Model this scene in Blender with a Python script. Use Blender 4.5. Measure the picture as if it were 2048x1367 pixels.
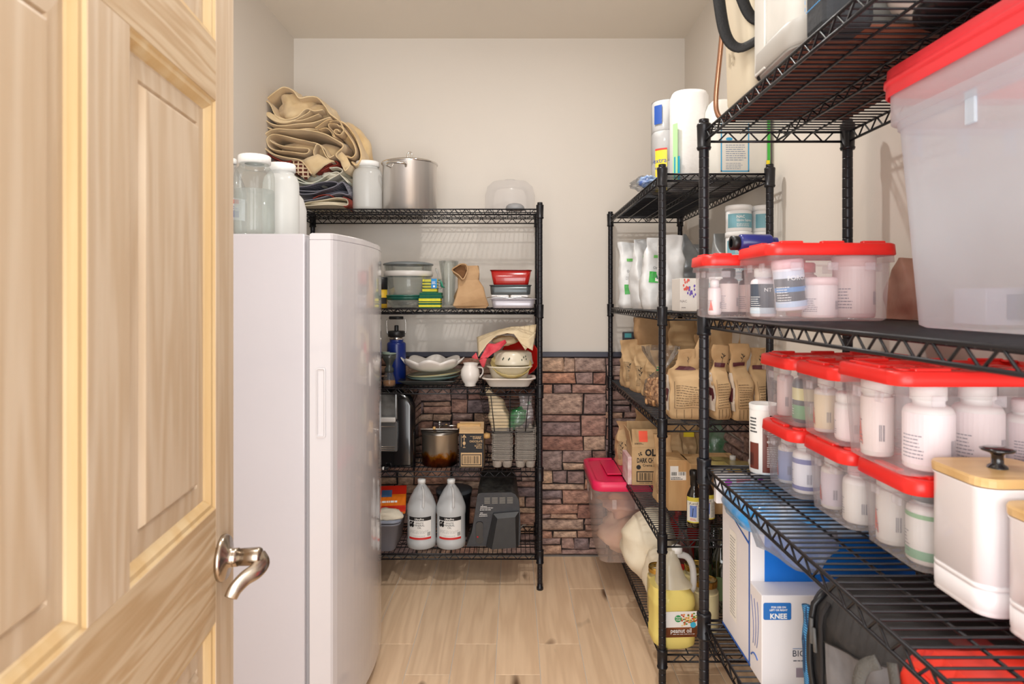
import bpy, bmesh, math, random
from mathutils import Vector, Matrix, noise
for o in list(bpy.data.objects): bpy.data.objects.remove(o)
scn = bpy.context.scene
C = scn.collection
R = math.radians
rnd = random.Random(7)

# ------------------------------------------------------------------ camera, world, lights, exposure
F, CX, CY, CAMZ = 1290.0, 1030.0, 597.0, 1.375
cam = bpy.data.cameras.new('camera'); co = bpy.data.objects.new('camera', cam); C.objects.link(co)
co.location = (0, 0, CAMZ); co.rotation_euler = (R(90), 0, 0)
cam.sensor_width = 36; cam.lens = F / 2048 * 36
cam.shift_x = (1024 - CX) / 2048; cam.shift_y = -(683.5 - CY) / 2048
cam.clip_start = 0.02
cam.dof.use_dof = True; cam.dof.focus_distance = 2.7; cam.dof.aperture_fstop = 7.0
scn.camera = co
w = bpy.data.worlds.new('world'); scn.world = w; w.use_nodes = True
w.node_tree.nodes['Background'].inputs[0].default_value = (1.0, 0.99, 0.98, 1)
w.node_tree.nodes['Background'].inputs[1].default_value = 0.9
def area(name, loc, rot, sx, sy, power, col):
    l = bpy.data.lights.new(name, 'AREA'); l.shape = 'RECTANGLE'; l.size = sx; l.size_y = sy
    l.energy = power; l.color = col
    o = bpy.data.objects.new(name, l); C.objects.link(o); o.location = loc; o.rotation_euler = rot
area('ceiling_light_main', (-0.25, 1.15, 2.72), (0, 0, 0), 0.4, 0.4, 8, (1, 0.985, 0.96))
area('ceiling_light_rear', (0.12, 2.2, 2.73), (0, 0, 0), 0.07, 0.07, 10, (1, 0.97, 0.93))
area('camera_fill_light', (0.0, -0.9, 1.25), (R(90), 0, 0), 1.8, 2.2, 56, (1, 0.995, 0.985))  # added soft fill behind the camera, not a lamp of the room
scn.view_settings.view_transform = 'Standard'; scn.view_settings.look = 'None'
scn.view_settings.gamma = 1; scn.view_settings.use_curve_mapping = False
scn.view_settings.exposure = 0.3
try:
    scn.cycles.transparent_max_bounces = 32; scn.cycles.max_bounces = 10; scn.cycles.diffuse_bounces = 5
except Exception: pass

def X(px, d): return (px - CX) * d / F
def Z(py, d): return CAMZ - (py - CY) * d / F

# ------------------------------------------------------------------ materials
def lin(c):
    return tuple(((v / 255) / 12.92 if v / 255 < 0.04045 else ((v / 255 + 0.055) / 1.055) ** 2.4) for v in c[:3]) + (1,)
MC = {}
def nd(nt, t, **k):
    n = nt.nodes.new(t)
    for a, b in k.items(): setattr(n, a, b)
    return n
def base(key):
    m = bpy.data.materials.new(key); m.use_nodes = True
    nt = m.node_tree; b = nt.nodes['Principled BSDF']
    return m, nt, b
def M(key, col=(200, 200, 200), rough=0.5, metal=0.0, var=0.0, vs=6.0, bump=0.0, bs=60.0, col2=None, stretch=(1, 1, 1), coat=0, sheen=0, wave=None, rand=0):
    """plain procedural material: base colour with soft variation towards col2 and a fine relief"""
    if key in MC: return MC[key]
    m, nt, b = base(key); L = nt.links
    b.inputs['Roughness'].default_value = rough; b.inputs['Metallic'].default_value = metal
    if coat: b.inputs['Coat Weight'].default_value = coat
    if sheen: b.inputs['Sheen Weight'].default_value = sheen
    tc = nd(nt, 'ShaderNodeTexCoord'); mp = nd(nt, 'ShaderNodeMapping'); mp.inputs['Scale'].default_value = stretch
    L.new(tc.outputs['Object'], mp.inputs[0])
    c1 = lin(col); c2 = lin(col2) if col2 else tuple(v * (1 - var) for v in c1[:3]) + (1,)
    n = nd(nt, 'ShaderNodeTexNoise'); n.inputs['Scale'].default_value = vs; n.inputs['Detail'].default_value = 4
    L.new(mp.outputs[0], n.inputs['Vector'])
    cr = nd(nt, 'ShaderNodeValToRGB'); cr.color_ramp.elements[0].position = 0.35; cr.color_ramp.elements[1].position = 0.68
    cr.color_ramp.elements[0].color = c1; cr.color_ramp.elements[1].color = c2
    L.new(n.outputs['Fac'], cr.inputs[0]); out = cr.outputs[0]
    if rand:
        oi = nd(nt, 'ShaderNodeObjectInfo'); hs = nd(nt, 'ShaderNodeHueSaturation'); mr = nd(nt, 'ShaderNodeMapRange')
        mr.inputs['To Min'].default_value = 1 - rand; mr.inputs['To Max'].default_value = 1 + rand
        L.new(oi.outputs['Random'], mr.inputs[0]); L.new(mr.outputs[0], hs.inputs['Value']); L.new(out, hs.inputs['Color']); out = hs.outputs[0]
    L.new(out, b.inputs['Base Color'])
    if bump:
        n2 = nd(nt, 'ShaderNodeTexNoise'); n2.inputs['Scale'].default_value = bs; n2.inputs['Detail'].default_value = 3
        L.new(mp.outputs[0], n2.inputs['Vector'])
        bp = nd(nt, 'ShaderNodeBump'); bp.inputs['Strength'].default_value = bump; bp.inputs['Distance'].default_value = 0.004
        L.new(n2.outputs['Fac'], bp.inputs['Height']); L.new(bp.outputs[0], b.inputs['Normal'])
    MC[key] = m; return m
def thin(key, tint, body, opacity, rough=0.25, transl=0.5, fres=1.0):
    """see-through shell: transparent mixed with a milky body and a fresnel gloss"""
    if key in MC: return MC[key]
    m, nt, b = base(key); L = nt.links; nt.nodes.remove(b)
    o = [n for n in nt.nodes if n.type == 'OUTPUT_MATERIAL'][0]
    tr = nd(nt, 'ShaderNodeBsdfTransparent'); tr.inputs[0].default_value = lin(tint)
    df = nd(nt, 'ShaderNodeBsdfDiffuse'); df.inputs[0].default_value = lin(body)
    tl = nd(nt, 'ShaderNodeBsdfTranslucent'); tl.inputs[0].default_value = lin(body)
    mx = nd(nt, 'ShaderNodeMixShader'); mx.inputs[0].default_value = transl; L.new(df.outputs[0], mx.inputs[1]); L.new(tl.outputs[0], mx.inputs[2])
    n = nd(nt, 'ShaderNodeTexNoise'); n.inputs['Scale'].default_value = 7; tc = nd(nt, 'ShaderNodeTexCoord'); L.new(tc.outputs['Object'], n.inputs['Vector'])
    mr = nd(nt, 'ShaderNodeMapRange'); mr.inputs['To Min'].default_value = max(0, opacity - 0.05); mr.inputs['To Max'].default_value = min(1, opacity + 0.05)
    L.new(n.outputs['Fac'], mr.inputs[0])
    m2 = nd(nt, 'ShaderNodeMixShader'); L.new(mr.outputs[0], m2.inputs[0]); L.new(tr.outputs[0], m2.inputs[1]); L.new(mx.outputs[0], m2.inputs[2])
    gl = nd(nt, 'ShaderNodeBsdfGlossy'); gl.inputs['Roughness'].default_value = rough
    lw = nd(nt, 'ShaderNodeLayerWeight'); lw.inputs['Blend'].default_value = 0.35
    ml = nd(nt, 'ShaderNodeMath', operation='MULTIPLY'); L.new(lw.outputs['Fresnel'], ml.inputs[0]); ml.inputs[1].default_value = fres * 0.55
    m3 = nd(nt, 'ShaderNodeMixShader'); L.new(ml.outputs[0], m3.inputs[0]); L.new(m2.outputs[0], m3.inputs[1]); L.new(gl.outputs[0], m3.inputs[2])
    L.new(m3.outputs[0], o.inputs[0]); MC[key] = m; return m
def wood(key, c1, c2, axis='Z', scale=9, rough=0.45, lines=60, rand=0.0, knots=False):
    """long-grain wood: stretched noise plus fine growth lines along AXIS"""
    if key in MC: return MC[key]
    m, nt, b = base(key); L = nt.links; b.inputs['Roughness'].default_value = rough
    tc = nd(nt, 'ShaderNodeTexCoord'); mp = nd(nt, 'ShaderNodeMapping')
    s = [1, 1, 1]; s['XYZ'.index(axis)] = 0.07; mp.inputs['Scale'].default_value = s
    if rand:
        oi = nd(nt, 'ShaderNodeObjectInfo'); vm = nd(nt, 'ShaderNodeVectorMath', operation='SCALE'); vm.inputs['Scale'].default_value = 1
        cb = nd(nt, 'ShaderNodeCombineXYZ'); ml = nd(nt, 'ShaderNodeMath', operation='MULTIPLY'); ml.inputs[1].default_value = 37
        L.new(oi.outputs['Random'], ml.inputs[0]); L.new(ml.outputs[0], cb.inputs[0]); L.new(ml.outputs[0], cb.inputs[2])
        va = nd(nt, 'ShaderNodeVectorMath', operation='ADD'); L.new(tc.outputs['Object'], va.inputs[0]); L.new(cb.outputs[0], va.inputs[1]); L.new(va.outputs[0], mp.inputs[0])
    else: L.new(tc.outputs['Object'], mp.inputs[0])
    n = nd(nt, 'ShaderNodeTexNoise'); n.inputs['Scale'].default_value = scale; n.inputs['Detail'].default_value = 3; L.new(mp.outputs[0], n.inputs['Vector'])
    ml = nd(nt, 'ShaderNodeMath', operation='MULTIPLY'); ml.inputs[1].default_value = lines; L.new(n.outputs['Fac'], ml.inputs[0])
    sn = nd(nt, 'ShaderNodeMath', operation='SINE'); L.new(ml.outputs[0], sn.inputs[0])
    n2 = nd(nt, 'ShaderNodeTexNoise'); n2.inputs['Scale'].default_value = scale * 14; n2.inputs['Detail'].default_value = 2; L.new(mp.outputs[0], n2.inputs['Vector'])
    mr = nd(nt, 'ShaderNodeMapRange'); mr.inputs['From Min'].default_value = -1; L.new(sn.outputs[0], mr.inputs[0])
    mx = nd(nt, 'ShaderNodeMix'); mx.inputs[0].default_value = 0.45; L.new(mr.outputs[0], mx.inputs[2]); L.new(n2.outputs['Fac'], mx.inputs[3])
    cr = nd(nt, 'ShaderNodeValToRGB'); cr.color_ramp.elements[0].position = 0.15; cr.color_ramp.elements[1].position = 0.85
    cr.color_ramp.elements[0].color = lin(c1); cr.color_ramp.elements[1].color = lin(c2); L.new(mx.outputs[0], cr.inputs[0]); out = cr.outputs[0]
    if rand:
        hs = nd(nt, 'ShaderNodeHueSaturation'); mr2 = nd(nt, 'ShaderNodeMapRange'); mr2.inputs['To Min'].default_value = 1 - rand; mr2.inputs['To Max'].default_value = 1 + rand
        L.new(oi.outputs['Random'], mr2.inputs[0]); L.new(mr2.outputs[0], hs.inputs['Value']); L.new(out, hs.inputs['Color']); out = hs.outputs[0]
    if knots:
        n3 = nd(nt, 'ShaderNodeTexNoise'); n3.inputs['Scale'].default_value = 5; mp3 = nd(nt, 'ShaderNodeMapping'); s3 = [1.6, 1.6, 1.6]; s3['XYZ'.index(axis)] = 0.6
        mp3.inputs['Scale'].default_value = s3; L.new(mp.inputs[0].links[0].from_socket, mp3.inputs[0]); L.new(mp3.outputs[0], n3.inputs['Vector'])
        c3 = nd(nt, 'ShaderNodeValToRGB'); c3.color_ramp.elements[0].position = 0.69; c3.color_ramp.elements[1].position = 0.78
        mk = nd(nt, 'ShaderNodeMix'); mk.data_type = 'RGBA'; L.new(n3.outputs['Fac'], c3.inputs[0]); L.new(c3.outputs[0], mk.inputs[0])
        L.new(out, mk.inputs[6]); mk.inputs[7].default_value = lin((112, 84, 62)); out = mk.outputs[2]
    L.new(out, b.inputs['Base Color'])
    bp = nd(nt, 'ShaderNodeBump'); bp.inputs['Strength'].default_value = 0.12; bp.inputs['Distance'].default_value = 0.002
    L.new(mx.outputs[0], bp.inputs['Height']); L.new(bp.outputs[0], b.inputs['Normal'])
    MC[key] = m; return m
def stone_mat():
    if 'stone' in MC: return MC['stone']
    m, nt, b = base('stone'); L = nt.links; b.inputs['Roughness'].default_value = 0.75
    tc = nd(nt, 'ShaderNodeTexCoord'); oi = nd(nt, 'ShaderNodeObjectInfo')
    cr = nd(nt, 'ShaderNodeValToRGB'); e = cr.color_ramp.elements
    cols = [(0, (176, 140, 124)), (0.16, (136, 122, 126)), (0.32, (192, 148, 126)), (0.5, (150, 134, 134)), (0.66, (204, 176, 152)), (0.82, (152, 114, 104)), (1, (186, 166, 160))]
    e[0].color = lin(cols[0][1]); e[1].position = 1; e[1].color = lin(cols[-1][1])
    for p, c in cols[1:-1]: x = e.new(p); x.color = lin(c)
    L.new(oi.outputs['Random'], cr.inputs[0])
    n = nd(nt, 'ShaderNodeTexNoise'); n.inputs['Scale'].default_value = 26; n.inputs['Detail'].default_value = 8; n.inputs['Roughness'].default_value = 0.7
    mp = nd(nt, 'ShaderNodeMapping'); mp.inputs['Rotation'].default_value = (0, 0.5, 0); mp.inputs['Scale'].default_value = (1, 1, 2.2)
    L.new(tc.outputs['Object'], mp.inputs[0]); L.new(mp.outputs[0], n.inputs['Vector'])
    c2 = nd(nt, 'ShaderNodeValToRGB'); c2.color_ramp.elements[0].position = 0.33; c2.color_ramp.elements[1].position = 0.72
    c2.color_ramp.elements[0].color = (0.34, 0.29, 0.29, 1); c2.color_ramp.elements[1].color = (1.7, 1.6, 1.48, 1)
    L.new(n.outputs['Fac'], c2.inputs[0])
    mx = nd(nt, 'ShaderNodeMix'); mx.data_type = 'RGBA'; mx.blend_type = 'MULTIPLY'; mx.inputs[0].default_value = 1
    L.new(cr.outputs[0], mx.inputs[6]); L.new(c2.outputs[0], mx.inputs[7]); L.new(mx.outputs[2], b.inputs['Base Color'])
    bp = nd(nt, 'ShaderNodeBump'); bp.inputs['Strength'].default_value = 0.9; bp.inputs['Distance'].default_value = 0.006
    L.new(n.outputs['Fac'], bp.inputs['Height']); L.new(bp.outputs[0], b.inputs['Normal'])
    MC['stone'] = m; return m
def lattice_mat(key, c1, c2, s):
    if key in MC: return MC[key]
    m, nt, b = base(key); L = nt.links; b.inputs['Roughness'].default_value = 0.9
    tc = nd(nt, 'ShaderNodeTexCoord'); mp = nd(nt, 'ShaderNodeMapping'); mp.inputs['Rotation'].default_value = (R(90), 0, 0); mp.inputs['Scale'].default_value = (s, s, s)
    L.new(tc.outputs['Object'], mp.inputs[0])
    bt = nd(nt, 'ShaderNodeTexBrick'); bt.offset = 0.0; bt.inputs['Color1'].default_value = lin(c1); bt.inputs['Color2'].default_value = lin(c1); bt.inputs['Mortar'].default_value = lin(c2)
    bt.inputs['Scale'].default_value = 1; bt.inputs['Mortar Size'].default_value = 0.09; bt.inputs['Brick Width'].default_value = 0.6; bt.inputs['Row Height'].default_value = 0.5
    L.new(mp.outputs[0], bt.inputs['Vector']); L.new(bt.outputs['Color'], b.inputs['Base Color'])
    bp = nd(nt, 'ShaderNodeBump'); bp.inputs['Strength'].default_value = 0.4; bp.inputs['Distance'].default_value = 0.003; L.new(bt.outputs['Fac'], bp.inputs['Height']); L.new(bp.outputs[0], b.inputs['Normal'])
    MC[key] = m; return m

# ------------------------------------------------------------------ mesh builder
class MB:
    def __init__(s): s.v = []; s.f = []; s.sm = []
    def add(s, vs, fs, smooth=False, mat=None):
        n = len(s.v)
        s.v += [tuple(mat @ Vector(p)) if mat else tuple(p) for p in vs]
        s.f += [tuple(i + n for i in f) for f in fs]; s.sm += [smooth] * len(fs); return s
    def box(s, cx, cy, cz, sx, sy, sz, bev=0.0, seg=1, mat=None, smooth=False):
        bm = bmesh.new(); bmesh.ops.create_cube(bm, size=1)
        for v in bm.verts: v.co = Vector((v.co.x * sx + cx, v.co.y * sy + cy, v.co.z * sz + cz))
        if bev: bmesh.ops.bevel(bm, geom=list(bm.edges), offset=min(bev, 0.49 * min(sx, sy, sz)), segments=seg, affect='EDGES', profile=0.5)
        bm.verts.index_update()
        s.add([v.co[:] for v in bm.verts], [[v.index for v in f.verts] for f in bm.faces], smooth, mat); bm.free(); return s
    def tube(s, pts, r, n=6, closed=False, smooth=True, flat=None):
        pts = [Vector(p) for p in pts]; m = len(pts); rings = []
        prev = None
        for i, p in enumerate(pts):
            if closed: t = pts[(i + 1) % m] - pts[i - 1]
            else: t = pts[min(i + 1, m - 1)] - pts[max(i - 1, 0)]
            if t.length < 1e-9: t = Vector((0, 0, 1))
            t.normalize()
            if prev is None:
                a = Vector((0, 0, 1)) if abs(t.z) < 0.9 else Vector((1, 0, 0)); u = t.cross(a).normalized()
            else:
                u = prev - t * prev.dot(t); u = u.normalized() if u.length > 1e-6 else t.orthogonal().normalized()
            prev = u; w_ = t.cross(u)
            rr_ = r[i] if isinstance(r, (list, tuple)) else r
            fu, fw = flat if flat else (1, 1)
            rings.append([p + u * math.cos(2 * math.pi * k / n) * rr_ * fu + w_ * math.sin(2 * math.pi * k / n) * rr_ * fw for k in range(n)])
        vs = [q for g in rings for q in g]; fs = []
        for i in range(m if closed else m - 1):
            a, b = i * n, ((i + 1) % m) * n
            for k in range(n): fs.append((a + k, a + (k + 1) % n, b + (k + 1) % n, b + k))
        if not closed: fs += [tuple(range(n))[::-1], tuple((m - 1) * n + k for k in range(n))]
        return s.add(vs, fs, smooth)
    def lathe(s, prof, n=32, c=(0, 0), mat=None, smooth=True, a0=0, wob=None):
        vs = []; fs = []; rings = []
        for r, z in prof:
            if r < 1e-6: rings.append([len(vs)]); vs.append((c[0], c[1], z))
            else:
                rings.append(list(range(len(vs), len(vs) + n)))
                for k in range(n):
                    a = a0 + 2 * math.pi * k / n; q = r * (wob(a, r, z) if wob else 1)
                    vs.append((c[0] + q * math.cos(a), c[1] + q * math.sin(a), z))
        for g, h in zip(rings, rings[1:]):
            if len(g) == 1 and len(h) == 1: continue
            for k in range(n):
                k2 = (k + 1) % n
                if len(g) == 1: fs.append((g[0], h[k2], h[k]))
                elif len(h) == 1: fs.append((g[k], g[k2], h[0]))
                else: fs.append((g[k], g[k2], h[k2], h[k]))
        return s.add(vs, fs, smooth, mat)
    def loft(s, loops, cap=True, smooth=True, mat=None, cap0=True):
        n = len(loops[0]); vs = [p for l in loops for p in l]; fs = []
        for i in range(len(loops) - 1):
            for k in range(n): fs.append((i * n + k, i * n + (k + 1) % n, (i + 1) * n + (k + 1) % n, (i + 1) * n + k))
        s.add(vs, fs, smooth, mat)
        if cap0: s.add(loops[0], [tuple(range(n))[::-1]], False, mat)
        if cap: s.add(loops[-1], [tuple(range(n))], False, mat)
        return s
    def grid(s, fn, nu, nv, smooth=True):
        vs = [fn(i / nu, j / nv) for j in range(nv + 1) for i in range(nu + 1)]
        fs = [(j * (nu + 1) + i, j * (nu + 1) + i + 1, (j + 1) * (nu + 1) + i + 1, (j + 1) * (nu + 1) + i) for j in range(nv) for i in range(nu)]
        return s.add(vs, fs, smooth)
    def prism(s, outline, y0, y1):
        """outline in (x, z), extruded from y0 to y1"""
        n = len(outline); vs = [(x, y0, z) for x, z in outline] + [(x, y1, z) for x, z in outline]
        fs = [tuple(range(n))[::-1], tuple(range(n, 2 * n))] + [(k, (k + 1) % n, (k + 1) % n + n, k + n) for k in range(n)]
        return s.add(vs, fs)
    def mesh(s, name, m):
        me = bpy.data.meshes.new(name); me.from_pydata(s.v, [], s.f); me.polygons.foreach_set('use_smooth', s.sm)
        bm = bmesh.new(); bm.from_mesh(me); bmesh.ops.recalc_face_normals(bm, faces=bm.faces); bm.to_mesh(me); bm.free()
        me.materials.append(m); me.update(); return me
    def build(s, name, m, parent=None, label=None, kind=None, solid=0):
        return link(name, s.mesh(name, m), parent, label, kind, solid)
def link(name, me, parent=None, label=None, kind=None, solid=0):
    o = bpy.data.objects.new(name, me); C.objects.link(o)
    if parent is not None: o.parent = parent
    if label: o['label'] = label
    if kind: o['kind'] = kind
    if solid:
        md = o.modifiers.new('thickness', 'SOLIDIFY'); md.thickness = solid; md.offset = 0
    return o
def thing(name, label, cat, loc=(0, 0, 0), rz=0, group=None, rot=None):
    o = bpy.data.objects.new(name, None); C.objects.link(o); o.empty_display_size = 0.05
    o.location = loc; o.rotation_euler = rot if rot else (0, 0, rz); o['label'] = label; o['category'] = cat
    if group: o['group'] = group
    return o
def struct(o): o['kind'] = 'structure'; return o
def copy_tree(root, loc, rz=None, label=None, group=None):
    def cp(o, par):
        c = o.copy(); C.objects.link(c); c.parent = par
        for ch in o.children: cp(ch, c)
        return c
    c = cp(root, None); c.location = loc
    if rz is not None: c.rotation_euler = (0, 0, rz)
    if label: c['label'] = label
    if group: c['group'] = group
    return c
def rr(cx, cy, w_, d_, r, z, n=5):
    """rounded rectangle loop at height z"""
    r = min(r, w_ / 2 - 1e-4, d_ / 2 - 1e-4); pts = []
    for qx, qy, a in ((1, 1, 0), (-1, 1, 90), (-1, -1, 180), (1, -1, 270)):
        for k in range(n + 1):
            t = R(a + 90 * k / n); pts.append((cx + qx * (w_ / 2 - r) + r * math.cos(t), cy + qy * (d_ / 2 - r) + r * math.sin(t), z))
    return pts
def cr_(pts, k=6, closed=False):
    """Catmull-Rom through points"""
    P = [Vector(p) for p in pts]; n = len(P); out = []
    for i in range(n if closed else n - 1):
        a, b, c, d = (P[(i - 1) % n], P[i], P[(i + 1) % n], P[(i + 2) % n]) if closed else (P[max(i - 1, 0)], P[i], P[i + 1], P[min(i + 2, n - 1)])
        for j in range(k):
            t = j / k; out.append(0.5 * ((2 * b) + (c - a) * t + (2 * a - 5 * b + 4 * c - d) * t * t + (3 * b - a - 3 * c + d) * t ** 3))
    if not closed: out.append(P[-1])
    return out

# ---------------- print: text, bars and lines laid on a surface given by a map (u, v, off) -> point
_gl = {}
def glyphs(s, bold):
    k = (s, bold)
    if k not in _gl:
        cu = bpy.data.curves.new('t', 'FONT'); cu.body = s; cu.size = 1; cu.resolution_u = 2; cu.offset = bold
        o = bpy.data.objects.new('t', cu); C.objects.link(o); dg = bpy.context.evaluated_depsgraph_get(); me = bpy.data.meshes.new_from_object(o.evaluated_get(dg))
        _gl[k] = ([v.co[:] for v in me.vertices], [tuple(p.vertices) for p in me.polygons])
        bpy.data.objects.remove(o); bpy.data.curves.remove(cu); bpy.data.meshes.remove(me)
    return _gl[k]
def plane(o, U, V):
    o, U, V = Vector(o), Vector(U).normalized(), Vector(V).normalized(); N = U.cross(V)
    return lambda u, v, off=0: o + U * u + V * v + N * off
def cyl(r, a0=0, c=(0, 0), z=0, tz=0):
    """u = arc length from the side that faces -Y turned by a0, v = height"""
    return lambda u, v, off=0: Vector((c[0] + (r + off) * math.sin(a0 + u / r), c[1] - (r + off) * math.cos(a0 + u / r), z + v))
def p_rect(mb, S, u0, v0, u1, v1, off=0.0004, nu=1, nv=1):
    mb.grid(lambda a, b: S(u0 + (u1 - u0) * a, v0 + (v1 - v0) * b, off), nu, nv, False)
def p_text(mb, S, s, u, v, size, off=0.0008, align='c', bold=0.0, w_=None, rot=0):
    vs, fs = glyphs(s, bold)
    if not vs: return
    x0, x1 = min(p[0] for p in vs), max(p[0] for p in vs); k = size * 1.35; kx = k
    if w_: kx = w_ / (x1 - x0)
    sh = {'c': (x0 + x1) / 2, 'l': x0, 'r': x1}[align]; cs, sn = math.cos(rot), math.sin(rot)
    out = []
    for p in vs:
        a, b = (p[0] - sh) * kx, p[1] * k; out.append(S(u + a * cs - b * sn, v + a * sn + b * cs, off))
    mb.add(out, fs)
def p_lines(mb, S, u0, v0, u1, v1, rows, off=0.0008, seed=1, h=0.45):
    q = random.Random(seed); dv = (v1 - v0) / rows
    for i in range(rows):
        v = v0 + dv * i; u = u0; e = u1 - q.random() * (u1 - u0) * 0.25
        while u < e:
            l = min((0.06 + 0.14 * q.random()) * (u1 - u0), e - u); p_rect(mb, S, u, v, u + l, v + dv * h, off); u += l + 0.03 * (u1 - u0)
def p_bars(mb, S, u0, v0, u1, v1, n=22, off=0.0008, seed=3):
    q = random.Random(seed); du = (u1 - u0) / n
    for i in range(n):
        if q.random() < 0.8: p_rect(mb, S, u0 + du * i, v0, u0 + du * (i + 0.25 + 0.5 * q.random()), v1, off)
def p_disc(mb, S, u, v, ru, rv=None, off=0.0006, n=16):
    rv = rv or ru; mb.add([S(u + ru * math.cos(2 * math.pi * k / n), v + rv * math.sin(2 * math.pi * k / n), off) for k in range(n)], [tuple(range(n))])
INK = lambda: M('black_ink', (28, 26, 28), 0.6)
WHT = lambda: M('white_print', (238, 236, 232), 0.5)
def COL(c, rough=0.5): return M('print_%d_%d_%d_%d' % (*c, int(rough * 100)), c, rough, var=0.04)

# ------------------------------------------------------------------ the room
YB, XL, XR, ZC, YF = 3.47, -1.19, 0.913, 2.774, -0.30
paint = M('cream_wall_paint', (219, 212, 203), 0.7, var=0.02, vs=1.2, bump=0.05, bs=160)
ceilm = M('ceiling_paint', (228, 220, 208), 0.8, var=0.03, vs=1.5, bump=0.04, bs=150)
def wall(name, box, m=paint): return struct(MB().box(*box).build(name, m))
wall_back = wall('wall_back', ((XL + XR) / 2, YB + 0.05, ZC / 2, XR - XL + 0.2, 0.1, ZC))
wall_left = wall('wall_left', (XL - 0.05, (YB + YF) / 2, ZC / 2, 0.1, YB - YF, ZC))
wall_right = wall('wall_right', (XR + 0.05, (YB + YF) / 2, ZC / 2, 0.1, YB - YF, ZC))
wall('ceiling', ((XL + XR) / 2, (YB + YF) / 2, ZC + 0.05, XR - XL + 0.2, YB - YF + 0.2, 0.1), ceilm)
floor = struct(MB().box((XL + XR) / 2, (YB + YF) / 2, -0.0515, XR - XL + 0.2, YB - YF + 0.2, 0.1, 0).build('floor', M('grey_grout', (204, 198, 190), 0.9)))
fw = wood('oak_plank', (238, 208, 174), (222, 190, 156), 'Y', 8, 0.42, 46, 0.06, True)
offs = [2.36, 2.57, 3.06, 2.36, 2.57, 3.06, 2.87, 2.5, 2.2, 2.9, 2.57, 2.36, 3.0]
k0 = int((XL - 0.093) / 0.1655) - 1
for k in range(k0, 7):
    xa = max(XL, 0.093 + 0.1655 * k + 0.0012); xb = min(XR, 0.093 + 0.1655 * (k + 1) - 0.0012)
    if xb - xa < 0.02: continue
    cut = {-1: 2.36, 0: 2.57, -2: 2.57, 1: 3.06, -3: 2.36, -4: 2.57, 2: 2.87}.get(k, offs[k % 13])
    while cut > YF: cut -= 1.2
    cut -= 0.0
    while cut < YB:
        ya, yb = max(YF, cut + 0.0012), min(YB, cut + 1.2 - 0.0012)
        if yb - ya > 0.02:
            p = MB().box(0, 0, -0.004, xb - xa, yb - ya, 0.008, 0.0008).build('plank', fw, floor); p.location = ((xa + xb) / 2, (ya + yb) / 2, 0)
        cut += 1.2
# stone-faced wainscot under a dark rail
def stone(q, w_, h):
    t = 0.008 + q.random() * 0.012; j = lambda a: (q.random() - 0.5) * a
    b = [(-w_ / 2, -h / 2), (w_ / 2, -h / 2), (w_ / 2, h / 2), (-w_ / 2, h / 2)]
    jj = [(x + j(0.010), z + j(0.007)) for x, z in b]
    e = min(0.012, h * 0.22)
    ring0 = [(x, 0, z) for x, z in jj]; ring1 = [(x * 0.98, -t * (0.55 + 0.25 * q.random()), z * 0.95) for x, z in jj]
    ring2 = [(x - math.copysign(e, x), -t * (0.8 + 0.5 * q.random()), z - math.copysign(e, z)) for x, z in jj]
    mb = MB(); vs = ring0 + ring1 + ring2; fs = []
    for a in (0, 4):
        for k in range(4): fs.append((a + k, a + (k + 1) % 4, a + 4 + (k + 1) % 4, a + 4 + k))
    cx = sum(p[0] for p in ring2) / 4 + j(w_ * 0.3); cz = sum(p[2] for p in ring2) / 4
    vs.append((cx, -t * (1.1 + 0.4 * q.random()), cz)); fs += [(8 + k, 8 + (k + 1) % 4, 12) for k in range(4)]
    mb.add(vs, fs); return mb
def courses(q, x0, x1, z0, z1):
    """irregular ledge pattern: cut the panel into bands, the bands into uneven blocks"""
    out = []
    def cut(a, b, c, d):
        w_, h = b - a, d - c
        if h > 0.135 or (h > 0.085 and q.random() < 0.45 and w_ < 0.5) or (h > 0.062 and w_ > 0.10 and w_ < 0.22 and q.random() < 0.22):
            f = 0.30 + 0.40 * q.random(); cut(a, b, c, c + h * f); cut(a, b, c + h * f, d)
        elif w_ > 0.26 or (w_ > 0.15 and q.random() < 0.5):
            f = 0.28 + 0.44 * q.random(); cut(a, a + w_ * f, c, d); cut(a + w_ * f, b, c, d)
        else: out.append((a, b, c, d))
    x = x0
    n = max(1, round((x1 - x0) / 0.42)); xs = [x0] + [x0 + (x1 - x0) * (i + 0.3 * (q.random() - 0.5)) / n for i in range(1, n)] + [x1]
    for a, b in zip(xs, xs[1:]): cut(a, b, z0, z1)
    return out
RAIL0, RAIL1 = 1.063, 1.09
struct(MB().box((XL + XR) / 2, YB - 0.003, RAIL0 / 2, XR - XL, 0.006, RAIL0).build('trim_1', M('dark_joint', (38, 30, 28), 0.9), None))
sm_ = stone_mat(); hid = MB()
q = random.Random(11)
for (a, b, c, d) in courses(q, XL, XR, 0.004, RAIL0 - 0.002):
    mb = stone(q, b - a - 0.005, d - c - 0.005)
    if b < -0.74 or (a + b) / 2 > 0.86:
        hid.add(mb.v, mb.f, False, Matrix.Translation(((a + b) / 2, YB - 0.006, (c + d) / 2)))
    else:
        o = mb.build('stone', sm_, wall_back); o.location = ((a + b) / 2, YB - 0.006, (c + d) / 2)
hid.build('stone_facing', sm_, wall_back, kind='stuff')
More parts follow.
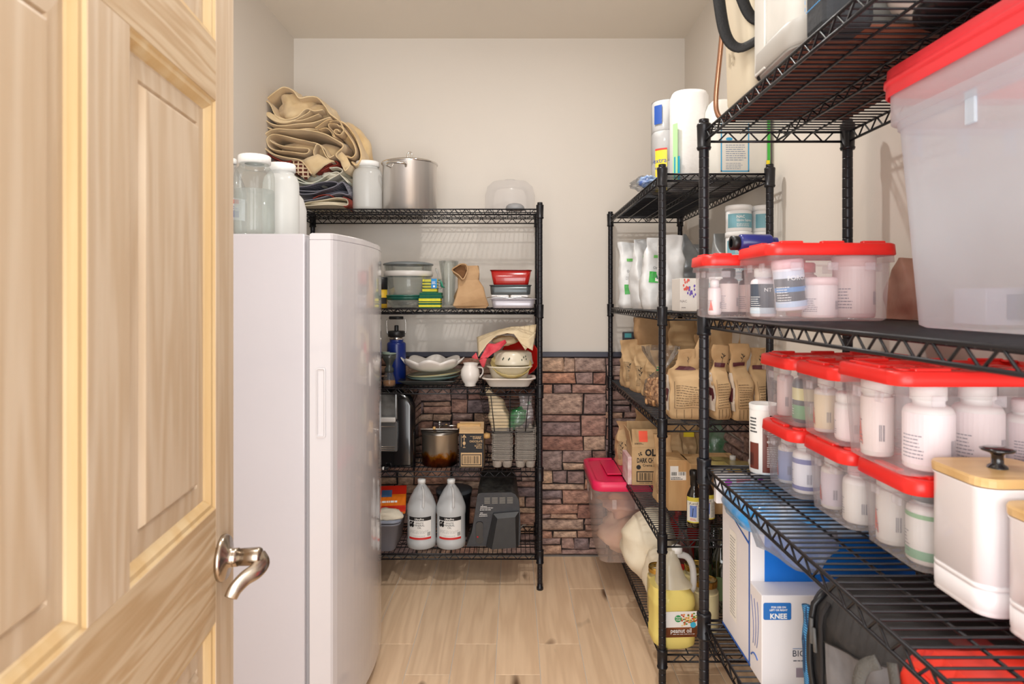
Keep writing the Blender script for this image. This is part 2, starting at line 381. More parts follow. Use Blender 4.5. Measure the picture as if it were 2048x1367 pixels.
for side, xx, rz in (('right', XR, 1),):
    hid = MB(); q = random.Random(5)
    for (a, b, c, d) in courses(q, YF, YB - 0.03, 0.004, RAIL0 - 0.002):
        mb = stone(q, b - a - 0.005, d - c - 0.005)
        hid.add(mb.v, mb.f, False, Matrix.Translation((xx - rz * 0.004, (a + b) / 2, (c + d) / 2)) @ Matrix.Rotation(-rz * math.pi / 2, 4, 'Z'))
    hid.build('stone_facing', sm_, wall_left if side == 'left' else wall_right, kind='stuff')
rail = M('slate_rail', (62, 62, 76), 0.45, var=0.05)
struct(MB().box((XL + XR) / 2, YB - 0.012, (RAIL0 + RAIL1) / 2, XR - XL, 0.024, RAIL1 - RAIL0, 0.003).build('trim_2', rail))
struct(MB().box(XL + 0.012, (YB + YF) / 2, (RAIL0 + RAIL1) / 2, 0.024, YB - YF, RAIL1 - RAIL0, 0.003).build('trim_3', rail))
struct(MB().box(XR - 0.012, (YB + YF) / 2, (RAIL0 + RAIL1) / 2, 0.024, YB - YF, RAIL1 - RAIL0, 0.003).build('trim_4', rail))
struct(MB().box((XL + XR) / 2, YB - 0.014, 0.003, XR - XL, 0.028, 0.006).build('baseboard_back', M('grey_caulk', (120, 114, 110), 0.8)))

# ------------------------------------------------------------------ the pine door
dr = thing('door_1', 'open unfinished pine panel door with satin nickel lever, left of the fridge', 'door', (-0.480, 1.10, 0.005), math.atan2(-0.993, 0.117))
dr['kind'] = 'structure'; del dr['category']
pv = wood('pine_vertical', (206, 187, 162), (192, 168, 138), 'Z', 9, 0.4, 60)
ph = wood('pine_horizontal', (204, 182, 150), (180, 150, 112), 'X', 14, 0.4, 60)
pm = wood('pine_moulding', (214, 190, 148), (202, 170, 120), 'Z', 8, 0.35, 30)
T = 0.036
def dbox(name, u0, u1, v0, v1, m): return MB().box((u0 + u1) / 2, -T / 2, (v0 + v1) / 2, u1 - u0, T, v1 - v0, 0.0008).build(name, m, dr)
us = [0, 0.0873, 0.371, 0.460, 0.744, 0.831]; vs_ = [0, 0.215, 0.862, 1.041, 1.680, 1.774, 1.925, 2.03]
dbox('stile', us[0], us[1], 0, 2.03, pv); dbox('stile', us[4], us[5], 0, 2.03, pv)
for a, b in ((0, 1), (2, 3), (4, 5), (6, 7)): dbox('rail', us[1], us[4], vs_[a], vs_[b], ph)
for a, b in ((1, 2), (3, 4), (5, 6)):
    dbox('mullion', us[2], us[3], vs_[a], vs_[b], pv)
    for i in (1, 3):
        u0, u1, v0, v1 = us[i], us[i + 1], vs_[a], vs_[b]
        def loop(ins, y): return [(u0 + ins, y, v0 + ins), (u1 - ins, y, v0 + ins), (u1 - ins, y, v1 - ins), (u0 + ins, y, v1 - ins)]
        MB().loft([loop(0.0, -0.001), loop(0.003, -0.004), loop(0.009, -0.0045), loop(0.016, -0.011), loop(0.018, -0.014)], False, False, cap0=False).build('moulding', pm, dr)
        MB().loft([loop(0.012, -0.030), loop(0.012, -0.014), loop(0.046, -0.012), loop(0.049, -0.015), loop(0.055, -0.0065), loop(0.058, -0.006)], True, False).build('panel', pv, dr)
nk = M('satin_nickel', (178, 164, 148), 0.24, 1.0, var=0.06, vs=30)
hz = 0.953
hd = MB().lathe([(0, 0), (0.036, 0), (0.037, 0.004), (0.034, 0.009), (0.016, 0.012), (0.0145, 0.02), (0.0145, 0.026), (0.0, 0.026)], 40, mat=Matrix.Translation((0.062, 0, hz)) @ Matrix.Rotation(-math.pi / 2, 4, 'X')).build('handle', nk, dr, 'satin nickel lever handle')
lv = MB(); lv.tube([(0.062, 0.024, hz), (0.062, 0.058, hz), (0.062, 0.062, hz)], [0.0135, 0.0145, 0.012], 24)
path = cr_([(0.060, 0.056, hz + 0.002), (0.066, 0.064, hz - 0.008), (0.078, 0.058, hz - 0.017), (0.088, 0.044, hz - 0.024), (0.097, 0.032, hz - 0.036), (0.100, 0.026, hz - 0.048)], 6)
lv.tube(path, [0.015 - 0.005 * i / 30 for i in range(len(path))], 16, flat=(1.0, 0.42)); lv.build('lever', nk, hd)
# ------------------------------------------------------------------ wire shelving units (48 x 16 x 72 inch)
blk = M('black_epoxy', (30, 29, 33), 0.34, 0.35, var=0.1, vs=20)
LVL = [0.170, 0.560, 0.952, 1.330, 1.801]          # height of the deck on every shelf
UL, UW, UH = 1.19, 0.365, 1.83                      # post to post length, width, height
def post_mesh():
    pr = [(0, 0), (0.016, 0), (0.016, 0.012), (0.0125, 0.016)]
    z = 0.03
    while z < UH - 0.02:
        pr += [(0.0125, z - 0.0012), (0.0117, z - 0.0008), (0.0117, z + 0.0008), (0.0125, z + 0.0012), (0.0125, z + 0.0032), (0.0125, z + 0.0222)]; z += 0.0254
    pr += [(0.0125, UH - 0.01), (0.0128, UH - 0.009), (0.0128, UH - 0.002), (0.011, UH), (0, UH)]
    return MB().lathe(pr, 14).mesh('post', M('black_post', (34, 32, 36), 0.3, 0.3, col2=(26, 26, 32), vs=9))
def collar_mesh():
    return MB().lathe([(0.0126, -0.036), (0.0165, -0.036), (0.0185, -0.030), (0.0165, -0.028), (0.0178, 0.022), (0.0185, 0.026), (0.0172, 0.03), (0.0126, 0.03)], 16).mesh('collar', blk)
def rim_mesh():
    mb = MB(); a, b = UL / 2 - 0.014, UW / 2 + 0.006; a2, b2 = UL / 2 + 0.006, UW / 2 - 0.014
    for sgn in (-1, 1):
        for zz, r_ in ((-0.003, 0.0033), (-0.027, 0.0033)):
            mb.tube([(-a, sgn * UW / 2, zz), (a, sgn * UW / 2, zz)], r_, 6); mb.tube([(sgn * UL / 2, -b2, zz), (sgn * UL / 2, b2, zz)], r_, 6)
        def zig(L0, L1, step, fn):
            n = int(round((L1 - L0) / step)); pts = []
            for i in range(n + 1):
                c = L0 + (L1 - L0) * i / n; z0, z1 = ((-0.0265, -0.0045) if i % 2 else (-0.0045, -0.0265))
                pts += [fn(c - step * 0.09, z0), fn(c + step * 0.09, z0)]
            mb.tube(pts, 0.0021, 5)
        zig(-a + 0.01, a - 0.01, 0.0275, lambda c, z: (c, sgn * UW / 2, z)); zig(-b2 + 0.02, b2 - 0.02, 0.0275, lambda c, z: (sgn * UL / 2, c, z))
    return mb.mesh('rim', blk)
def truss_mesh():
    mb = MB(); a = UL / 2 - 0.004
    for zz in (-0.006, -0.026): mb.tube([(-a, 0, zz), (a, 0, zz)], 0.0026, 6)
    n = 42; mb.tube([(-a + 2 * a * i / n, 0, -0.007 if i % 2 else -0.025) for i in range(n + 1)], 0.0019, 5)
    for s_ in (-1, 1): mb.tube([(-a, s_ * UW / 4, -0.006), (a, s_ * UW / 4, -0.006)], 0.0026, 6)
    return mb.mesh('truss', blk)
def wire_mesh():
    b = UW / 2; return MB().tube([(0, -b, -0.006), (0, -b + 0.003, -0.0018), (0, b - 0.003, -0.0018), (0, b, -0.006)], 0.0019, 6).mesh('deck_wire', blk)
def deck_mesh():
    mb = MB(); b = UW / 2; n = 52
    for i in range(n): x = -UL / 2 + 0.022 + (UL - 0.044) * i / (n - 1); mb.tube([(x, -b, -0.006), (x, -b + 0.003, -0.0018), (x, b - 0.003, -0.0018), (x, b, -0.006)], 0.0017, 5)
    return mb.mesh('deck_wires', blk)
PM, CM, RM, TM, WM, DM = post_mesh(), collar_mesh(), rim_mesh(), truss_mesh(), wire_mesh(), deck_mesh()
def unit(label, x, y, rz, single):
    t = thing('wire_shelving_unit', label, 'shelving', (x, y, 0), rz, 'black wire shelving units')
    for sx in (-1, 1):
        for sy in (-1, 1):
            p = link('post', PM, t); p.location = (sx * UL / 2, sy * UW / 2, 0)
            for z in LVL: c = link('collar', CM, p); c.location = (0, 0, z - 0.012)
    for i, z in enumerate(LVL):
        s_ = link('shelf_rim', RM, t); s_.location = (0, 0, z)
        k = link('truss', TM, s_); 
        if i in single:
            n = 52
            for j in range(n): wv = link('deck_wire', WM, s_); wv.location = (-UL / 2 + 0.022 + (UL - 0.044) * j / (n - 1), 0, 0)
        else: link('deck_wires', DM, s_, kind='stuff')
    return t
LY, LX = 3.054 + UW / 2, 0.118 - UL / 2
unit('black wire shelving unit against the back wall behind the fridge', LX, LY, 0, ())
RX = 0.500 + UW / 2
unit('black wire shelving unit in the far right corner holding kraft bags', RX, 2.19 + UL / 2, math.pi / 2, ())
NX = 0.4805 + UW / 2
unit('nearest black wire shelving unit on the right holding red-lidded bins', NX, 1.64 - UL / 2, math.pi / 2, (1, 2, 4))

# ------------------------------------------------------------------ upright freezer
fr = thing('upright_freezer', 'tall white upright freezer with a bowed door, jars standing on top', 'freezer', (-0.645, 1.98, 0))
enw = M('white_enamel', (186, 182, 187), 0.28, var=0.02, vs=3, coat=0.3)
enw2 = M('white_door_enamel', (198, 194, 197), 0.16, var=0.02, vs=3, coat=0.6)
HF, DF, DW = 1.575, 0.70, 0.072
MB().box(-0.25, DF / 2, HF / 2 + 0.01, 0.50, DF, HF - 0.02, 0.006, 2).build('cabinet', enw, fr)
MB().box(0.006, DF / 2, HF / 2 + 0.02, 0.012, DF - 0.03, HF - 0.06).build('door_gasket', M('grey_gasket', (150, 146, 148), 0.7), fr)
def bow(y): t = (y - DF / 2) / (DF / 2); return 0.012 + DW + 0.054 * (1 - t * t)
def door_loop(z, ins=0.0):
    pts = [(0.014 + ins, 0.002 + ins, z)]; n = 26
    r = 0.006
    for i in range(n + 1):
        y = ins + (DF - 2 * ins) * i / n; x = bow(y) - ins
        if i == 0: pts += [(x - r, 0.002 + ins, z), (x, 0.002 + ins + r, z)]
        elif i == n: pts += [(x, DF - ins - r, z), (x - r, DF - ins, z)]
        else: pts.append((x, y, z))
    pts.append((0.014 + ins, DF - ins, z)); return pts
ztop, zbot = HF + 0.002, 0.045
MB().loft([door_loop(zbot, 0.006), door_loop(zbot + 0.006), door_loop(ztop - 0.022), door_loop(ztop - 0.0205, 0.0022), door_loop(ztop - 0.019), door_loop(ztop - 0.004), door_loop(ztop, 0.005)], smooth=False).build('door', enw2, fr)
for p in fr.children[-1].data.polygons: p.use_smooth = abs(p.normal.z) < 0.5 and p.normal.x > 0.6
# recessed grip on the door edge facing the camera: frame proud of the edge, dark pocket inside
g0, g1, gx0, gx1 = Z(875, 1.98), Z(735, 1.98), X(632, 1.98) + 0.645, X(651, 1.98) + 0.645
gm = MB(); cxg, czg = (gx0 + gx1) / 2, (g0 + g1) / 2
def gl_(w_, h, r, y): return [(p[0], y, p[1]) for p in rr(cxg, czg, w_, h, r, 0, 4)]
wq, hq = gx1 - gx0, g1 - g0
gm.loft([gl_(wq, hq, 0.006, 0.002), gl_(wq, hq, 0.006, -0.002), gl_(wq - 0.006, hq - 0.008, 0.005, -0.003), gl_(wq - 0.010, hq - 0.012, 0.004, -0.0005), gl_(wq - 0.013, hq - 0.02, 0.003, 0.0015)], True, False, cap0=False)
gm.build('handle', M('white_grip', (200, 196, 198), 0.4), fr, 'recessed grip moulded in the door edge')
MB().box(-0.20, DF / 2, 0.01, 0.40, DF - 0.1, 0.02).build('foot', M('dark_plinth', (60, 58, 60), 0.7), fr)
ink = MB(); ink.tube([(0.062, -0.0002 + 0.22, 0.30), (0.0635, 0.25, 0.33)], 0.001, 5)

# ------------------------------------------------------------------ generic vessels
milk = thin('milk_plastic', (250, 250, 250), (244, 243, 242), 0.80, 0.3, 0.3)
clear = thin('clear_plastic', (246, 247, 248), (230, 232, 236), 0.07, 0.08, 0.5)
glass = thin('clear_glass', (248, 250, 249), (238, 242, 242), 0.08, 0.04, 0.4, 0.75)
frost = thin('frosted_glass', (250, 251, 249), (247, 248, 246), 0.72, 0.2, 0.35)
binp = thin('bin_plastic', (255, 254, 255), (255, 252, 255), 0.22, 0.22, 0.4, 0.5)
totep = thin('tote_plastic', (244, 250, 255), (240, 248, 255), 0.56, 0.35, 0.4, 0.35)
redl = M('red_lid_plastic', (236, 44, 38), 0.33, var=0.06, vs=12)
coral = M('coral_lid_plastic', (246, 66, 74), 0.35, var=0.05, vs=10)
def shoulder(r, h, neck, nh, foot=0.004):
    """bottle outline: foot, wall, round shoulder, neck"""
    hs = h - nh; sr = min(r - neck, hs * 0.35)
    pr = [(0, 0.001), (r - foot, 0), (r, foot), (r, hs - sr)]
    for k in range(1, 6): t = R(90 * k / 5); pr.append((neck + (r - neck) * math.cos(t), hs - sr + sr * math.sin(t)))
    return pr + [(neck, h)]
def capm(mb, r, z, h, n=28, ribs=True):
    wob = (lambda a, rr_, z_: 1 + 0.02 * (math.cos(a * 22) > 0)) if ribs else None
    return mb.lathe([(r * 0.6, z), (r, z), (r, z + h - 0.003), (r - 0.003, z + h), (0, z + h)], n if not ribs else 44, wob=wob)
def big_jar(name, label, x, y, z, r, h, m, capc=(240, 240, 238), fill=None):
    t = thing(name, label, 'jar', (x, y, z)); mb = MB(); nr = r * 0.72
    pr = [(0, 0.004), (r * 0.8, 0.0), (r * 0.95, 0.006), (r, 0.02), (r, h * 0.70)]
    for k in range(1, 7): a = R(90 * k / 6); pr.append((nr + (r - nr) * math.cos(a), h * 0.70 + h * 0.155 * math.sin(a)))
    pr += [(nr * 1.03, h * 0.87), (nr, h * 0.885), (nr, h * 0.97)]
    mb.lathe(pr, 40).build('body', m, t)
    if fill: MB().lathe([(0, 0.006), (r * 0.9, 0.008), (r * 0.965, 0.02), (r * 0.965, fill), (0, fill)], 36).build('contents', thin('jar_water', (250, 252, 251), (240, 243, 241), 0.25, 0.1, 0.4, 0.5), t)
    capm(MB(), nr * 1.1, h * 0.90, h * 0.10, ribs=True).build('lid', M('white_cap', capc, 0.45, var=0.02), t)
    return t
FT = HF
big_jar('glass_jar', 'clear glass jar half full of water, white lid, on the freezer beside the door', X(509, 2.09), 2.09, FT, 0.0625, 0.262, glass, fill=0.15)
big_jar('glass_jar', 'tall frosted glass jar with white lid at the freezer edge', X(562, 2.22), 2.22, FT, 0.060, 0.262, frost)
t = thing('plastic_jug', 'milky white plastic jug behind the frosted jar on the freezer', 'jug', (X(578, 2.38), 2.40, FT))
MB().lathe([(0, 0), (0.05, 0), (0.056, 0.01), (0.056, 0.13), (0.045, 0.17), (0.02, 0.20), (0.018, 0.21)], 32).build('body', milk, t)
capm(MB(), 0.021, 0.205, 0.02).build('cap', M('white_cap'), t)
t = thing('water_bottle', 'clear ribbed bottle with red and blue label, rearmost on the freezer', 'bottle', (X(462, 2.42), 2.42, FT))
MB().lathe([(0, 0), (0.05, 0), (0.055, 0.01), (0.055, 0.16), (0.052, 0.17), (0.055, 0.18), (0.05, 0.22), (0.03, 0.27), (0.018, 0.29), (0.018, 0.31)], 32, wob=lambda a, r_, z_: 1 + 0.012 * math.sin(z_ * 400)).build('body', clear, t)
capm(MB(), 0.02, 0.305, 0.02).build('cap', M('white_cap'), t)
S = cyl(0.0562)
mb = MB(); p_rect(mb, S, -0.08, 0.09, 0.08, 0.17, 0.0006, 16); mb.build('label', COL((226, 230, 240)), t)
mb = MB(); p_rect(mb, S, -0.03, 0.15, 0.05, 0.165, 0.0014, 8); mb.build('print', COL((214, 40, 44)), t)
mb = MB(); p_rect(mb, S, -0.03, 0.10, 0.05, 0.125, 0.0014, 8); p_lines(mb, S, -0.03, 0.13, 0.05, 0.145, 2, 0.0014); mb.build('print', COL((60, 100, 176)), t)

# ================================================================== LEFT UNIT
FY = 3.054
TOP, S2, S3, S4, S5 = LVL[4], LVL[3], LVL[2], LVL[1], LVL[0]
# ---- towels: ribbons traced as folds in the X-Z plane and given depth
def fold(mb, pts, d0, d1, th, y_px=3.15, seed=0, wav=0.006):
    """pts in the zoom of the towel pile; cloth ribbon of thickness th running from depth d0 to d1"""
    c = cr_([(X(460 + a / 3.907, y_px), 0, Z(150 + b / 3.907, y_px)) for a, b in pts], 5)
    n = len(c); nor = []
    for i in range(n):
        t = (c[min(i + 1, n - 1)] - c[max(i - 1, 0)]); t = Vector((t.x, 0, t.z)); t.normalize(); nor.append(Vector((-t.z, 0, t.x)))
    m = 7; loops = []
    for j in range(m + 1):
        y = d0 + (d1 - d0) * j / m; l = []
        rd = 0.35 if j in (0, m) else 1.0
        for sg in (1, -1):
            idx = range(n) if sg == 1 else range(n - 1, -1, -1)
            for i in idx:
                w_ = wav * (noise.noise(Vector((c[i].x * 9, y * 7 + seed, c[i].z * 9))))
                p = c[i] + nor[i] * (sg * th / 2 * rd + w_); l.append((p.x, y + 0.004 * noise.noise(Vector((i * 0.3, seed, 0))), p.z))
        loops.append(l)
    mb.loft(loops, True, True)
def blob(mb, cx, cz, y, rx, ry, rz_, seed, amp=0.1, n=22, tilt=0):
    mb2 = MB(); pr = [(math.sin(math.pi * k / 14), -math.cos(math.pi * k / 14)) for k in range(15)]
    mb2.lathe(pr, n); T_ = Matrix.Translation((cx, y, cz)) @ Matrix.Rotation(tilt, 4, 'Y') @ Matrix.Diagonal((rx, ry, rz_, 1))
    vs = []
    for v in mb2.v:
        q_ = Vector(v); k = 1 + amp * noise.noise(q_ * 1.7 + Vector((seed, 0, 0))) + amp * 0.5 * noise.noise(q_ * 4 + Vector((0, seed, 0))); vs.append(tuple(T_ @ (q_ * k)))
    mb.add(vs, mb2.f, True)
def tz(a, b, y=3.15): return X(460 + a / 3.907, y), Z(150 + b / 3.907, y)
tan = M('tan_terry', (232, 208, 166), 0.95, col2=(216, 188, 142), vs=14, bump=0.6, bs=420, sheen=0.35)
tan2 = M('gold_terry', (226, 198, 150), 0.95, col2=(206, 172, 120), vs=14, bump=0.6, bs=420, sheen=0.35)
t = thing('towel', 'tan terry towel folded in thick loops on top of the towel pile', 'towel', (0, 0, 0), group='towels on the top shelf')
mb = MB()
fold(mb, [(868, 372), (800, 322), (765, 262), (710, 196), (640, 190), (566, 206), (520, 150), (450, 122), (390, 150), (330, 200), (272, 262), (258, 330), (288, 405), (370, 448), (470, 456), (600, 440), (705, 442)], 3.10, 3.38, 0.014, seed=1)
fold(mb, [(755, 300), (690, 312), (630, 300), (560, 352), (470, 372), (400, 345), (355, 268), (315, 238), (285, 275), (290, 350), (350, 405), (440, 425), (560, 412), (690, 402), (815, 362)], 3.085, 3.36, 0.013, seed=2)
fold(mb, [(655, 290), (645, 318), (570, 362), (470, 396), (390, 388), (330, 352), (318, 322), (352, 320), (400, 362), (480, 388), (600, 376), (725, 330)], 3.09, 3.36, 0.010, seed=3)
cx, cz = tz(500, 270); blob(mb, cx, cz, 3.25, 0.12, 0.13, 0.085, 3, 0.35, 36)
cx, cz = tz(680, 280); blob(mb, cx, cz, 3.25, 0.075, 0.12, 0.05, 4, 0.12)
mb.build('folded_cloth', tan, t)
t = thing('towel', 'golden tan towel rolled in a coil at the right of the pile', 'towel', (0, 0, 0), group='towels on the top shelf')
mb = MB()
fold(mb, [(700, 440), (760, 400), (800, 380), (850, 385), (900, 420), (915, 460), (895, 490), (860, 480), (850, 455), (872, 448), (888, 462)], 3.085, 3.3, 0.010, seed=5)
fold(mb, [(720, 455), (780, 440), (830, 492), (850, 505), (830, 470), (790, 420), (835, 405), (880, 430)], 3.09, 3.3, 0.008, seed=6)
pts = []
for (a, b, y) in ((800, 430, 3.20), (880, 420, 3.2), (960, 480, 3.22), (1000, 560, 3.25), (1010, 640, 3.28), (985, 710, 3.3)):
    cx, cz = tz(a, b); pts.append((cx, y, cz))
rad_ = [0.026, 0.030, 0.036, 0.042, 0.046, 0.048, 0.050, 0.050, 0.050, 0.050, 0.048, 0.048, 0.047, 0.046, 0.045, 0.043, 0.042, 0.04, 0.036, 0.032, 0.026]
mb.tube(cr_(pts, 4), rad_, 36)
mb.v = [tuple(Vector(p) + Vector((1, -0.6, 0.5)) * (0.010 * noise.noise(Vector((p[0] * 34, p[1] * 10, p[2] * 16))) + 0.005 * noise.noise(Vector(p) * 55))) for p in mb.v]
fold(mb, [(800, 392), (860, 380), (925, 400), (975, 460), (1015, 540), (1046, 620), (1040, 680), (1005, 722), (965, 700)], 3.10, 3.36, 0.016, seed=31, wav=0.012)
fold(mb, [(895, 410), (940, 470), (985, 560), (1000, 630), (970, 665), (930, 650)], 3.09, 3.34, 0.013, seed=33, wav=0.012)
mb.build('folded_cloth', tan2, t)
t = thing('towel', 'tan towel in wide S folds, its corner hanging over the red cloth', 'towel', (0, 0, 0), group='towels on the top shelf')
mb = MB()
fold(mb, [(970, 722), (930, 768), (905, 700), (862, 650), (905, 600), (912, 568), (850, 530), (770, 490), (640, 458), (500, 455), (400, 452), (325, 482), (298, 540), (315, 595), (385, 645), (490, 672), (585, 690), (640, 740), (672, 795)], 3.075, 3.37, 0.014, seed=7)
fold(mb, [(820, 700), (775, 650), (730, 572), (650, 548), (560, 530), (460, 498), (375, 490), (332, 525), (352, 585), (430, 612), (530, 622), (625, 634), (645, 602), (560, 596), (450, 580), (372, 556), (350, 535)], 3.085, 3.35, 0.012, seed=8)
fold(mb, [(845, 655), (800, 668), (765, 600), (715, 565), (690, 610), (700, 660), (760, 700), (840, 690)], 3.085, 3.35, 0.011, seed=9)
cx, cz = tz(560, 575); blob(mb, cx, cz, 3.26, 0.13, 0.12, 0.045, 8, 0.1, tilt=0.1)
cx, cz = tz(760, 600); blob(mb, cx, cz, 3.26, 0.085, 0.12, 0.055, 9, 0.1, tilt=0.3)
mb.build('folded_cloth', tan, t)
def flap(mb, poly, y, th, seed=0, lean=0.0):
    pts = [(*tz(a, b),) for a, b in poly]; n = len(pts); cx = sum(p[0] for p in pts) / n; cz = sum(p[1] for p in pts) / n
    loops = []
    for s_, dy in ((1, th / 2), (1, -th / 2), (0.55, -th / 2 - 0.006), (0.1, -th / 2 - 0.009)):
        loops.append([(cx + (p[0] - cx) * s_, y + dy + lean * (p[1] - cz) + 0.004 * noise.noise(Vector((p[0] * 30, seed, p[1] * 30))), cz + (p[1] - cz) * s_) for p in pts])
    mb.loft(loops)
mb = MB(); flap(mb, [(600, 690), (640, 668), (720, 640), (800, 680), (842, 690), (770, 730), (690, 802), (655, 775)], 3.085, 0.006, 2); flap(mb, [(862, 655), (905, 625), (940, 660), (972, 722), (930, 772), (905, 735), (890, 690)], 3.08, 0.006, 3)
mb.build('hanging_corner', tan, t)
t = thing('kitchen_towel', 'red and brown window-pane checked towel drooping below the tan towels', 'towel', (0, 0, 0), group='towels on the top shelf')
lat = lattice_mat('check_cloth', (96, 46, 34), (222, 200, 168), 26); redc = M('rust_cloth', (154, 62, 48), 0.95, var=0.25, vs=20, bump=0.5, bs=400)
mb = MB(); flap(mb, [(478, 722), (520, 682), (600, 680), (640, 745), (662, 792), (622, 838), (560, 790)], 3.10, 0.008, 5); mb.build('checked_corner', lat, t)
mb = MB(); fold(mb, [(300, 655), (318, 625), (380, 660), (450, 690), (520, 680), (470, 712), (400, 702), (372, 690)], 3.10, 3.34, 0.012, seed=12)
fold(mb, [(690, 775), (750, 745), (800, 712), (850, 690), (862, 715), (800, 735), (740, 770)], 3.10, 3.34, 0.012, seed=13); cx, cz = tz(600, 715); blob(mb, cx, cz, 3.27, 0.19, 0.12, 0.034, 6, 0.1); mb.build('folded_cloth', redc, t)
t = thing('dish_cloth', 'pale cream and seafoam dish cloths squashed under the checked towel', 'towel', (0, 0, 0), group='towels on the top shelf')
pal = M('pale_cloth', (222, 214, 196), 0.95, col2=(196, 206, 196), vs=10, bump=0.4, bs=300)
mb = MB(); fold(mb, [(480, 800), (560, 850), (640, 868), (740, 855), (800, 830), (870, 790), (900, 760), (860, 735), (800, 740)], 3.10, 3.34, 0.013, seed=15)
fold(mb, [(490, 770), (520, 800), (620, 850), (700, 840), (770, 800), (850, 770), (890, 800), (940, 850)], 3.105, 3.34, 0.012, seed=16)
cx, cz = tz(700, 800); blob(mb, cx, cz, 3.27, 0.15, 0.12, 0.036, 9, 0.12)
cx, cz = tz(800, 790); blob(mb, cx, cz, 3.14, 0.045, 0.03, 0.018, 19, 0.3); mb.build('folded_cloth', pal, t)
t = thing('kitchen_towel', 'slate purple waffle-weave towel folded near the bottom of the pile', 'towel', (0, 0, 0), group='towels on the top shelf')
waf = lattice_mat('waffle_cloth', (100, 100, 112), (140, 139, 150), 90)
mb = MB(); fold(mb, [(530, 892), (640, 885), (720, 862), (800, 848), (862, 852), (868, 880), (800, 905), (700, 920), (560, 918)], 3.085, 3.35, 0.012, seed=20)
fold(mb, [(560, 940), (680, 935), (780, 905), (850, 880), (905, 850), (940, 900), (950, 950), (880, 940), (800, 960), (700, 985), (580, 1000)], 3.09, 3.35, 0.013, seed=21)
cx, cz = tz(740, 925); blob(mb, cx, cz, 3.26, 0.15, 0.12, 0.028, 23, 0.08, tilt=-0.06); mb.build('folded_cloth', waf, t)
t = thing('kitchen_towel', 'cream towel with a rust stitched edge, bottom of the pile', 'towel', (0, 0, 0), group='towels on the top shelf')
mb = MB(); fold(mb, [(580, 1030), (640, 1012), (760, 990), (860, 975), (930, 985), (945, 1010), (930, 1030), (800, 1025), (600, 1035)], 3.085, 3.36, 0.010, seed=25)
cx, cz = tz(760, 1012); blob(mb, cx, cz, 3.22, 0.145, 0.13, 0.018, 26, 0.04); mb.build('folded_cloth', M('cream_cloth', (228, 218, 196), 0.95, var=0.08, bump=0.4, bs=300), t)
mb = MB(); fold(mb, [(912, 968), (950, 985), (958, 1020), (940, 1040), (915, 1036)], 3.08, 3.34, 0.009, seed=27); fold(mb, [(680, 980), (740, 955), (800, 952), (830, 968)], 3.085, 3.3, 0.010, seed=28); mb.build('rust_edge', redc, t)

big_jar('glass_jar', 'frosted white jar with white lid between towels and stock pot', X(735, 3.16), 3.16, TOP, 0.071, 0.243, frost)
steel = M('brushed_steel', (232, 227, 222), 0.36, 0.8, var=0.12, vs=3, stretch=(14, 14, 0.5))
chrome = M('polished_steel', (215, 212, 208), 0.12, 1.0)
t = thing('stock_pot', 'large stainless steel stock pot with looped lid on the top shelf', 'pot', (X(819, 3.20), 3.21, TOP))
MB().lathe([(0, 0.002), (0.125, 0), (0.133, 0.006), (0.133, 0.232), (0.136, 0.235), (0.136, 0.239), (0.13, 0.239)], 56).build('body', steel, t)
MB().lathe([(0.137, 0.236), (0.140, 0.240), (0.138, 0.245), (0.12, 0.252), (0.06, 0.262), (0, 0.265)], 56).build('lid', chrome, t)
MB().tube(cr_([(-0.002, 0, 0.262), (-0.012, 0, 0.285), (-0.004, 0, 0.302), (0.008, 0, 0.298), (0.010, 0, 0.28), (0.004, 0, 0.262)], 5), 0.004, 8).build('lid_handle', chrome, t)
for a in (-0.28, math.pi - 0.28):
    def on_(u, zz, off): return ((0.133 + off) * math.sin(a + u), -(0.133 + off) * math.cos(a + u), zz)
    MB().tube(cr_([on_(-0.30, 0.206, 0), on_(-0.30, 0.212, 0.03), on_(-0.1, 0.216, 0.045), on_(0.1, 0.216, 0.045), on_(0.30, 0.212, 0.03), on_(0.30, 0.206, 0)], 5), 0.0055, 8).build('handle', chrome, t)
t = thing('cake_dome', 'clear upturned plastic dome container at the right of the top shelf', 'container', (X(1020, 3.28), 3.28, TOP))
MB().lathe([(0.128, 0.0), (0.132, 0.004), (0.128, 0.01), (0.126, 0.10), (0.115, 0.14), (0.09, 0.163), (0.03, 0.172), (0.025, 0.178), (0, 0.178)], 48).build('body', thin('dome_plastic', (254, 254, 255), (250, 250, 252), 0.12, 0.2, 0.4, 0.3), t)
t = thing('rubber_stopper', 'grey domed rubber cap lying beside the clear dome', 'lid', (X(1030, 3.09), 3.11, TOP))
MB().lathe([(0, 0), (0.045, 0), (0.046, 0.006), (0.042, 0.02), (0.030, 0.029), (0.012, 0.033), (0, 0.033)], 32).build('dome', M('grey_rubber', (138, 138, 140), 0.6), t)

# ---- second shelf
t = thing('mixing_bowl', 'deep glass mixing bowl with grey lid behind the sponges', 'bowl', (X(816, 3.2), 3.21, S2))
MB().lathe([(0, 0.004), (0.075, 0.004), (0.078, 0), (0.082, 0.006), (0.10, 0.05), (0.113, 0.12), (0.118, 0.205), (0.122, 0.210), (0.118, 0.213), (0.112, 0.205), (0.107, 0.12), (0.094, 0.05), (0.07, 0.012), (0, 0.012)], 48).build('bowl_wall', glass, t)
MB().lathe([(0.123, 0.211), (0.125, 0.214), (0.121, 0.219), (0.09, 0.226), (0.03, 0.229), (0, 0.229)], 48).build('lid', M('smoke_grey_lid', (112, 118, 120), 0.35), t)
MB().lathe([(0.1185, 0.155), (0.1215, 0.158), (0.1215, 0.178), (0.1185, 0.181)], 48).build('band', M('clip_band', (206, 202, 198), 0.3), t, 'pale clip band around the bowl')
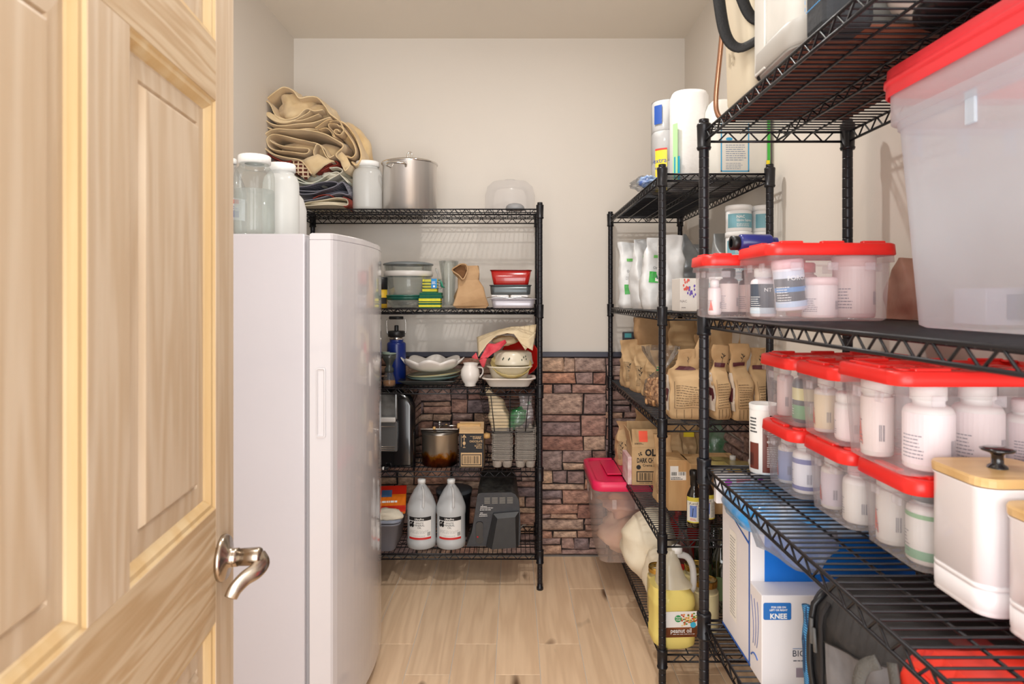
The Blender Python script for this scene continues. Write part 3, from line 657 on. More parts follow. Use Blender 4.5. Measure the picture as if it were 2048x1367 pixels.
t = thing('glass_bowl', 'clear glass bowl with wavy green rims nested under the lidded bowl', 'bowl', (X(816, 3.2), 3.21, S2 + 0.0005))
def wv(a, r_, z_): return 1 + 0.012 * math.sin(a * 14)
MB().lathe([(0.112, 0.045), (0.123, 0.058), (0.125, 0.061), (0.122, 0.063)], 70, wob=wv).build('rim', M('green_glass_rim', (38, 96, 84), 0.15), t)
MB().lathe([(0.110, 0.038), (0.119, 0.046), (0.121, 0.049), (0.118, 0.051)], 70, wob=wv).build('rim', M('green_glass_rim'), t)
MB().lathe([(0.084, 0.004), (0.104, 0.03), (0.1135, 0.046)], 48).build('bowl_wall', glass, t)
# sponges, one thing each
yel = M('yellow_sponge', (232, 222, 70), 0.95, var=0.12, vs=40, bump=0.7, bs=260); grn = M('green_scourer', (20, 96, 78), 0.95, var=0.2, vs=60, bump=0.7, bs=400)
sx0 = X(860, 3.11)
spec = [(0, 0.016, 0.105, 0.0, 0, 'bottom yellow sponge of the wrapped stack', 'y'), (0.0162, 0.012, 0.105, 0.0, 0.0, 'second sponge up, wrapped in clear film', 'g'), (0.0284, 0.018, 0.105, 0.0, 0, 'third yellow sponge, top of the wrapped stack', 'y'), (0.0466, 0.014, 0.108, 0.005, 0.0, 'dark green scourer with a yellow corner lying on the wrapped sponges', 'g2'), (0.0608, 0.014, 0.105, 0.004, 0.0, 'green backed sponge in the middle of the sponge stack', 'g2'),
        (0.075, 0.018, 0.07, 0.0, 0, 'yellow sponge with green base under the bagged sponges', 'y'), (0.0932, 0.014, 0.072, 0.002, 0, 'bagged yellow sponge below the blue tag', 'y'), (0.1074, 0.014, 0.072, 0.002, 0, 'bagged yellow sponge behind the blue tag', 'y'), (0.1216, 0.016, 0.072, 0.002, 0, 'topmost yellow sponge inside the bag', 'y')]
for i, (z, h, w_, dx, a, lab, kd) in enumerate(spec):
    t = thing('sponge', lab, 'sponge', (sx0 + dx, 3.125, S2 + z), a, 'kitchen sponges stacked on the second shelf')
    gh = 0.004 if kd == 'y' else (h * 0.65 if kd == 'g' else h * 0.8)
    MB().box(0, 0, gh / 2, w_, 0.066, gh, 0.001).build('scourer', grn, t)
    MB().box(0, 0, gh + (h - gh) / 2, w_, 0.066, h - gh - 0.0002, 0.002, 2).build('foam', yel if kd != 'g2' else M('green_yellow_foam', (70, 132, 80), 0.95), t)
t = thing('sponge_wrapper', 'clear crinkled film bag with blue tag around the upper sponges', 'bag', (sx0 + 0.01, 3.122, S2 + 0.092))
mb = MB(); loops = []
for (z, w_, d_, ox) in ((0, 0.082, 0.074, 0), (0.02, 0.09, 0.078, 0.005), (0.04, 0.094, 0.076, 0.008), (0.048, 0.084, 0.06, 0.008)):
    loops.append([(p[0] + 0.004 * noise.noise(Vector(p) * 60), p[1], p[2] + 0.003 * noise.noise(Vector(p) * 45)) for p in rr(ox, 0, w_, d_, 0.01, z, 5)])
mb.loft(loops, cap=False); 
mb.tube(cr_([(0.045, -0.01, 0.02), (0.036, -0.02, 0.045), (0.030, -0.02, 0.07), (0.018, -0.02, 0.10)], 5), [0.02, 0.016, 0.012, 0.009, 0.007, 0.006, 0.006, 0.005, 0.005, 0.005, 0.004, 0.005, 0.006, 0.006, 0.004, 0.002], 7)
mb.build('film', clear, t)
tg = MB(); S = plane((0.006, -0.041, 0.016), (1, 0, 0), (0, 0, 1)); tg.box(0.013, -0.0405, 0.026, 0.027, 0.001, 0.045, 0.0005); tg.build('tag', COL((20, 132, 196)), t)
mb = MB(); p_disc(mb, S, 0.007, -0.004, 0.005, off=0.001); p_lines(mb, S, -0.003, 0.008, 0.016, 0.022, 3, 0.001); mb.build('print', WHT(), t)
mb = MB(); mb.tube(cr_([(0.062, -0.02, 0.006), (0.05, -0.03, 0.012), (0.045, -0.03, 0.03), (0.035, -0.03, 0.045)], 4), [0.003, 0.005, 0.007, 0.009, 0.011, 0.012, 0.012, 0.012, 0.011, 0.01, 0.008, 0.006, 0.003], 6, flat=(1, 0.35)); mb.build('wrapper_print', COL((30, 140, 110)), t)
t = thing('glass_vase', 'tall clear glass vase standing behind the paper bag', 'vase', (X(897, 3.24), 3.25, S2))
MB().lathe([(0, 0.004), (0.035, 0), (0.04, 0.004), (0.034, 0.05), (0.032, 0.09), (0.036, 0.15), (0.047, 0.215), (0.050, 0.235), (0.047, 0.234), (0.033, 0.15), (0.029, 0.09), (0.031, 0.05), (0.034, 0.012), (0, 0.014)], 40).build('wall', glass, t)
# brown paper lunch bag folded open at the top
kraft = M('kraft_paper', (204, 172, 130), 0.85, col2=(186, 150, 108), vs=9, bump=1.0, bs=15)
kraft2 = M('brown_paper', (186, 152, 114), 0.85, col2=(166, 130, 92), vs=9, bump=1.0, bs=13)
kin = M('paper_inside_shade', (112, 76, 44), 0.9)  # shade inside the open bag, painted as a darker brown
t = thing('paper_bag', 'crumpled brown paper bag with an open twisted top, centre of the second shelf', 'bag', (X(940, 3.14), 3.15, S2), 0.1)
def crump(p, a, f, s_): v = Vector(p); return (p[0] + a * noise.noise(v * f + Vector((s_, 0, 0))), p[1] + a * noise.noise(v * f + Vector((0, s_, 0))), p[2] + 0.5 * a * noise.noise(v * f + Vector((0, 0, s_))))
loops = []
for (z, w_, d_, ox, oy, r_) in ((0, 0.145, 0.085, 0.004, 0, 0.006), (0.012, 0.168, 0.10, 0.004, 0, 0.008), (0.055, 0.148, 0.088, 0.002, 0, 0.008), (0.10, 0.122, 0.07, -0.002, 0, 0.008), (0.135, 0.106, 0.06, -0.004, 0, 0.010), (0.17, 0.100, 0.062, -0.006, 0, 0.012), (0.205, 0.098, 0.05, -0.006, 0, 0.010)):
    loops.append([crump((p[0], p[1], p[2]), 0.012, 26, 4) for p in rr(ox, oy, w_, d_, r_, z, 2)])
MB().loft(loops, cap=True, smooth=False).build('paper', kraft2, t)
op = [(-0.088, 0.182), (-0.066, 0.200), (-0.045, 0.211), (-0.022, 0.208), (-0.014, 0.186), (-0.022, 0.160), (-0.036, 0.138), (-0.056, 0.158)]
oc = (-0.045, 0.180)
MB().loft([[(x, -0.052 + 0.02 * abs(x + 0.03) * 10 * 0.1, z) for x, z in op], [(oc[0] + (x - oc[0]) * 0.8, -0.036, oc[1] + (z - oc[1]) * 0.8) for x, z in op]], cap=True, cap0=False, smooth=False).build('paper_inside_shade', kin, t)
mb = MB(); lip = [(x, -0.054, z) for x, z in op]; mb.tube(cr_(lip, 3, True), 0.0035, 5, closed=True, smooth=False)
mb.loft([[(x, -0.052, z) for x, z in op], [(-0.05 + (x + 0.045) * 0.75, -0.015, 0.165 + (z - 0.18) * 1.0) for x, z in op]], cap=False, cap0=False, smooth=False); mb.build('folded_lip', kraft2, t)
# stack of pans at the right
enr = M('red_enamel', (176, 28, 24), 0.18, var=0.15, vs=8, coat=0.5)
def pan(name, label, cx, y, z, w0, w1, d0, d1, h, m, cat='pan', lip=0.006, rimm=None):
    t = thing(name, label, cat, (cx, y, z)); r_ = 0.02
    MB().loft([rr(0, 0, w0, d0, r_, 0), rr(0, 0, w0 + 0.006, d0 + 0.006, r_, 0.004), rr(0, 0, w1, d1, r_ + 0.004, h - 0.003), rr(0, 0, w1 - 0.006, d1 - 0.006, r_, h - 0.003), rr(0, 0, w0, d0, r_, 0.008)]).build('pan_wall', m, t)
    MB().loft([rr(0, 0, w1, d1, r_ + 0.004, h - 0.004), rr(0, 0, w1 + 2 * lip, d1 + 2 * lip, r_ + 0.008, h - 0.003), rr(0, 0, w1 + 2 * lip, d1 + 2 * lip, r_ + 0.008, h), rr(0, 0, w1 - 0.006, d1 - 0.006, r_, h)], cap=False, cap0=False).build('rim', rimm or m, t)
    return t
px_ = X(1022, 3.14)
t = pan('baking_tray', 'shallow white foil tray with rolled edge, bottom of the pan stack', px_ + 0.01, 3.17, S2, 0.19, 0.21, 0.14, 0.16, 0.045, M('pale_tin', (196, 192, 200), 0.35, 0.3), lip=0.008)
t = thing('foil_parcel', 'two white wrapped packets side by side in the bottom tray', 'packet', (px_ - 0.006, 3.165, S2 + 0.0455))
for s_ in (-1, 1): MB().box(s_ * 0.046, 0, 0.009, 0.085, 0.14, 0.018, 0.007, 2, smooth=True).build('packet', M('white_foil_packet', (226, 224, 224), 0.45, bump=0.5, bs=60), t)
MB().tube([(-0.11, -0.072, 0.004), (-0.06, -0.076, 0.012), (0.0, -0.077, 0.002), (0.05, -0.077, 0.010), (0.105, -0.074, 0.003)], 0.002, 5).build('wire_clip', chrome, t)
gtin = M('grey_tin', (92, 98, 100), 0.32, 0.5, var=0.15, vs=10)
pan('cake_tin', 'dull grey metal cake tin under the red pan', px_ - 0.002, 3.17, S2 + 0.0645, 0.185, 0.198, 0.13, 0.145, 0.047, gtin, 'tin', 0.004)
pan('bread_pan', 'glossy red enamel pan on top of the pan stack', px_ + 0.0, 3.17, S2 + 0.1120, 0.165, 0.198, 0.12, 0.14, 0.072, enr, 'pan', 0.003, M('dark_red_rim', (96, 20, 18), 0.3))
t = thing('spice_shaker', 'yellow and black container half hidden by the freezer door on the second shelf', 'container', (X(762, 3.14), 3.14, S2))
MB().lathe([(0, 0), (0.03, 0), (0.03, 0.09), (0, 0.09)], 24).build('body', COL((206, 168, 40)), t); capm(MB(), 0.031, 0.09, 0.06).build('cap', M('black_plastic', (26, 26, 28), 0.4), t)
mb = MB(); p_rect(mb, cyl(0.0303), -0.04, 0.02, 0.04, 0.05, 0.0005, 10); mb.build('label', INK(), t)

# ---- third shelf
navy = M('navy_enamel', (18, 40, 110), 0.3, var=0.1, vs=12); bkp = M('black_plastic', (26, 26, 28), 0.4)
t = thing('water_flask', 'navy blue insulated flask with black bail handle beside the freezer', 'flask', (X(790, 3.2), 3.24, S3))
MB().lathe(shoulder(0.047, 0.225, 0.034, 0.018), 36).build('body', navy, t); MB().lathe([(0.034, 0.218), (0.036, 0.219), (0.036, 0.232), (0.034, 0.233)], 36).build('collar', chrome, t)
MB().lathe([(0.03, 0.232), (0.042, 0.233), (0.042, 0.258), (0.038, 0.262), (0.0, 0.262)], 32).lathe([(0.011, 0.262), (0.011, 0.285), (0.009, 0.29), (0, 0.29)], 16).build('lid', bkp, t)
MB().tube(cr_([(-0.044, 0, 0.245), (-0.048, 0, 0.27), (-0.042, 0, 0.325), (0.036, 0, 0.325), (0.046, 0, 0.28), (0.044, 0, 0.245)], 4), 0.0022, 6).build('bail_wire', chrome, t)
MB().tube([(-0.036, 0, 0.327), (0.034, 0, 0.327)], 0.008, 10).build('grip', bkp, t)
t = thing('coffee_grinder', 'hand coffee grinder with smoky hopper and glass jar half full of grounds', 'grinder', (X(778, 3.11), 3.115, S3))
MB().lathe([(0.0, 0.004), (0.028, 0), (0.031, 0.01), (0.029, 0.035), (0.020, 0.062), (0.019, 0.07)], 28, wob=lambda a, r_, z_: 1 + 0.02 * math.cos(a * 14)).build('glass_jar', glass, t)
MB().lathe([(0, 0.005), (0.026, 0.004), (0.029, 0.012), (0.028, 0.028), (0, 0.03)], 28).build('grounds', M('coffee_grounds', (150, 96, 40), 0.9, var=0.2, vs=60), t)
MB().lathe([(0.019, 0.068), (0.022, 0.07), (0.022, 0.086), (0.014, 0.098), (0.020, 0.115), (0.032, 0.135), (0.034, 0.15), (0.030, 0.155), (0, 0.156)], 28).build('hopper', M('smoky_hopper', (62, 66, 64), 0.25), t)
MB().tube([(0, 0, 0.158), (0.004, -0.01, 0.163), (-0.03, -0.012, 0.165)], 0.004, 8).lathe([(0, 0.156), (0.034, 0.156), (0.034, 0.161), (0, 0.163)], 28).build('lid', M('sage_lid', (132, 146, 134), 0.4), t)
t = thing('serving_tray', 'dark square plate at the bottom of the plate stack', 'plate', (X(858, 3.2), 3.21, S3))
MB().loft([rr(0, 0, 0.18, 0.16, 0.01, 0), rr(0, 0, 0.20, 0.17, 0.01, 0.006), rr(0, 0, 0.28, 0.24, 0.012, 0.026), rr(0, 0, 0.276, 0.236, 0.012, 0.029), rr(0, 0, 0.19, 0.16, 0.01, 0.010)]).build('dish', M('charcoal_glaze', (52, 54, 54), 0.25, var=0.2), t)
for i, (dx, dz, rx_, lab, c1, c2) in enumerate(((0.004, 0.020, 0.132, 'sea-green glazed plate below the yellow one', (140, 160, 150), (112, 140, 136)), (0.010, 0.034, 0.134, 'pale plate with a yellow band under the petal dish', (206, 206, 180), (190, 198, 176)))):
    t = thing('dinner_plate', lab, 'plate', (X(866, 3.2) + dx, 3.21, S3 + dz), group='plates stacked on the third shelf', rot=(0, -0.05 * i - 0.03, 0))
    MB().lathe([(0, 0), (0.07, 0), (0.075, 0.003), (0.115, 0.012), (rx_, 0.021), (rx_ + 0.001, 0.024), (0.112, 0.016), (0.07, 0.007), (0, 0.006)], 48).build('dish', M('glaze_%d' % i, c1, 0.2, col2=c2, vs=12), t)
    MB().lathe([(rx_ - 0.006, 0.019), (rx_ + 0.0005, 0.0215), (rx_ + 0.0012, 0.0235)], 48).build('rim_band', COL((196, 170, 84) if i else (96, 130, 130)), t)
t = thing('petal_dish', 'white ceramic dish with scalloped lotus petals on top of the plates', 'dish', (X(865, 3.2), 3.205, S3 + 0.067))
def petal(a, r_, z_):
    return 1 + 0.13 * (abs(math.cos(a * 4.0)) - 0.5) * min(1, max(0, (r_ - 0.05) / 0.1))
mbp = MB().lathe([(0, 0), (0.06, 0), (0.08, 0.004), (0.115, 0.018), (0.14, 0.038), (0.150, 0.054), (0.145, 0.055), (0.134, 0.042), (0.11, 0.024), (0.07, 0.009), (0, 0.008)], 96, wob=petal)
mbp.v = [(x, y, z + (0.018 * (abs(math.cos(math.atan2(y, x) * 4)) - 0.4) * max(0, (math.hypot(x, y) - 0.08) / 0.07))) for x, y, z in mbp.v]
mbp.build('dish', M('white_ceramic', (232, 226, 220), 0.25, var=0.03), t)
cer = M('white_ceramic')
t = thing('milk_jug', 'small round white ceramic jug between plates and casserole', 'jug', (X(940, 3.12), 3.13, S3))
MB().lathe([(0, 0), (0.027, 0), (0.028, 0.004), (0.026, 0.009), (0.040, 0.03), (0.0465, 0.055), (0.043, 0.08), (0.032, 0.098), (0.030, 0.105), (0.034, 0.112), (0.031, 0.112), (0.027, 0.104), (0.038, 0.08), (0.04, 0.055), (0.03, 0.02), (0, 0.012)], 36, wob=lambda a, r_, z_: 1 + (0.28 * max(0, math.cos(a)) ** 8 + 0.0) * (z_ > 0.1)).build('body', cer, t)
MB().tube(cr_([(0.036, 0.012, 0.09), (0.058, 0.02, 0.085), (0.060, 0.02, 0.06), (0.045, 0.012, 0.04)], 5), 0.004, 8).build('handle', cer, t)
cx_ = X(1018, 3.13)
def oven_dish(name, label, x, y, z, w0, d0, w1, d1, h, m, th=0.006, r=0.03, lip=0.008):
    t = thing(name, label, 'dish', (x, y, z))
    MB().loft([rr(0, 0, w0, d0, r, 0), rr(0, 0, w0 + 0.012, d0 + 0.012, r + 0.006, 0.008), rr(0, 0, w1, d1, r + 0.015, h - 0.008), rr(0, 0, w1 + 2 * lip, d1 + 2 * lip, r + 0.02, h - 0.006), rr(0, 0, w1 + 2 * lip, d1 + 2 * lip, r + 0.02, h - 0.001), rr(0, 0, w1 + lip, d1 + lip, r + 0.02, h), rr(0, 0, w1 - th * 2, d1 - th * 2, r + 0.01, h - 0.006), rr(0, 0, w0, d0, r, 0.010)]).build('dish_wall', m, t)
    return t
oven_dish('baking_dish', 'white rectangular baking dish under the cream casserole', cx_, 3.15, S3, 0.19, 0.11, 0.235, 0.16, 0.044, M('warm_white_ceramic', (234, 224, 214), 0.25, var=0.03), r=0.03, lip=0.012)
oven_dish('casserole_dish', 'cream oval casserole dish standing in the white baking dish', cx_ + 0.002, 3.15, S3 + 0.0105, 0.145, 0.09, 0.205, 0.14, 0.088, M('cream_ceramic', (226, 216, 194), 0.25, var=0.04), r=0.045, lip=0.009)
t = thing('speckled_bowl', 'oval bowl with olive inside and ruffled rim tilted in the casserole', 'bowl', (cx_ + 0.008, 3.15, S3 + 0.070), rot=(0.55, 0.06, 0))
MB().lathe([(0, 0), (0.05, 0.0), (0.085, 0.022), (0.100, 0.048), (0.096, 0.05), (0.08, 0.028), (0.045, 0.008), (0, 0.007)], 60, wob=lambda a, r_, z_: 1 + 0.02 * math.sin(a * 18) * (z_ > 0.04)).build('bowl_wall', M('olive_glaze', (196, 178, 122), 0.25, col2=(172, 152, 96), vs=10), t)
t = thing('berry_bowl', 'upturned cream bowl painted with small green leaves above the olive bowl', 'bowl', (cx_ + 0.018, 3.20, S3 + 0.1))
MB().lathe([(0.100, 0.0), (0.104, 0.004), (0.098, 0.02), (0.093, 0.055), (0.08, 0.064), (0, 0.066)], 44).build('bowl_wall', M('cream_ceramic'), t)
mb = MB(); S = cyl(0.0965)
for u, v in ((-0.05, 0.03), (-0.045, 0.036), (-0.02, 0.03), (-0.015, 0.035), (0.045, 0.028), (0.055, 0.04), (0.07, 0.03), (0.066, 0.044)): p_disc(mb, S, u, v, 0.0025, 0.005, 0.002)
mb.build('leaf_decoration', COL((40, 66, 48)), t)
t = thing('red_bowl', 'bright red round bowl edge showing behind the canvas bag', 'bowl', (cx_ + 0.07, 3.30, S3 + 0.0), rot=(R(70), 0, 0))
t.location = (cx_ + 0.055, 3.36, S3 + 0.105)
MB().lathe([(0, 0), (0.05, 0), (0.09, 0.02), (0.1, 0.05), (0.095, 0.05), (0.085, 0.024), (0.04, 0.006), (0, 0.006)], 40).build('bowl_wall', M('bright_red', (214, 30, 24), 0.3), t)
# canvas bag draped over the bowls
canv = M('canvas_cloth', (228, 210, 178), 0.9, col2=(212, 190, 152), vs=8, bump=0.3, bs=200)
t = thing('canvas_bag', 'cream canvas bag draped open-mouthed over the bowls', 'bag', (0, 0, 0))
def cz_(a, b, y): return (X(940 + a / 9.113, y), y, Z(630 + b / 9.113, y))
def sheet(mb, top, bot, nv=6, amp=0.004, seed=0, sag=0.0):
    n = len(top)
    def fn(u, v):
        i = min(int(u * (n - 1)), n - 2); f = u * (n - 1) - i
        a = Vector(top[i]).lerp(Vector(top[i + 1]), f); b = Vector(bot[i]).lerp(Vector(bot[i + 1]), f)
        p = a.lerp(b, v); q_ = noise.noise(p * 25 + Vector((seed, 0, 0))); p.y += amp * q_ - sag * math.sin(math.pi * v); p.z += amp * 0.4 * noise.noise(p * 18 + Vector((0, seed, 0))); return p
    mb.grid(fn, (n - 1) * 4, nv)
mb = MB()
sheet(mb, [cz_(125, 400, 3.16), cz_(330, 330, 3.14), (cz_(540, 260, 3.13)), cz_(760, 205, 3.13), cz_(950, 205, 3.13), cz_(1080, 180, 3.14), cz_(1210, 170, 3.15)],
      [cz_(150, 760, 3.09), cz_(300, 540, 3.09), cz_(480, 370, 3.085), cz_(680, 330, 3.085), cz_(800, 340, 3.085), cz_(930, 520, 3.085), cz_(1140, 640, 3.09)], 8, 0.006, 3, 0.004)
sheet(mb, [cz_(800, 340, 3.086), cz_(930, 400, 3.086), cz_(1060, 420, 3.09), cz_(1200, 300, 3.12)], [cz_(1010, 640, 3.088), cz_(1040, 600, 3.09), cz_(1090, 590, 3.09), cz_(1140, 640, 3.10)], 6, 0.005, 8)
sheet(mb, [cz_(125, 400, 3.16), cz_(540, 260, 3.13), cz_(950, 205, 3.13), cz_(1210, 170, 3.15)], [cz_(180, 480, 3.34), cz_(540, 350, 3.36), cz_(950, 330, 3.36), cz_(1190, 420, 3.34)], 5, 0.006, 5)
mb.build('canvas', canv, t, solid=0.002)
t = thing('paper_parcel', 'crumpled cream parcel inside the mouth of the canvas bag', 'parcel', (0, 0, 0)); mb = MB(); p = cz_(640, 460, 3.19); blob(mb, p[0], p[2], 3.19, 0.060, 0.06, 0.024, 5, 0.25); mb.build('wrap', M('parcel_paper', (222, 200, 164), 0.85, var=0.1, bump=0.4, bs=40), t)
t = thing('tea_towel', 'pinkish red cloth hanging out of the canvas bag over the jug', 'towel', (0, 0, 0))
mb = MB()
sheet(mb, [cz_(320, 520, 3.10), cz_(450, 530, 3.09), cz_(560, 480, 3.09), cz_(640, 440, 3.10), cz_(665, 500, 3.11)], [cz_(180, 800, 3.075), cz_(250, 790, 3.065), cz_(320, 780, 3.065), cz_(420, 690, 3.07), cz_(560, 620, 3.09)], 10, 0.014, 7)
sheet(mb, [cz_(165, 820, 3.068), cz_(240, 780, 3.062), cz_(310, 790, 3.066)], [cz_(215, 930, 3.075), cz_(235, 955, 3.07), cz_(265, 930, 3.075)], 5, 0.005, 9)
sheet(mb, [cz_(110, 680, 3.09), cz_(130, 740, 3.085), cz_(150, 800, 3.085)], [cz_(30, 760, 3.10), cz_(50, 780, 3.10), cz_(110, 800, 3.09)], 4, 0.004, 2)
mb.build('cloth', M('pink_red_cloth', (206, 56, 72), 0.9, col2=(226, 96, 104), vs=22, bump=0.4, bs=200), t, solid=0.0025)
# ---- fourth shelf of the left unit
t = thing('toaster_oven', 'glossy black countertop oven with silver handle bar beside the freezer', 'oven', (X(770, 3.12), 3.20, S4))
gb = M('gloss_black', (16, 16, 18), 0.12, coat=0.5)
x1 = X(835, 3.2) - X(770, 3.12); w0 = 0.30
MB().loft([[(x, y, z) for x, y, z in rr(x1 - w0 / 2, 0.03, w0, 0.24, 0.03, zz)] for zz in (0.004, 0.30)] + [rr(x1 - w0 / 2 - 0.01, 0.03, w0 - 0.02, 0.23, 0.03, 0.34), rr(x1 - w0 / 2 - 0.04, 0.03, w0 - 0.08, 0.20, 0.03, 0.372)]).build('housing', gb, t)
MB().box(x1 - 0.21, -0.106, 0.155, 0.26, 0.018, 0.145, 0.006, 2).build('glass_drawer', M('smoked_window', (92, 92, 92), 0.12, coat=0.6), t)
MB().box(x1 - 0.21, -0.106, 0.300, 0.26, 0.016, 0.13, 0.02, 3).build('upper_window', M('smoked_window2', (120, 120, 118), 0.08, coat=0.8, col2=(50, 50, 50), vs=9), t)
MB().box(x1 - 0.215, -0.124, 0.238, 0.26, 0.02, 0.024, 0.006, 2).build('handle', M('silver_bar', (206, 202, 198), 0.35, 0.2), t, 'silver handle bar')
mb = MB()
for z in (0.092, 0.100, 0.108, 0.205): mb.tube([(x1 - 0.33, -0.117, z), (x1 - 0.09, -0.117, z)], 0.0014, 5)
mb.build('rack_wires', chrome, t)
mb = MB(); p_text(mb, plane((x1 - 0.19, -0.0905, 0.055), (1, 0, 0), (0, 0, 1)), '-INFINITY', 0, 0, 0.010, 0.001); mb.build('print', COL((120, 120, 112)), t)
t = thing('plug_adapter', 'small white and black plug lying in front of the black oven', 'plug', (X(772, 3.07), 3.075, S4)); MB().box(0, 0, 0.007, 0.022, 0.02, 0.014, 0.003).build('body', bkp, t); MB().box(-0.013, -0.003, 0.008, 0.008, 0.016, 0.012, 0.001).build('face', WHT(), t)
# popcorn popper
def burnt():
    if 'burnt_steel' in MC: return MC['burnt_steel']
    m, nt, b = base('burnt_steel'); L = nt.links; b.inputs['Metallic'].default_value = 0.9; b.inputs['Roughness'].default_value = 0.28
    tc = nd(nt, 'ShaderNodeTexCoord'); sp = nd(nt, 'ShaderNodeSeparateXYZ'); L.new(tc.outputs['Object'], sp.inputs[0])
    n = nd(nt, 'ShaderNodeTexNoise'); n.inputs['Scale'].default_value = 26; n.inputs['Detail'].default_value = 6; L.new(tc.outputs['Object'], n.inputs['Vector'])
    ad = nd(nt, 'ShaderNodeMath', operation='MULTIPLY_ADD'); ad.inputs[1].default_value = -0.09; L.new(n.outputs['Fac'], ad.inputs[0]); L.new(sp.outputs['Z'], ad.inputs[2])
    cr = nd(nt, 'ShaderNodeValToRGB'); e = cr.color_ramp.elements
    mr = nd(nt, 'ShaderNodeMapRange'); mr.inputs['From Min'].default_value = -0.04; mr.inputs['From Max'].default_value = 0.05; L.new(ad.outputs[0], mr.inputs[0]); L.new(mr.outputs[0], cr.inputs[0])
    e[0].color = lin((34, 14, 8)); e[1].color = lin((200, 192, 180)); e[1].position = 0.72
    x = e.new(0.35); x.color = lin((104, 48, 14)); x = e.new(0.55); x.color = lin((190, 128, 40)); L.new(cr.outputs[0], b.inputs['Base Color'])
    MC['burnt_steel'] = m; return m
t = thing('popcorn_popper', 'steel stovetop popcorn popper scorched brown at its base, crank on top', 'pot', (X(878, 3.15), 3.19, S4))
MB().lathe([(0, 0.002), (0.082, 0), (0.088, 0.006), (0.0885, 0.152), (0.0925, 0.156), (0.0925, 0.160), (0.086, 0.160)], 48).build('body', burnt(), t)
MB().lathe([(0.094, 0.159), (0.095, 0.165), (0.07, 0.171), (0.02, 0.173), (0, 0.173)], 48).build('lid', M('dull_steel', (128, 122, 116), 0.3, 0.9), t)
mb = MB(); mb.box(0, -0.03, 0.178, 0.185, 0.012, 0.005, 0.001); mb.tube([(0.0, -0.02, 0.17), (0, -0.02, 0.215)], 0.003, 8); mb.lathe([(0, 0.205), (0.012, 0.206), (0.012, 0.211), (0, 0.212)], 16, (0.0, -0.02)); mb.tube([(0.0, -0.02, 0.192), (0.09, -0.04, 0.196)], 0.0035, 8); mb.build('crank', chrome, t)
wd = M('turned_wood', (222, 176, 112), 0.45, var=0.1, vs=30, stretch=(1, 8, 8))
mb = MB(); mb.lathe([(0, 0), (0.006, 0.001), (0.008, 0.007), (0.006, 0.014), (0, 0.016)], 14, (-0.022, -0.05), Matrix.Translation((0, 0, 0.178))); mb.lathe([(0, 0), (0.006, 0.001), (0.007, 0.006), (0.005, 0.012), (0, 0.013)], 14, (0.028, 0.03), Matrix.Translation((0, 0, 0.178))); mb.build('wooden_knobs', wd, t, 'small wooden lid knobs')
Rx = Matrix.Rotation(math.pi / 2, 4, 'Y')
MB().lathe([(0, 0), (0.013, 0.0), (0.0145, 0.006), (0.0125, 0.02), (0.0145, 0.06), (0.012, 0.095), (0.014, 0.108), (0.012, 0.114), (0, 0.114)], 20, mat=Matrix.Translation((0.09, -0.045, 0.196)) @ Rx).build('grip', wd, t, 'turned wooden handle')
MB().tube([(0.20, -0.045, 0.197), (0.216, -0.045, 0.194), (0.219, -0.045, 0.155)], 0.003, 8).build('rod', chrome, t)
MB().lathe([(0, 0), (0.012, 0.0), (0.015, 0.012), (0.012, 0.03), (0, 0.032)], 20, mat=Matrix.Translation((0.219, -0.045, 0.148)) @ Rx).build('knob', wd, t)
# box
def carton(name, label, x, y, z, w_, d_, h, m, rz=0, cat='box', bev=0.0015, group=None):
    t = thing(name, label, cat, (x, y, z), rz, group); MB().box(0, 0, h / 2, w_, d_, h, bev).build('carton', m, t); return t, plane((-w_ / 2, -d_ / 2, 0), (1, 0, 0), (0, 0, 1))
t, S = carton('chocolate_box', 'black and kraft printed carton reading DARK CHOCOLATE beside the popcorn popper', X(943, 3.12), 3.19, S4, 0.118, 0.15, 0.185, kraft)
mb = MB(); p_rect(mb, S, 0.0, 0.002, 0.118, 0.165, 0.0004); mb.build('panel', INK(), t)
mb = MB(); mb.grid(lambda u, v: Vector((-0.059 + 0.118 * u, -0.078 + 0.035 * v, 0.165 + 0.05 * v)), 1, 1, False); mb.build('flap', kraft, t, solid=0.002)
kp = COL((206, 170, 124)); mb = MB()
p_text(mb, S, 'DARK', 0.108, 0.138, 0.0115, 0.001, 'r', 0.02); p_text(mb, S, 'CHOCOLATE', 0.112, 0.122, 0.0105, 0.001, 'r', 0.02, 0.062)
for i, s_ in enumerate(('Creme', 'Breakfast', 'Biscuits')): p_text(mb, S, s_, 0.110, 0.111 - 0.009 * i, 0.007, 0.001, 'r', 0.02)
p_lines(mb, S, 0.052, 0.150, 0.108, 0.154, 1, 0.001); p_rect(mb, S, 0.009, 0.10, 0.0105, 0.155, 0.001)
p_rect(mb, S, 0.022, 0.130, 0.026, 0.150, 0.001); mb.add([S(0.013, 0.145, 0.001), S(0.035, 0.145, 0.001), S(0.024, 0.160, 0.001)], [(0, 1, 2)])
p_disc(mb, S, 0.024, 0.118, 0.007, 0.009, 0.001); p_rect(mb, S, 0.0232, 0.098, 0.0248, 0.112, 0.001); p_rect(mb, S, 0.018, 0.096, 0.030, 0.099, 0.001)
p_rect(mb, S, 0.008, 0.006, 0.110, 0.072, 0.001); mb.build('print', kp, t)
mb = MB()
for a in ((0.012, 0.012, 0.106, 0.016), (0.012, 0.060, 0.106, 0.064), (0.012, 0.012, 0.016, 0.064), (0.102, 0.012, 0.106, 0.064)): p_rect(mb, S, *a, 0.0014)
p_bars(mb, S, 0.022, 0.02, 0.096, 0.056, 26, 0.0014); mb.build('barcode', INK(), t)
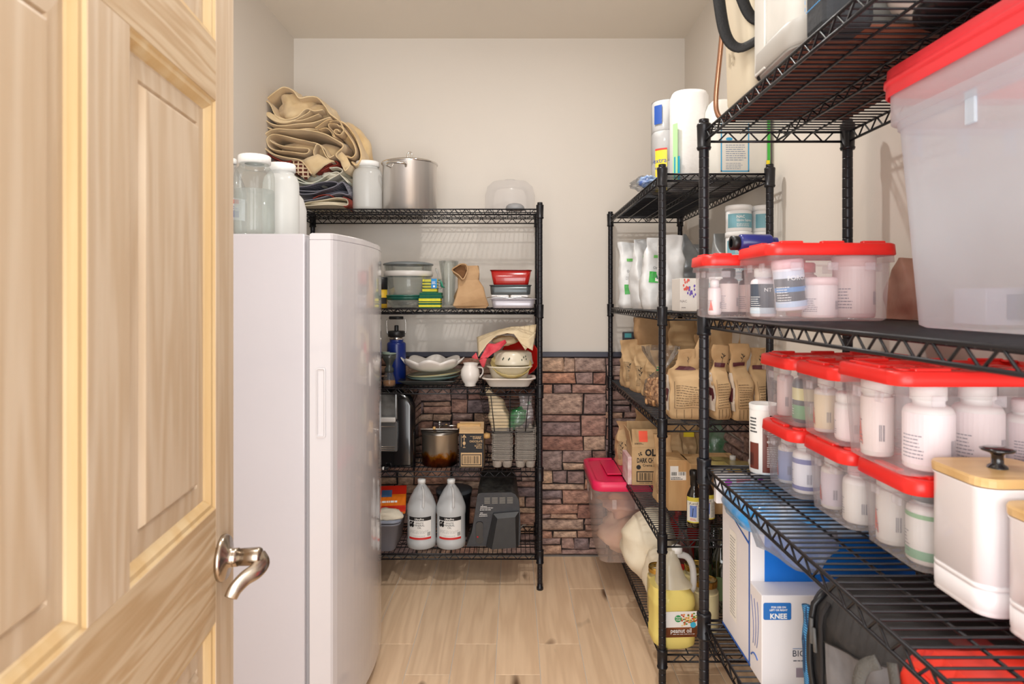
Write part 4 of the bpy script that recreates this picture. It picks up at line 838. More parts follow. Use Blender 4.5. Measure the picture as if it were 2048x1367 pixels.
# egg cartons: pulp trays nested one in another
pulp = M('grey_pulp', (176, 166, 156), 0.95, col2=(160, 150, 140), vs=30, bump=0.6, bs=120, rand=0.06)
def egg_tray():
    mb = MB()
    for cx0 in (-0.056, 0.056):
        n = 40
        def lp(ins, z, wav): return [(cx0 + (p[0] - cx0), p[1], z + wav * math.sin(i * 1.25)) for i, p in enumerate(rr(cx0, 0, 0.102 - 2 * ins, 0.20 - 2 * ins, 0.012, z, 9))]
        mb.loft([lp(0.0, 0.010, 0.0012), lp(0, 0.0125, 0.0012), lp(0.006, 0.012, 0), lp(0.014, -0.006, 0), lp(0.018, -0.007, 0)], cap=True, cap0=False)
    return mb.mesh('tray', pulp)
em = egg_tray(); et = None; ecx = X(1028, 3.12)
for i in range(23):
    o = link('egg_carton', em); o.location = (ecx + rnd.uniform(-.0015, .0015), 3.20 + rnd.uniform(-.002, .002), S4 + 0.032 + i * 0.0068); o.rotation_euler = (0, rnd.uniform(-.01, .01), 0)
    o['label'] = 'grey pulp egg carton in the middle of the nested stack under the wire basket'; o['category'] = 'egg carton'; o['group'] = 'nested egg cartons on the fourth shelf'
    if i in (0, 22):
        o['label'] = 'lowest egg carton of the stack, its egg cups standing on the shelf' if i == 0 else 'topmost open egg carton of the stack with ragged rim'; del o['group']
    if i == 0:
        mb = MB()
        for cx0 in (-0.056, 0.056):
            for a in (-0.024, 0.024):
                for b in (-0.07, -0.023, 0.024, 0.07): mb.lathe([(0, -0.031), (0.018, -0.031), (0.0215, -0.028), (0.025, 0.002)], 14, (cx0 + a, b))
        mb.build('cups', pulp, o)
    if i == 22:
        mb = MB()
        for a in (-0.10, -0.056, -0.012, 0.012, 0.034, 0.078): mb.lathe([(0.013, 0.010), (0.008, 0.024), (0.004, 0.028), (0, 0.029)], 8, (a, -0.07 + 0.0 * a))
        mb.build('dividers', pulp, o)
# hanging wire basket under the third shelf
bw = M('basket_wire', (34, 32, 34), 0.4, 0.4)
t = thing('wire_basket', 'black wire basket hanging under the third shelf with bags inside', 'basket', (X(1020, 3.12), 3.19, 0)); mb = MB()
zt, zb, wt, wb = S3 - 0.035, S3 - 0.215, 0.29, 0.235; dt, db = 0.26, 0.20
tl = -wt / 2 + 0.005
for k in range(12):
    f = k / 11; z = zb + (zt - zb) * f; w_ = wb + (wt - wb) * f; d_ = db + (dt - db) * f
    mb.tube([(p[0] + 0.0, p[1], p[2]) for p in rr(0, 0, w_, d_, 0.03, z, 4)], 0.0012 if k not in (0, 11) else 0.003, 5, closed=True)
for k in range(9): x = -wb / 2 + wb * k / 8; mb.tube([(x, -db / 2, zb), (x, db / 2, zb)], 0.0012, 5)
for k in (-1, 0, 1): mb.tube([(k * wt / 3.2, -dt / 2, zt), (k * wb / 3.2, -db / 2, zb), (k * wb / 3.2, db / 2, zb), (k * wt / 3.2, dt / 2, zt)], 0.0022, 5)
mb.build('wire_grid', bw, t)
mb = MB()
for sx in (-1, 1):
    for y in (-0.07, 0.07): mb.tube([(sx * wt / 2, y, zt), (sx * wt / 2, y, S3 - 0.032), (sx * (wt / 2 - 0.03), y, S3 + 0.003)], 0.0025, 6)
mb.build('hook', bw, t)
def pouch(name, label, cat, loc, w_, d_, h, keys, m, e=0.45, amp=0.006, fq=14, seed=0, rz=0, rot=None, group=None, nu=40, part='pouch', kz=None):
    """soft bag: superellipse sections; keys = (t, width factor, depth factor, x shift, y shift). Returns thing and front / side print maps"""
    t = thing(name, label, cat, loc, rz, group, rot)
    def key(tt):
        for a, b in zip(keys, keys[1:]):
            if tt <= b[0] + 1e-9:
                f = (tt - a[0]) / max(1e-9, b[0] - a[0]); f = f * f * (3 - 2 * f) * 0.5 + f * 0.5; return [a[i] + (b[i] - a[i]) * f for i in range(1, 5)]
        return list(keys[-1][1:])
    def sg(v, p): return math.copysign(abs(v) ** p, v)
    def pt(a, tt, off=0):
        fw_, fd_, ox, oy = key(min(max(tt, 0), 1)); p = Vector((ox + w_ / 2 * fw_ * sg(math.sin(a), e), oy - d_ / 2 * fd_ * sg(math.cos(a), e), h * tt))
        v = Vector((p.x + seed * 1.7, p.y, p.z)); k = amp * (0.3 + min(1, tt * 4)) * noise.noise(v * fq) + amp * 0.5 * noise.noise(v * fq * 2.7)
        d = Vector((math.sin(a), -math.cos(a), 0)); q_ = p + d * (k + off); q_.z += 0.6 * amp * noise.noise(v * fq + Vector((0, 9, 0))) * min(1, tt * 5); return q_
    nv = 26; mb = MB()
    loops = [[pt(2 * math.pi * i / nu, j / nv) for i in range(nu)] for j in range(nv + 1)]; mb.loft(loops, True, True); mb.build(part, m, t)
    def front(u, v, off=0): uu = max(-0.995, min(0.995, u / (w_ / 2))); return pt(math.asin(math.copysign(abs(uu) ** (1 / e), uu)), v / h, off + 0.0012)
    def side(sgn):
        def f_(u, v, off=0): uu = max(-0.995, min(0.995, u / (d_ / 2))); return pt(sgn * (math.pi / 2 - math.asin(math.copysign(abs(uu) ** (1 / e), -uu))) if sgn > 0 else -(math.pi / 2 - math.asin(math.copysign(abs(uu) ** (1 / e), -uu))), v / h, off + 0.0012)
        return f_
    return t, front, side
STAND = [(0, 0.92, 0.85, 0, 0), (0.05, 1, 1, 0, 0), (0.4, 1, 0.95, 0, 0), (0.75, 1, 0.5, 0, 0), (0.92, 0.98, 0.10, 0, 0), (1, 0.98, 0.06, 0, 0)]
bx = X(1020, 3.12)
pouch('cloth_bag', 'cream cloth bag standing in the hanging wire basket', 'bag', (bx - 0.055, 3.16, zb + 0.003), 0.10, 0.12, 0.205, [(0, 0.9, 0.9, 0.01, 0), (0.3, 1, 1, 0, 0), (0.6, 0.75, 0.6, -0.012, 0), (0.8, 0.5, 0.3, -0.035, 0), (1, 0.25, 0.1, -0.055, 0)], canv, amp=0.012, seed=3)
pouch('plastic_bag', 'green and clear produce bag slumped in the hanging wire basket', 'bag', (bx + 0.03, 3.17, zb + 0.003), 0.10, 0.10, 0.13, [(0, 0.4, 0.9, -0.02, 0), (0.3, 0.8, 1, 0, 0), (0.6, 0.9, 0.7, 0.02, 0), (1, 0.3, 0.1, 0.055, 0)], M('green_film', (36, 120, 62), 0.25, col2=(150, 160, 150), vs=14, bump=0.8, bs=30, coat=0.4), amp=0.016, seed=8)
pouch('plastic_bag', 'greyish clear crinkled bag at the right in the hanging wire basket', 'bag', (bx + 0.075, 3.18, zb + 0.003), 0.07, 0.10, 0.17, STAND, M('grey_film', (166, 156, 156), 0.2, col2=(120, 112, 114), vs=14, bump=0.8, bs=30, coat=0.4), amp=0.014, seed=18)
# ---- bottom shelf of the left unit
oilw = thin('jug_plastic', (250, 250, 251), (240, 241, 242), 0.72, 0.2, 0.3)
def gallon(label, px, group='gallon jugs of mineral oil'):
    t = thing('mineral_oil_jug', label, 'jug', (X(px, 3.10), 3.155, S5), 0, group)
    MB().lathe([(0, 0.004), (0.060, 0), (0.070, 0.006), (0.0715, 0.035), (0.069, 0.042), (0.069, 0.155), (0.0715, 0.165), (0.0715, 0.190), (0.068, 0.205), (0.055, 0.240), (0.036, 0.275), (0.021, 0.295), (0.018, 0.30), (0.018, 0.318)], 44).build('body', oilw, t)
    MB().lathe([(0, 0.008), (0.064, 0.008), (0.066, 0.04), (0.066, 0.205), (0, 0.206)], 36).build('oil', M('pale_oil', (206, 212, 214), 0.3), t)
    capm(MB(), 0.0195, 0.305, 0.020).build('cap', M('white_cap'), t)
    MB().tube(cr_([(0.005, -0.022, 0.292), (0.012, -0.036, 0.280), (0.016, -0.052, 0.25), (0.017, -0.066, 0.215), (0.017, -0.069, 0.205)], 4), 0.0065, 10).build('handle', milk, t)
    S = cyl(0.0695, 0, z=0.052); mb = MB(); p_rect(mb, S, -0.058, 0, 0.058, 0.105, 0.0006, 14); mb.build('label', WHT(), t)
    mb = MB(); p_rect(mb, S, -0.058, 0.090, 0.058, 0.107, 0.0009, 14)
    for u, v, r_ in ((-0.046, 0.076, 0.010), (-0.036, 0.068, 0.008), (-0.050, 0.066, 0.007), (-0.032, 0.082, 0.005)): p_disc(mb, S, u, v, r_, r_ * 1.2, 0.001)
    p_text(mb, S, 'WHITE', -0.001, 0.075, 0.0092, 0.0012); p_text(mb, S, 'MINERAL', -0.001, 0.064, 0.0092, 0.0012); p_text(mb, S, 'OIL', -0.001, 0.053, 0.0092, 0.0012)
    p_bars(mb, S, 0.038, 0.016, 0.055, 0.034, 14, 0.0012); mb.build('print', INK(), t)
    mb = MB(); p_text(mb, S, 'UltraPro', -0.002, 0.0935, 0.0095, 0.0016, bold=0.03); mb.build('brand_print', WHT(), t)
    mb = MB(); p_lines(mb, S, -0.052, 0.030, 0.05, 0.046, 4, 0.001, 2, 0.25); p_lines(mb, S, -0.03, 0.016, 0.03, 0.02, 1, 0.001, 4, 0.4); mb.build('small_print', COL((150, 150, 152)), t)
    mb = MB(); p_rect(mb, S, -0.058, 0.0, 0.058, 0.010, 0.001, 14); mb.build('red_band', COL((214, 44, 44)), t)
gallon('left gallon jug of white mineral oil on the bottom shelf', 840); gallon('right gallon jug of white mineral oil, oil level slightly lower', 900)
t = thing('storage_tub', 'grey plastic tub full of rags and cleaning packets beside the freezer', 'tub', (X(754, 3.1), 3.19, S5))
gr = M('grey_tub', (124, 124, 134), 0.45, var=0.06)
MB().loft([rr(0, 0, 0.17, 0.22, 0.03, 0), rr(0, 0, 0.18, 0.23, 0.03, 0.008), rr(0, 0, 0.215, 0.265, 0.035, 0.125), rr(0, 0, 0.23, 0.28, 0.04, 0.127), rr(0, 0, 0.232, 0.282, 0.04, 0.136), rr(0, 0, 0.205, 0.255, 0.03, 0.136), rr(0, 0, 0.17, 0.22, 0.03, 0.012)]).build('tub_wall', gr, t)
MB().loft([rr(0.0, 0.0, 0.236, 0.286, 0.04, 0.142), rr(0, 0, 0.24, 0.29, 0.04, 0.152), rr(0, 0, 0.22, 0.27, 0.04, 0.156), rr(0, 0, 0.205, 0.255, 0.03, 0.150)], cap=False, cap0=False).build('second_rim', M('blue_grey_rim', (138, 144, 160), 0.4), t)
t = thing('cleaning_rags', 'folded cream rag drooping over the edge of the grey tub', 'rag', (X(765, 3.05), 3.10, S5 + 0.150)); mb = MB(); blob(mb, 0.01, 0.018, 0.0, 0.075, 0.05, 0.028, 7, 0.25); mb.build('cloth', M('cream_rag', (230, 220, 200), 0.95, var=0.08, bump=0.4, bs=90), t)
t = thing('sponge_packet', 'orange and red packet lettered upside down, leaning on rags in the grey tub', 'packet', (X(786, 3.15), 3.13, S5 + 0.165), rot=(R(38), 0, 0.12))
MB().box(0, 0.065, 0.012, 0.13, 0.15, 0.024, 0.007, 2).build('packet', M('orange_film', (230, 120, 30), 0.25, coat=0.4, bump=0.3, bs=30), t)
S = plane((-0.065, -0.01, 0.0245), (1, 0, 0), (0, 1, 0)); mb = MB(); p_rect(mb, S, 0, 0.10, 0.13, 0.15, 0.0005); p_rect(mb, S, 0, 0.0, 0.13, 0.035, 0.0005); mb.build('red_panel', COL((206, 44, 26), 0.3), t)
mb = MB(); p_rect(mb, S, 0.01, 0.085, 0.06, 0.125, 0.001); mb.build('blue_panel', COL((70, 100, 140), 0.3), t)
mb = MB(); p_text(mb, S, 'Scotch', 0.05, 0.018, 0.020, 0.0012, bold=0.03, rot=math.pi); mb.build('letters', COL((246, 206, 40)), t); mb = MB(); p_lines(mb, S, 0.015, 0.052, 0.11, 0.064, 1, 0.0012, 2, 0.9); mb.build('white_letters', WHT(), t)
t = thing('lidded_bucket', 'dark round bucket with grey lid behind the right mineral oil jug', 'bucket', (X(908, 3.3), 3.30, S5)); MB().lathe([(0, 0), (0.075, 0), (0.085, 0.2), (0.09, 0.205), (0.09, 0.225), (0.085, 0.226)], 36).build('body', M('black_plastic'), t); MB().lathe([(0.092, 0.222), (0.093, 0.235), (0.08, 0.24), (0, 0.238)], 36).build('lid', M('slate_lid', (70, 74, 78), 0.5), t)
t = thing('document_shredder', 'dusty black tapered appliance with louvres, red light switch and raised cover', 'appliance', (X(985, 3.12), 3.18, S5), 0.06)
bkd = M('dusty_black', (40, 42, 48), 0.42, col2=(56, 57, 60), vs=18, bump=0.2, bs=90)
# face outline in zoom px (750,960, scale 6.827)
def ap(a, b): return (X(750 + a / 6.827, 3.11) - X(985, 3.12), Z(960 + b / 6.827, 3.11) - S5)
out_ = [ap(*p) for p in ((1240, 880), (1255, 840), (1310, 690), (1345, 480), (1385, 200), (1400, 165), (1440, 155), (1850, 155), (1900, 180), (1945, 250), (1965, 400), (1975, 700), (1960, 880))]
MB().prism([(x * 1.0, z) for x, z in out_], -0.085, -0.079).build('face_plate', bkd, t)
mb = MB(); mb.loft([[(x, -0.079, z) for x, z in out_], [(x * 1.0 + 0.006, 0.05, z * 1.02 + 0.0) for x, z in out_], [(x * 0.9 + 0.015, 0.14, z * 1.2) for x, z in out_], [(x * 0.7 + 0.02, 0.17, z * 1.15) for x, z in out_]]); mb.build('housing', M('black_grain', (34, 34, 34), 0.5, col2=(70, 70, 66), vs=40, bump=0.4, bs=120), t)
mb = MB(); a0_ = [ap(*p) for p in ((1510, 870), (1600, 435), (1950, 405), (1925, 600), (1900, 870))]; c0_ = [ap(*p) for p in ((1565, 890), (1640, 480), (1900, 462), (1905, 880))]
lo = [ap(*p) for p in ((1505, 870), (1600, 430), (1950, 405), (1940, 880))]
mb.loft([[(x, -0.085, z) for x, z in lo], [(x, -0.098, z) for x, z in lo], [(x, -0.118, z) for x, z in [ap(*p) for p in ((1580, 890), (1655, 480), (1895, 462), (1905, 875))]]], smooth=False); mb.build('raised_cover', M('black_cover', (46, 47, 49), 0.4, var=0.2, vs=30), t)
mb = MB()
for i in range(4):
    for j in range(5):
        x, z = ap(1480 + 103 * i, 225 + 18 * j); mb.box(x + 0.014, -0.0862, z, 0.028, 0.002, 0.003)
mb.build('louvres', M('grey_louvre', (140, 136, 128), 0.5), t)
mb = MB(); x, z = ap(1415, 690); mb.loft([[(p[0], -0.085, p[1]) for p in rr(x, z, 0.036, 0.105, 0.014, 0)], [(p[0], -0.091, p[1]) for p in rr(x, z, 0.034, 0.103, 0.014, 0)]]); mb.build('switch', M('gloss_black'), t)
mb = MB(); x, z = ap(1390, 745); mb.lathe([(0, 0), (0.0045, 0), (0.004, 0.003), (0, 0.004)], 14, mat=Matrix.Translation((x, -0.091, z)) @ Matrix.Rotation(math.pi / 2, 4, 'X')); mb.build('indicator', COL((190, 40, 50)), t)
S = plane((0, -0.0855, 0), (1, 0, 0), (0, 0, 1)); mb = MB()
for (a, b, wz) in ((1450, 325, 14), (1430, 345, 110), (1425, 365, 190), (1420, 390, 200), (1425, 430, 40), (1415, 450, 130), (1410, 472, 120)): x, z = ap(a, b); p_lines(mb, S, x, z, x + wz / 6.827 * 0.0024, z + 0.0035, 1, 0.0012, a, 0.8)
mb.build('print', WHT(), t)
mb = MB(); x, z = ap(1930, 700); mb.tube(cr_([(x, 0.0, z), (x + 0.02, -0.01, z - 0.003), (x + 0.035, 0.0, z + 0.004), (x + 0.05, 0.02, z - 0.004)], 4), 0.003, 6); mb.build('cable', M('dusty_cable', (120, 120, 114), 0.7), t)

# ================================================================== FAR RIGHT UNIT  (front rim x = 0.50, y 2.19..3.38)
RXF = 0.50
# ---- top shelf
t = thing('toilet_paper_pack', 'wrapped pack of toilet paper rolls standing three high, yellow label', 'toilet paper', (X(1332, 2.62) + 0.005, 2.62, TOP + 0.0005), group=None)
wr = M('tissue_white', (222, 220, 218), 0.8, bump=0.3, bs=70)
for i in range(3): MB().lathe([(0.02, 0.001), (0.058, 0.001), (0.0615, 0.006), (0.0615, 0.116), (0.058, 0.122), (0.02, 0.122)], 32, (0, 0), Matrix.Translation((0, 0, 0.122 * i))).build('roll', wr, t)
S = cyl(0.064, 0); MB().lathe([(0.063, 0.002), (0.0645, 0.18), (0.063, 0.366), (0.03, 0.372)], 32, wob=lambda a, r_, z_: 1 + 0.012 * math.sin(a * 5 + z_ * 30)).build('wrapper', clear, t)
mb = MB(); p_rect(mb, S, -0.065, 0.0, -0.015, 0.17, 0.002, 8); mb.build('label', COL((240, 214, 66), 0.35), t)
mb = MB(); p_text(mb, S, 'essentials', -0.04, 0.09, 0.013, 0.003, w_=0.052); mb.build('blue_lettering', COL((40, 84, 170)), t)
mb = MB(); p_rect(mb, S, -0.065, 0.165, -0.015, 0.172, 0.0026, 8); mb.build('red_edge', COL((226, 70, 60)), t)
mb = MB(); p_rect(mb, S, -0.07, 0.27, -0.035, 0.345, 0.0026, 8); p_text(mb, S, 'extra', -0.045, 0.115, 0.02, 0.003); mb.build('blue_print', COL((40, 84, 170)), t)
def towels(label, px, d, w_, h, group='tall paper towel packs'):
    t = thing('paper_towel_pack', label, 'paper towels', (px, d, TOP + 0.0005)); MB().loft([rr(0, 0, w_ * .94, 0.13, 0.05, 0), rr(0, 0, w_, 0.14, 0.055, 0.01), rr(0, 0, w_, 0.14, 0.055, h - 0.02), rr(0, 0, w_ * 0.9, 0.12, 0.05, h - 0.004), rr(0, 0, w_ * 0.6, 0.08, 0.03, h)]).build('wrapped_roll', wr, t); return t
t = towels('tall white paper towel roll with teal and green side stripe beside the toilet paper', X(1378, 2.42), 2.42, 0.135, 0.345)
mb = MB(); S = plane((-0.068, -0.07, 0), (0.15, -1, 0), (0, 0, 1)); mb.grid(lambda u, v: Vector((-0.0715 + 0.012 * u, -0.045 - 0.022 * u, 0.005 + 0.21 * v + 0.0)), 2, 6); mb.build('green_stripe', COL((176, 220, 160), 0.4), t)
mb = MB(); mb.grid(lambda u, v: Vector((-0.0690 + 0.016 * u, -0.052 - 0.020 * u, 0.003 + 0.09 * v)), 2, 3); mb.build('teal_stripe', COL((30, 156, 186), 0.4), t)
t = towels('second tall white paper towel pack, behind the pack with the outlined label', X(1440, 2.66), 2.66, 0.16, 0.36)
mb = MB(); S = plane((0, -0.0703, 0), (1, 0, 0), (0, 0, 1)); p_rect(mb, S, -0.03, 0.325, 0.05, 0.352, 0.001); mb.build('tape', COL((44, 84, 160)), t)
t = thing('napkin_pack', 'wide soft pack with blue outlined label and lines of print, right end of top shelf', 'paper towels', (X(1474, 2.33), 2.36, TOP + 0.0005))
MB().loft([rr(0, 0, 0.205, 0.17, 0.03, 0), rr(0, 0, 0.215, 0.18, 0.03, 0.02), rr(0, 0, 0.215, 0.18, 0.03, 0.25), rr(0, 0, 0.19, 0.15, 0.03, 0.28)]).build('pack', M('pack_white', (216, 214, 206), 0.4, bump=0.3, bs=30), t)
S = plane((-0.10, -0.09, 0), (1, 0, 0), (0, 0, 1)); mb = MB()
for a in ((0.022, 0.02, 0.026, 0.19), (0.118, 0.02, 0.122, 0.19), (0.022, 0.02, 0.122, 0.024)): p_rect(mb, S, *a, 0.001)
p_disc(mb, S, 0.052, 0.135, 0.012, 0.006, 0.001); mb.build('blue_outline', COL((52, 158, 206), 0.4), t)
mb = MB(); p_lines(mb, S, 0.04, 0.06, 0.112, 0.12, 8, 0.001, 5, 0.3); p_lines(mb, S, 0.04, 0.03, 0.105, 0.055, 4, 0.001, 6, 0.25); mb.build('print', COL((120, 136, 160)), t)
mb = MB(); p_rect(mb, S, 0.186, 0.02, 0.196, 0.24, 0.001); mb.build('green_edge', COL((60, 178, 60), 0.4), t); mb = MB(); p_rect(mb, S, 0.182, 0.01, 0.194, 0.06, 0.0016); mb.build('yellow_tag', COL((246, 220, 30)), t)
t = thing('plastic_bag', 'crumpled blue and clear plastic wrap poking over the left edge of the top shelf', 'bag', (0.535, 2.62, TOP + 0.002)); mb = MB(); 
mb = MB(); blob(mb, -0.015, 0.028, -0.05, 0.052, 0.06, 0.028, 4, 0.5); mb.build('clear_film', clear, t); mb = MB(); blob(mb, -0.005, 0.032, -0.07, 0.040, 0.04, 0.022, 14, 0.7); mb.build('blue_film', M('blue_film', (40, 88, 168), 0.15, col2=(190, 214, 236), vs=34, coat=0.6, bump=0.8, bs=40), t)
t = thing('flat_packages', 'flat silver and blue packages lying on the far right top shelf, seen through its wires', 'package', (0.69, 3.0, TOP + 0.001)); MB().box(0, 0, 0.015, 0.30, 0.6, 0.03, 0.01, 2).build('package', M('silver_film', (130, 132, 138), 0.3, 0.3, col2=(70, 72, 80), vs=10, bump=0.5, bs=30), t)
# ---- second shelf: mylar pouches
myl = M('mylar_pouch', (214, 215, 216), 0.42, 0.12, col2=(230, 230, 230), vs=9, bump=0.7, bs=22)
myg = M('mylar_silver', (158, 162, 166), 0.3, 0.5, col2=(186, 190, 192), vs=9, bump=0.6, bs=24)
def sprig(mb, S, u, v, h, lean=0.0, off=0.0014, s=1.0, n=5):
    for i in range(8): f = i / 8; p_rect(mb, S, u + lean * f, v + h * f, u + lean * f + 0.0018 * s, v + h * (f + 0.125), off)
    for i in range(n):
        f = 0.35 + 0.6 * i / n; sg_ = 1 if i % 2 else -1
        a = (u + lean * f, v + h * f); b = (a[0] + sg_ * 0.008 * s, a[1] + 0.010 * s)
        mb.add([S(a[0], a[1], off), S(b[0], b[1] - 0.003 * s, off), S(b[0] + sg_ * 0.003 * s, b[1] + 0.004 * s, off), S(b[0] - sg_ * 0.003, b[1], off)], [(0, 1, 2, 3)])
def mylar(px, d, w_, dd, h, m, seed, label, rz=0.0, lab=True, tip=0.0, rot=None, lv=0.5, keys=None):
    t, Fm, Sd = pouch('mylar_pouch', label, 'pouch', (X(px, d), d, S2), w_, dd, h, keys or [(0, 0.86, 0.8, 0, 0), (0.06, 1, 1, 0, 0), (0.35, 1.02, 0.9, 0, 0), (0.7, 0.98, 0.55, tip * 0.5, 0), (0.9, 0.96, 0.12, tip, 0), (1, 0.98, 0.04, tip * 1.1, 0)], m, e=0.6, amp=0.011, fq=13, seed=seed, rz=rz, rot=rot)
    if lab:
        mb = MB(); v = h * 0.22 * lv * 2; p_rect(mb, Fm, -w_ * 0.3, v, w_ * 0.3, v + 0.045, 0.0015, 5, 3); mb.build('green_label', COL((70, 178, 80), 0.35), t)
        mb = MB(); p_rect(mb, Fm, -w_ * 0.10, v + 0.006, w_ * 0.18, v + 0.020, 0.0022, 3, 1); p_rect(mb, Fm, w_ * 0.02, v + 0.030, w_ * 0.3, v + 0.046, 0.0022, 3, 1); mb.build('label_white', WHT(), t)
        mb = MB(); p_rect(mb, Fm, -w_ * 0.06, v + 0.016, w_ * 0.10, v + 0.03, 0.0026, 2, 1); mb.build('label_picture', COL((24, 90, 84)), t)
        mb = MB(); p_rect(mb, Fm, -w_ * 0.2, h * 0.72, w_ * 0.16, h * 0.76, 0.0015, 3, 1); mb.build('logo_green', COL((110, 190, 96)), t)
        mb = MB(); p_text(mb, Fm, 'Organic', 0, h * 0.56, 0.012, 0.002); p_lines(mb, Fm, -w_ * 0.25, h * 0.44, w_ * 0.2, h * 0.5, 3, 0.002, seed, 0.2); mb.build('print', COL((120, 122, 126)), t)
    return t
mylar(1262, 3.12, 0.125, 0.09, 0.315, myl, 1, 'leftmost white mylar pouch with a green picture label low on its front')
mylar(1287, 2.95, 0.115, 0.09, 0.315, myl, 2, 'second white mylar pouch from the left with small green labels', rz=0.5, lv=0.62)
mylar(1312, 2.76, 0.13, 0.09, 0.305, myl, 3, 'third white mylar pouch, green label at mid height, just left of the front post', tip=0.02, lv=0.85)
mylar(1342, 2.60, 0.10, 0.09, 0.300, myl, 4, 'white mylar pouch directly behind the front post', lab=False, tip=0.0)
mylar(1385, 2.86, 0.16, 0.09, 0.33, myg, 5, 'crinkled silver pouch twisted to a point behind the white carton', lab=False, tip=-0.01, keys=[(0, 0.8, 0.8, 0, 0), (0.1, 1, 1, 0, 0), (0.5, 0.9, 0.8, 0, 0), (0.8, 0.5, 0.4, -0.02, 0), (1, 0.08, 0.08, -0.035, 0)])
t = mylar(1412, 3.05, 0.18, 0.09, 0.30, myg, 6, 'dark silver pouch with small green logo behind the twisted one', lab=False)
mylar(1446, 2.62, 0.08, 0.12, 0.31, myg, 9, 'silver pouch edge with green label beside the supplement tubs', rz=0.3, lv=1.2, lab=True)
t, S = carton('flower_print_box', 'white carton printed with red and purple flower strokes below the silver pouches', X(1392, 2.33), 2.36, S2, 0.13, 0.12, 0.118, M('white_card', (232, 226, 220), 0.6))
fl = random.Random(4)
for colr, (cx0, cz0) in (((226, 96, 84), (0.022, 0.098)), ((112, 88, 182), (0.038, 0.075))):
    mb = MB()
    for i in range(16):
        a = fl.uniform(-0.016, 0.016) * (0.7 if colr[0] > 200 else 1); b = fl.uniform(-0.024, 0.022); p_disc(mb, S, cx0 + a, min(cz0 + b, 0.112), 0.0028, 0.005, 0.0006 + 0.0001 * i, 8)
    mb.build('flower_print', COL(colr), t)
mb = MB(); p_text(mb, S, 'NAC', 0.012, 0.032, 0.009); p_lines(mb, S, 0.005, 0.012, 0.02, 0.018, 1); mb.build('print', COL((140, 130, 128)), t)
def tub(label, x, y, z, r, h, a=0.0, group='teal labelled supplement tubs', names=('NAC', 'Glycine Supreme')):
    t = thing('supplement_tub', label, 'tub', (x, y, z), a, group)
    MB().lathe([(0, 0), (r * 0.92, 0), (r * 0.97, 0.003), (r * 0.97, h * 0.78), (r * 0.9, h * 0.8)], 36).build('body', M('white_tub', (236, 236, 236), 0.3), t)
    capm(MB(), r, h * 0.79, h * 0.21).build('lid', M('white_tub'), t)
    S = cyl(r * 0.97, 0, z=h * 0.13); lh = h * 0.53; mb = MB(); p_rect(mb, S, -r * 1.5, 0, r * 1.5, lh, 0.0006, 16); mb.build('label', COL((120, 172, 186), 0.35), t)
    mb = MB(); p_text(mb, S, names[0], -r * 0.75, lh * 0.68, 0.010, 0.0012, 'l', 0.02); p_text(mb, S, names[1], -r * 0.75, lh * 0.44, 0.009, 0.0012, 'l', 0.01, r * 1.25); p_lines(mb, S, -r * 0.75, lh * 0.08, r * 0.3, lh * 0.34, 3, 0.0012, 3, 0.35); mb.build('print', WHT(), t)
    return t
for i in range(4):
    ht = ['lowest', 'second', 'third', 'topmost'][i]
    tub(ht + ' teal and white supplement tub in the stack left of the rear post', X(1481, 2.32), 2.34, S2 + 0.0955 * i, 0.0465, 0.095, 0.1 * i)
    tub(ht + ' teal and white supplement tub in the stack behind the right rear post', X(1532, 2.32) + 0.005, 2.35, S2 + 0.0955 * i, 0.0465, 0.095, 0.5)
for i in range(2): tub(('lower', 'upper')[i] + ' small teal tub between flower carton and tall tub stack', X(1430, 2.28), 2.27, S2 + 0.0605 * i, 0.038, 0.06, 0.0)
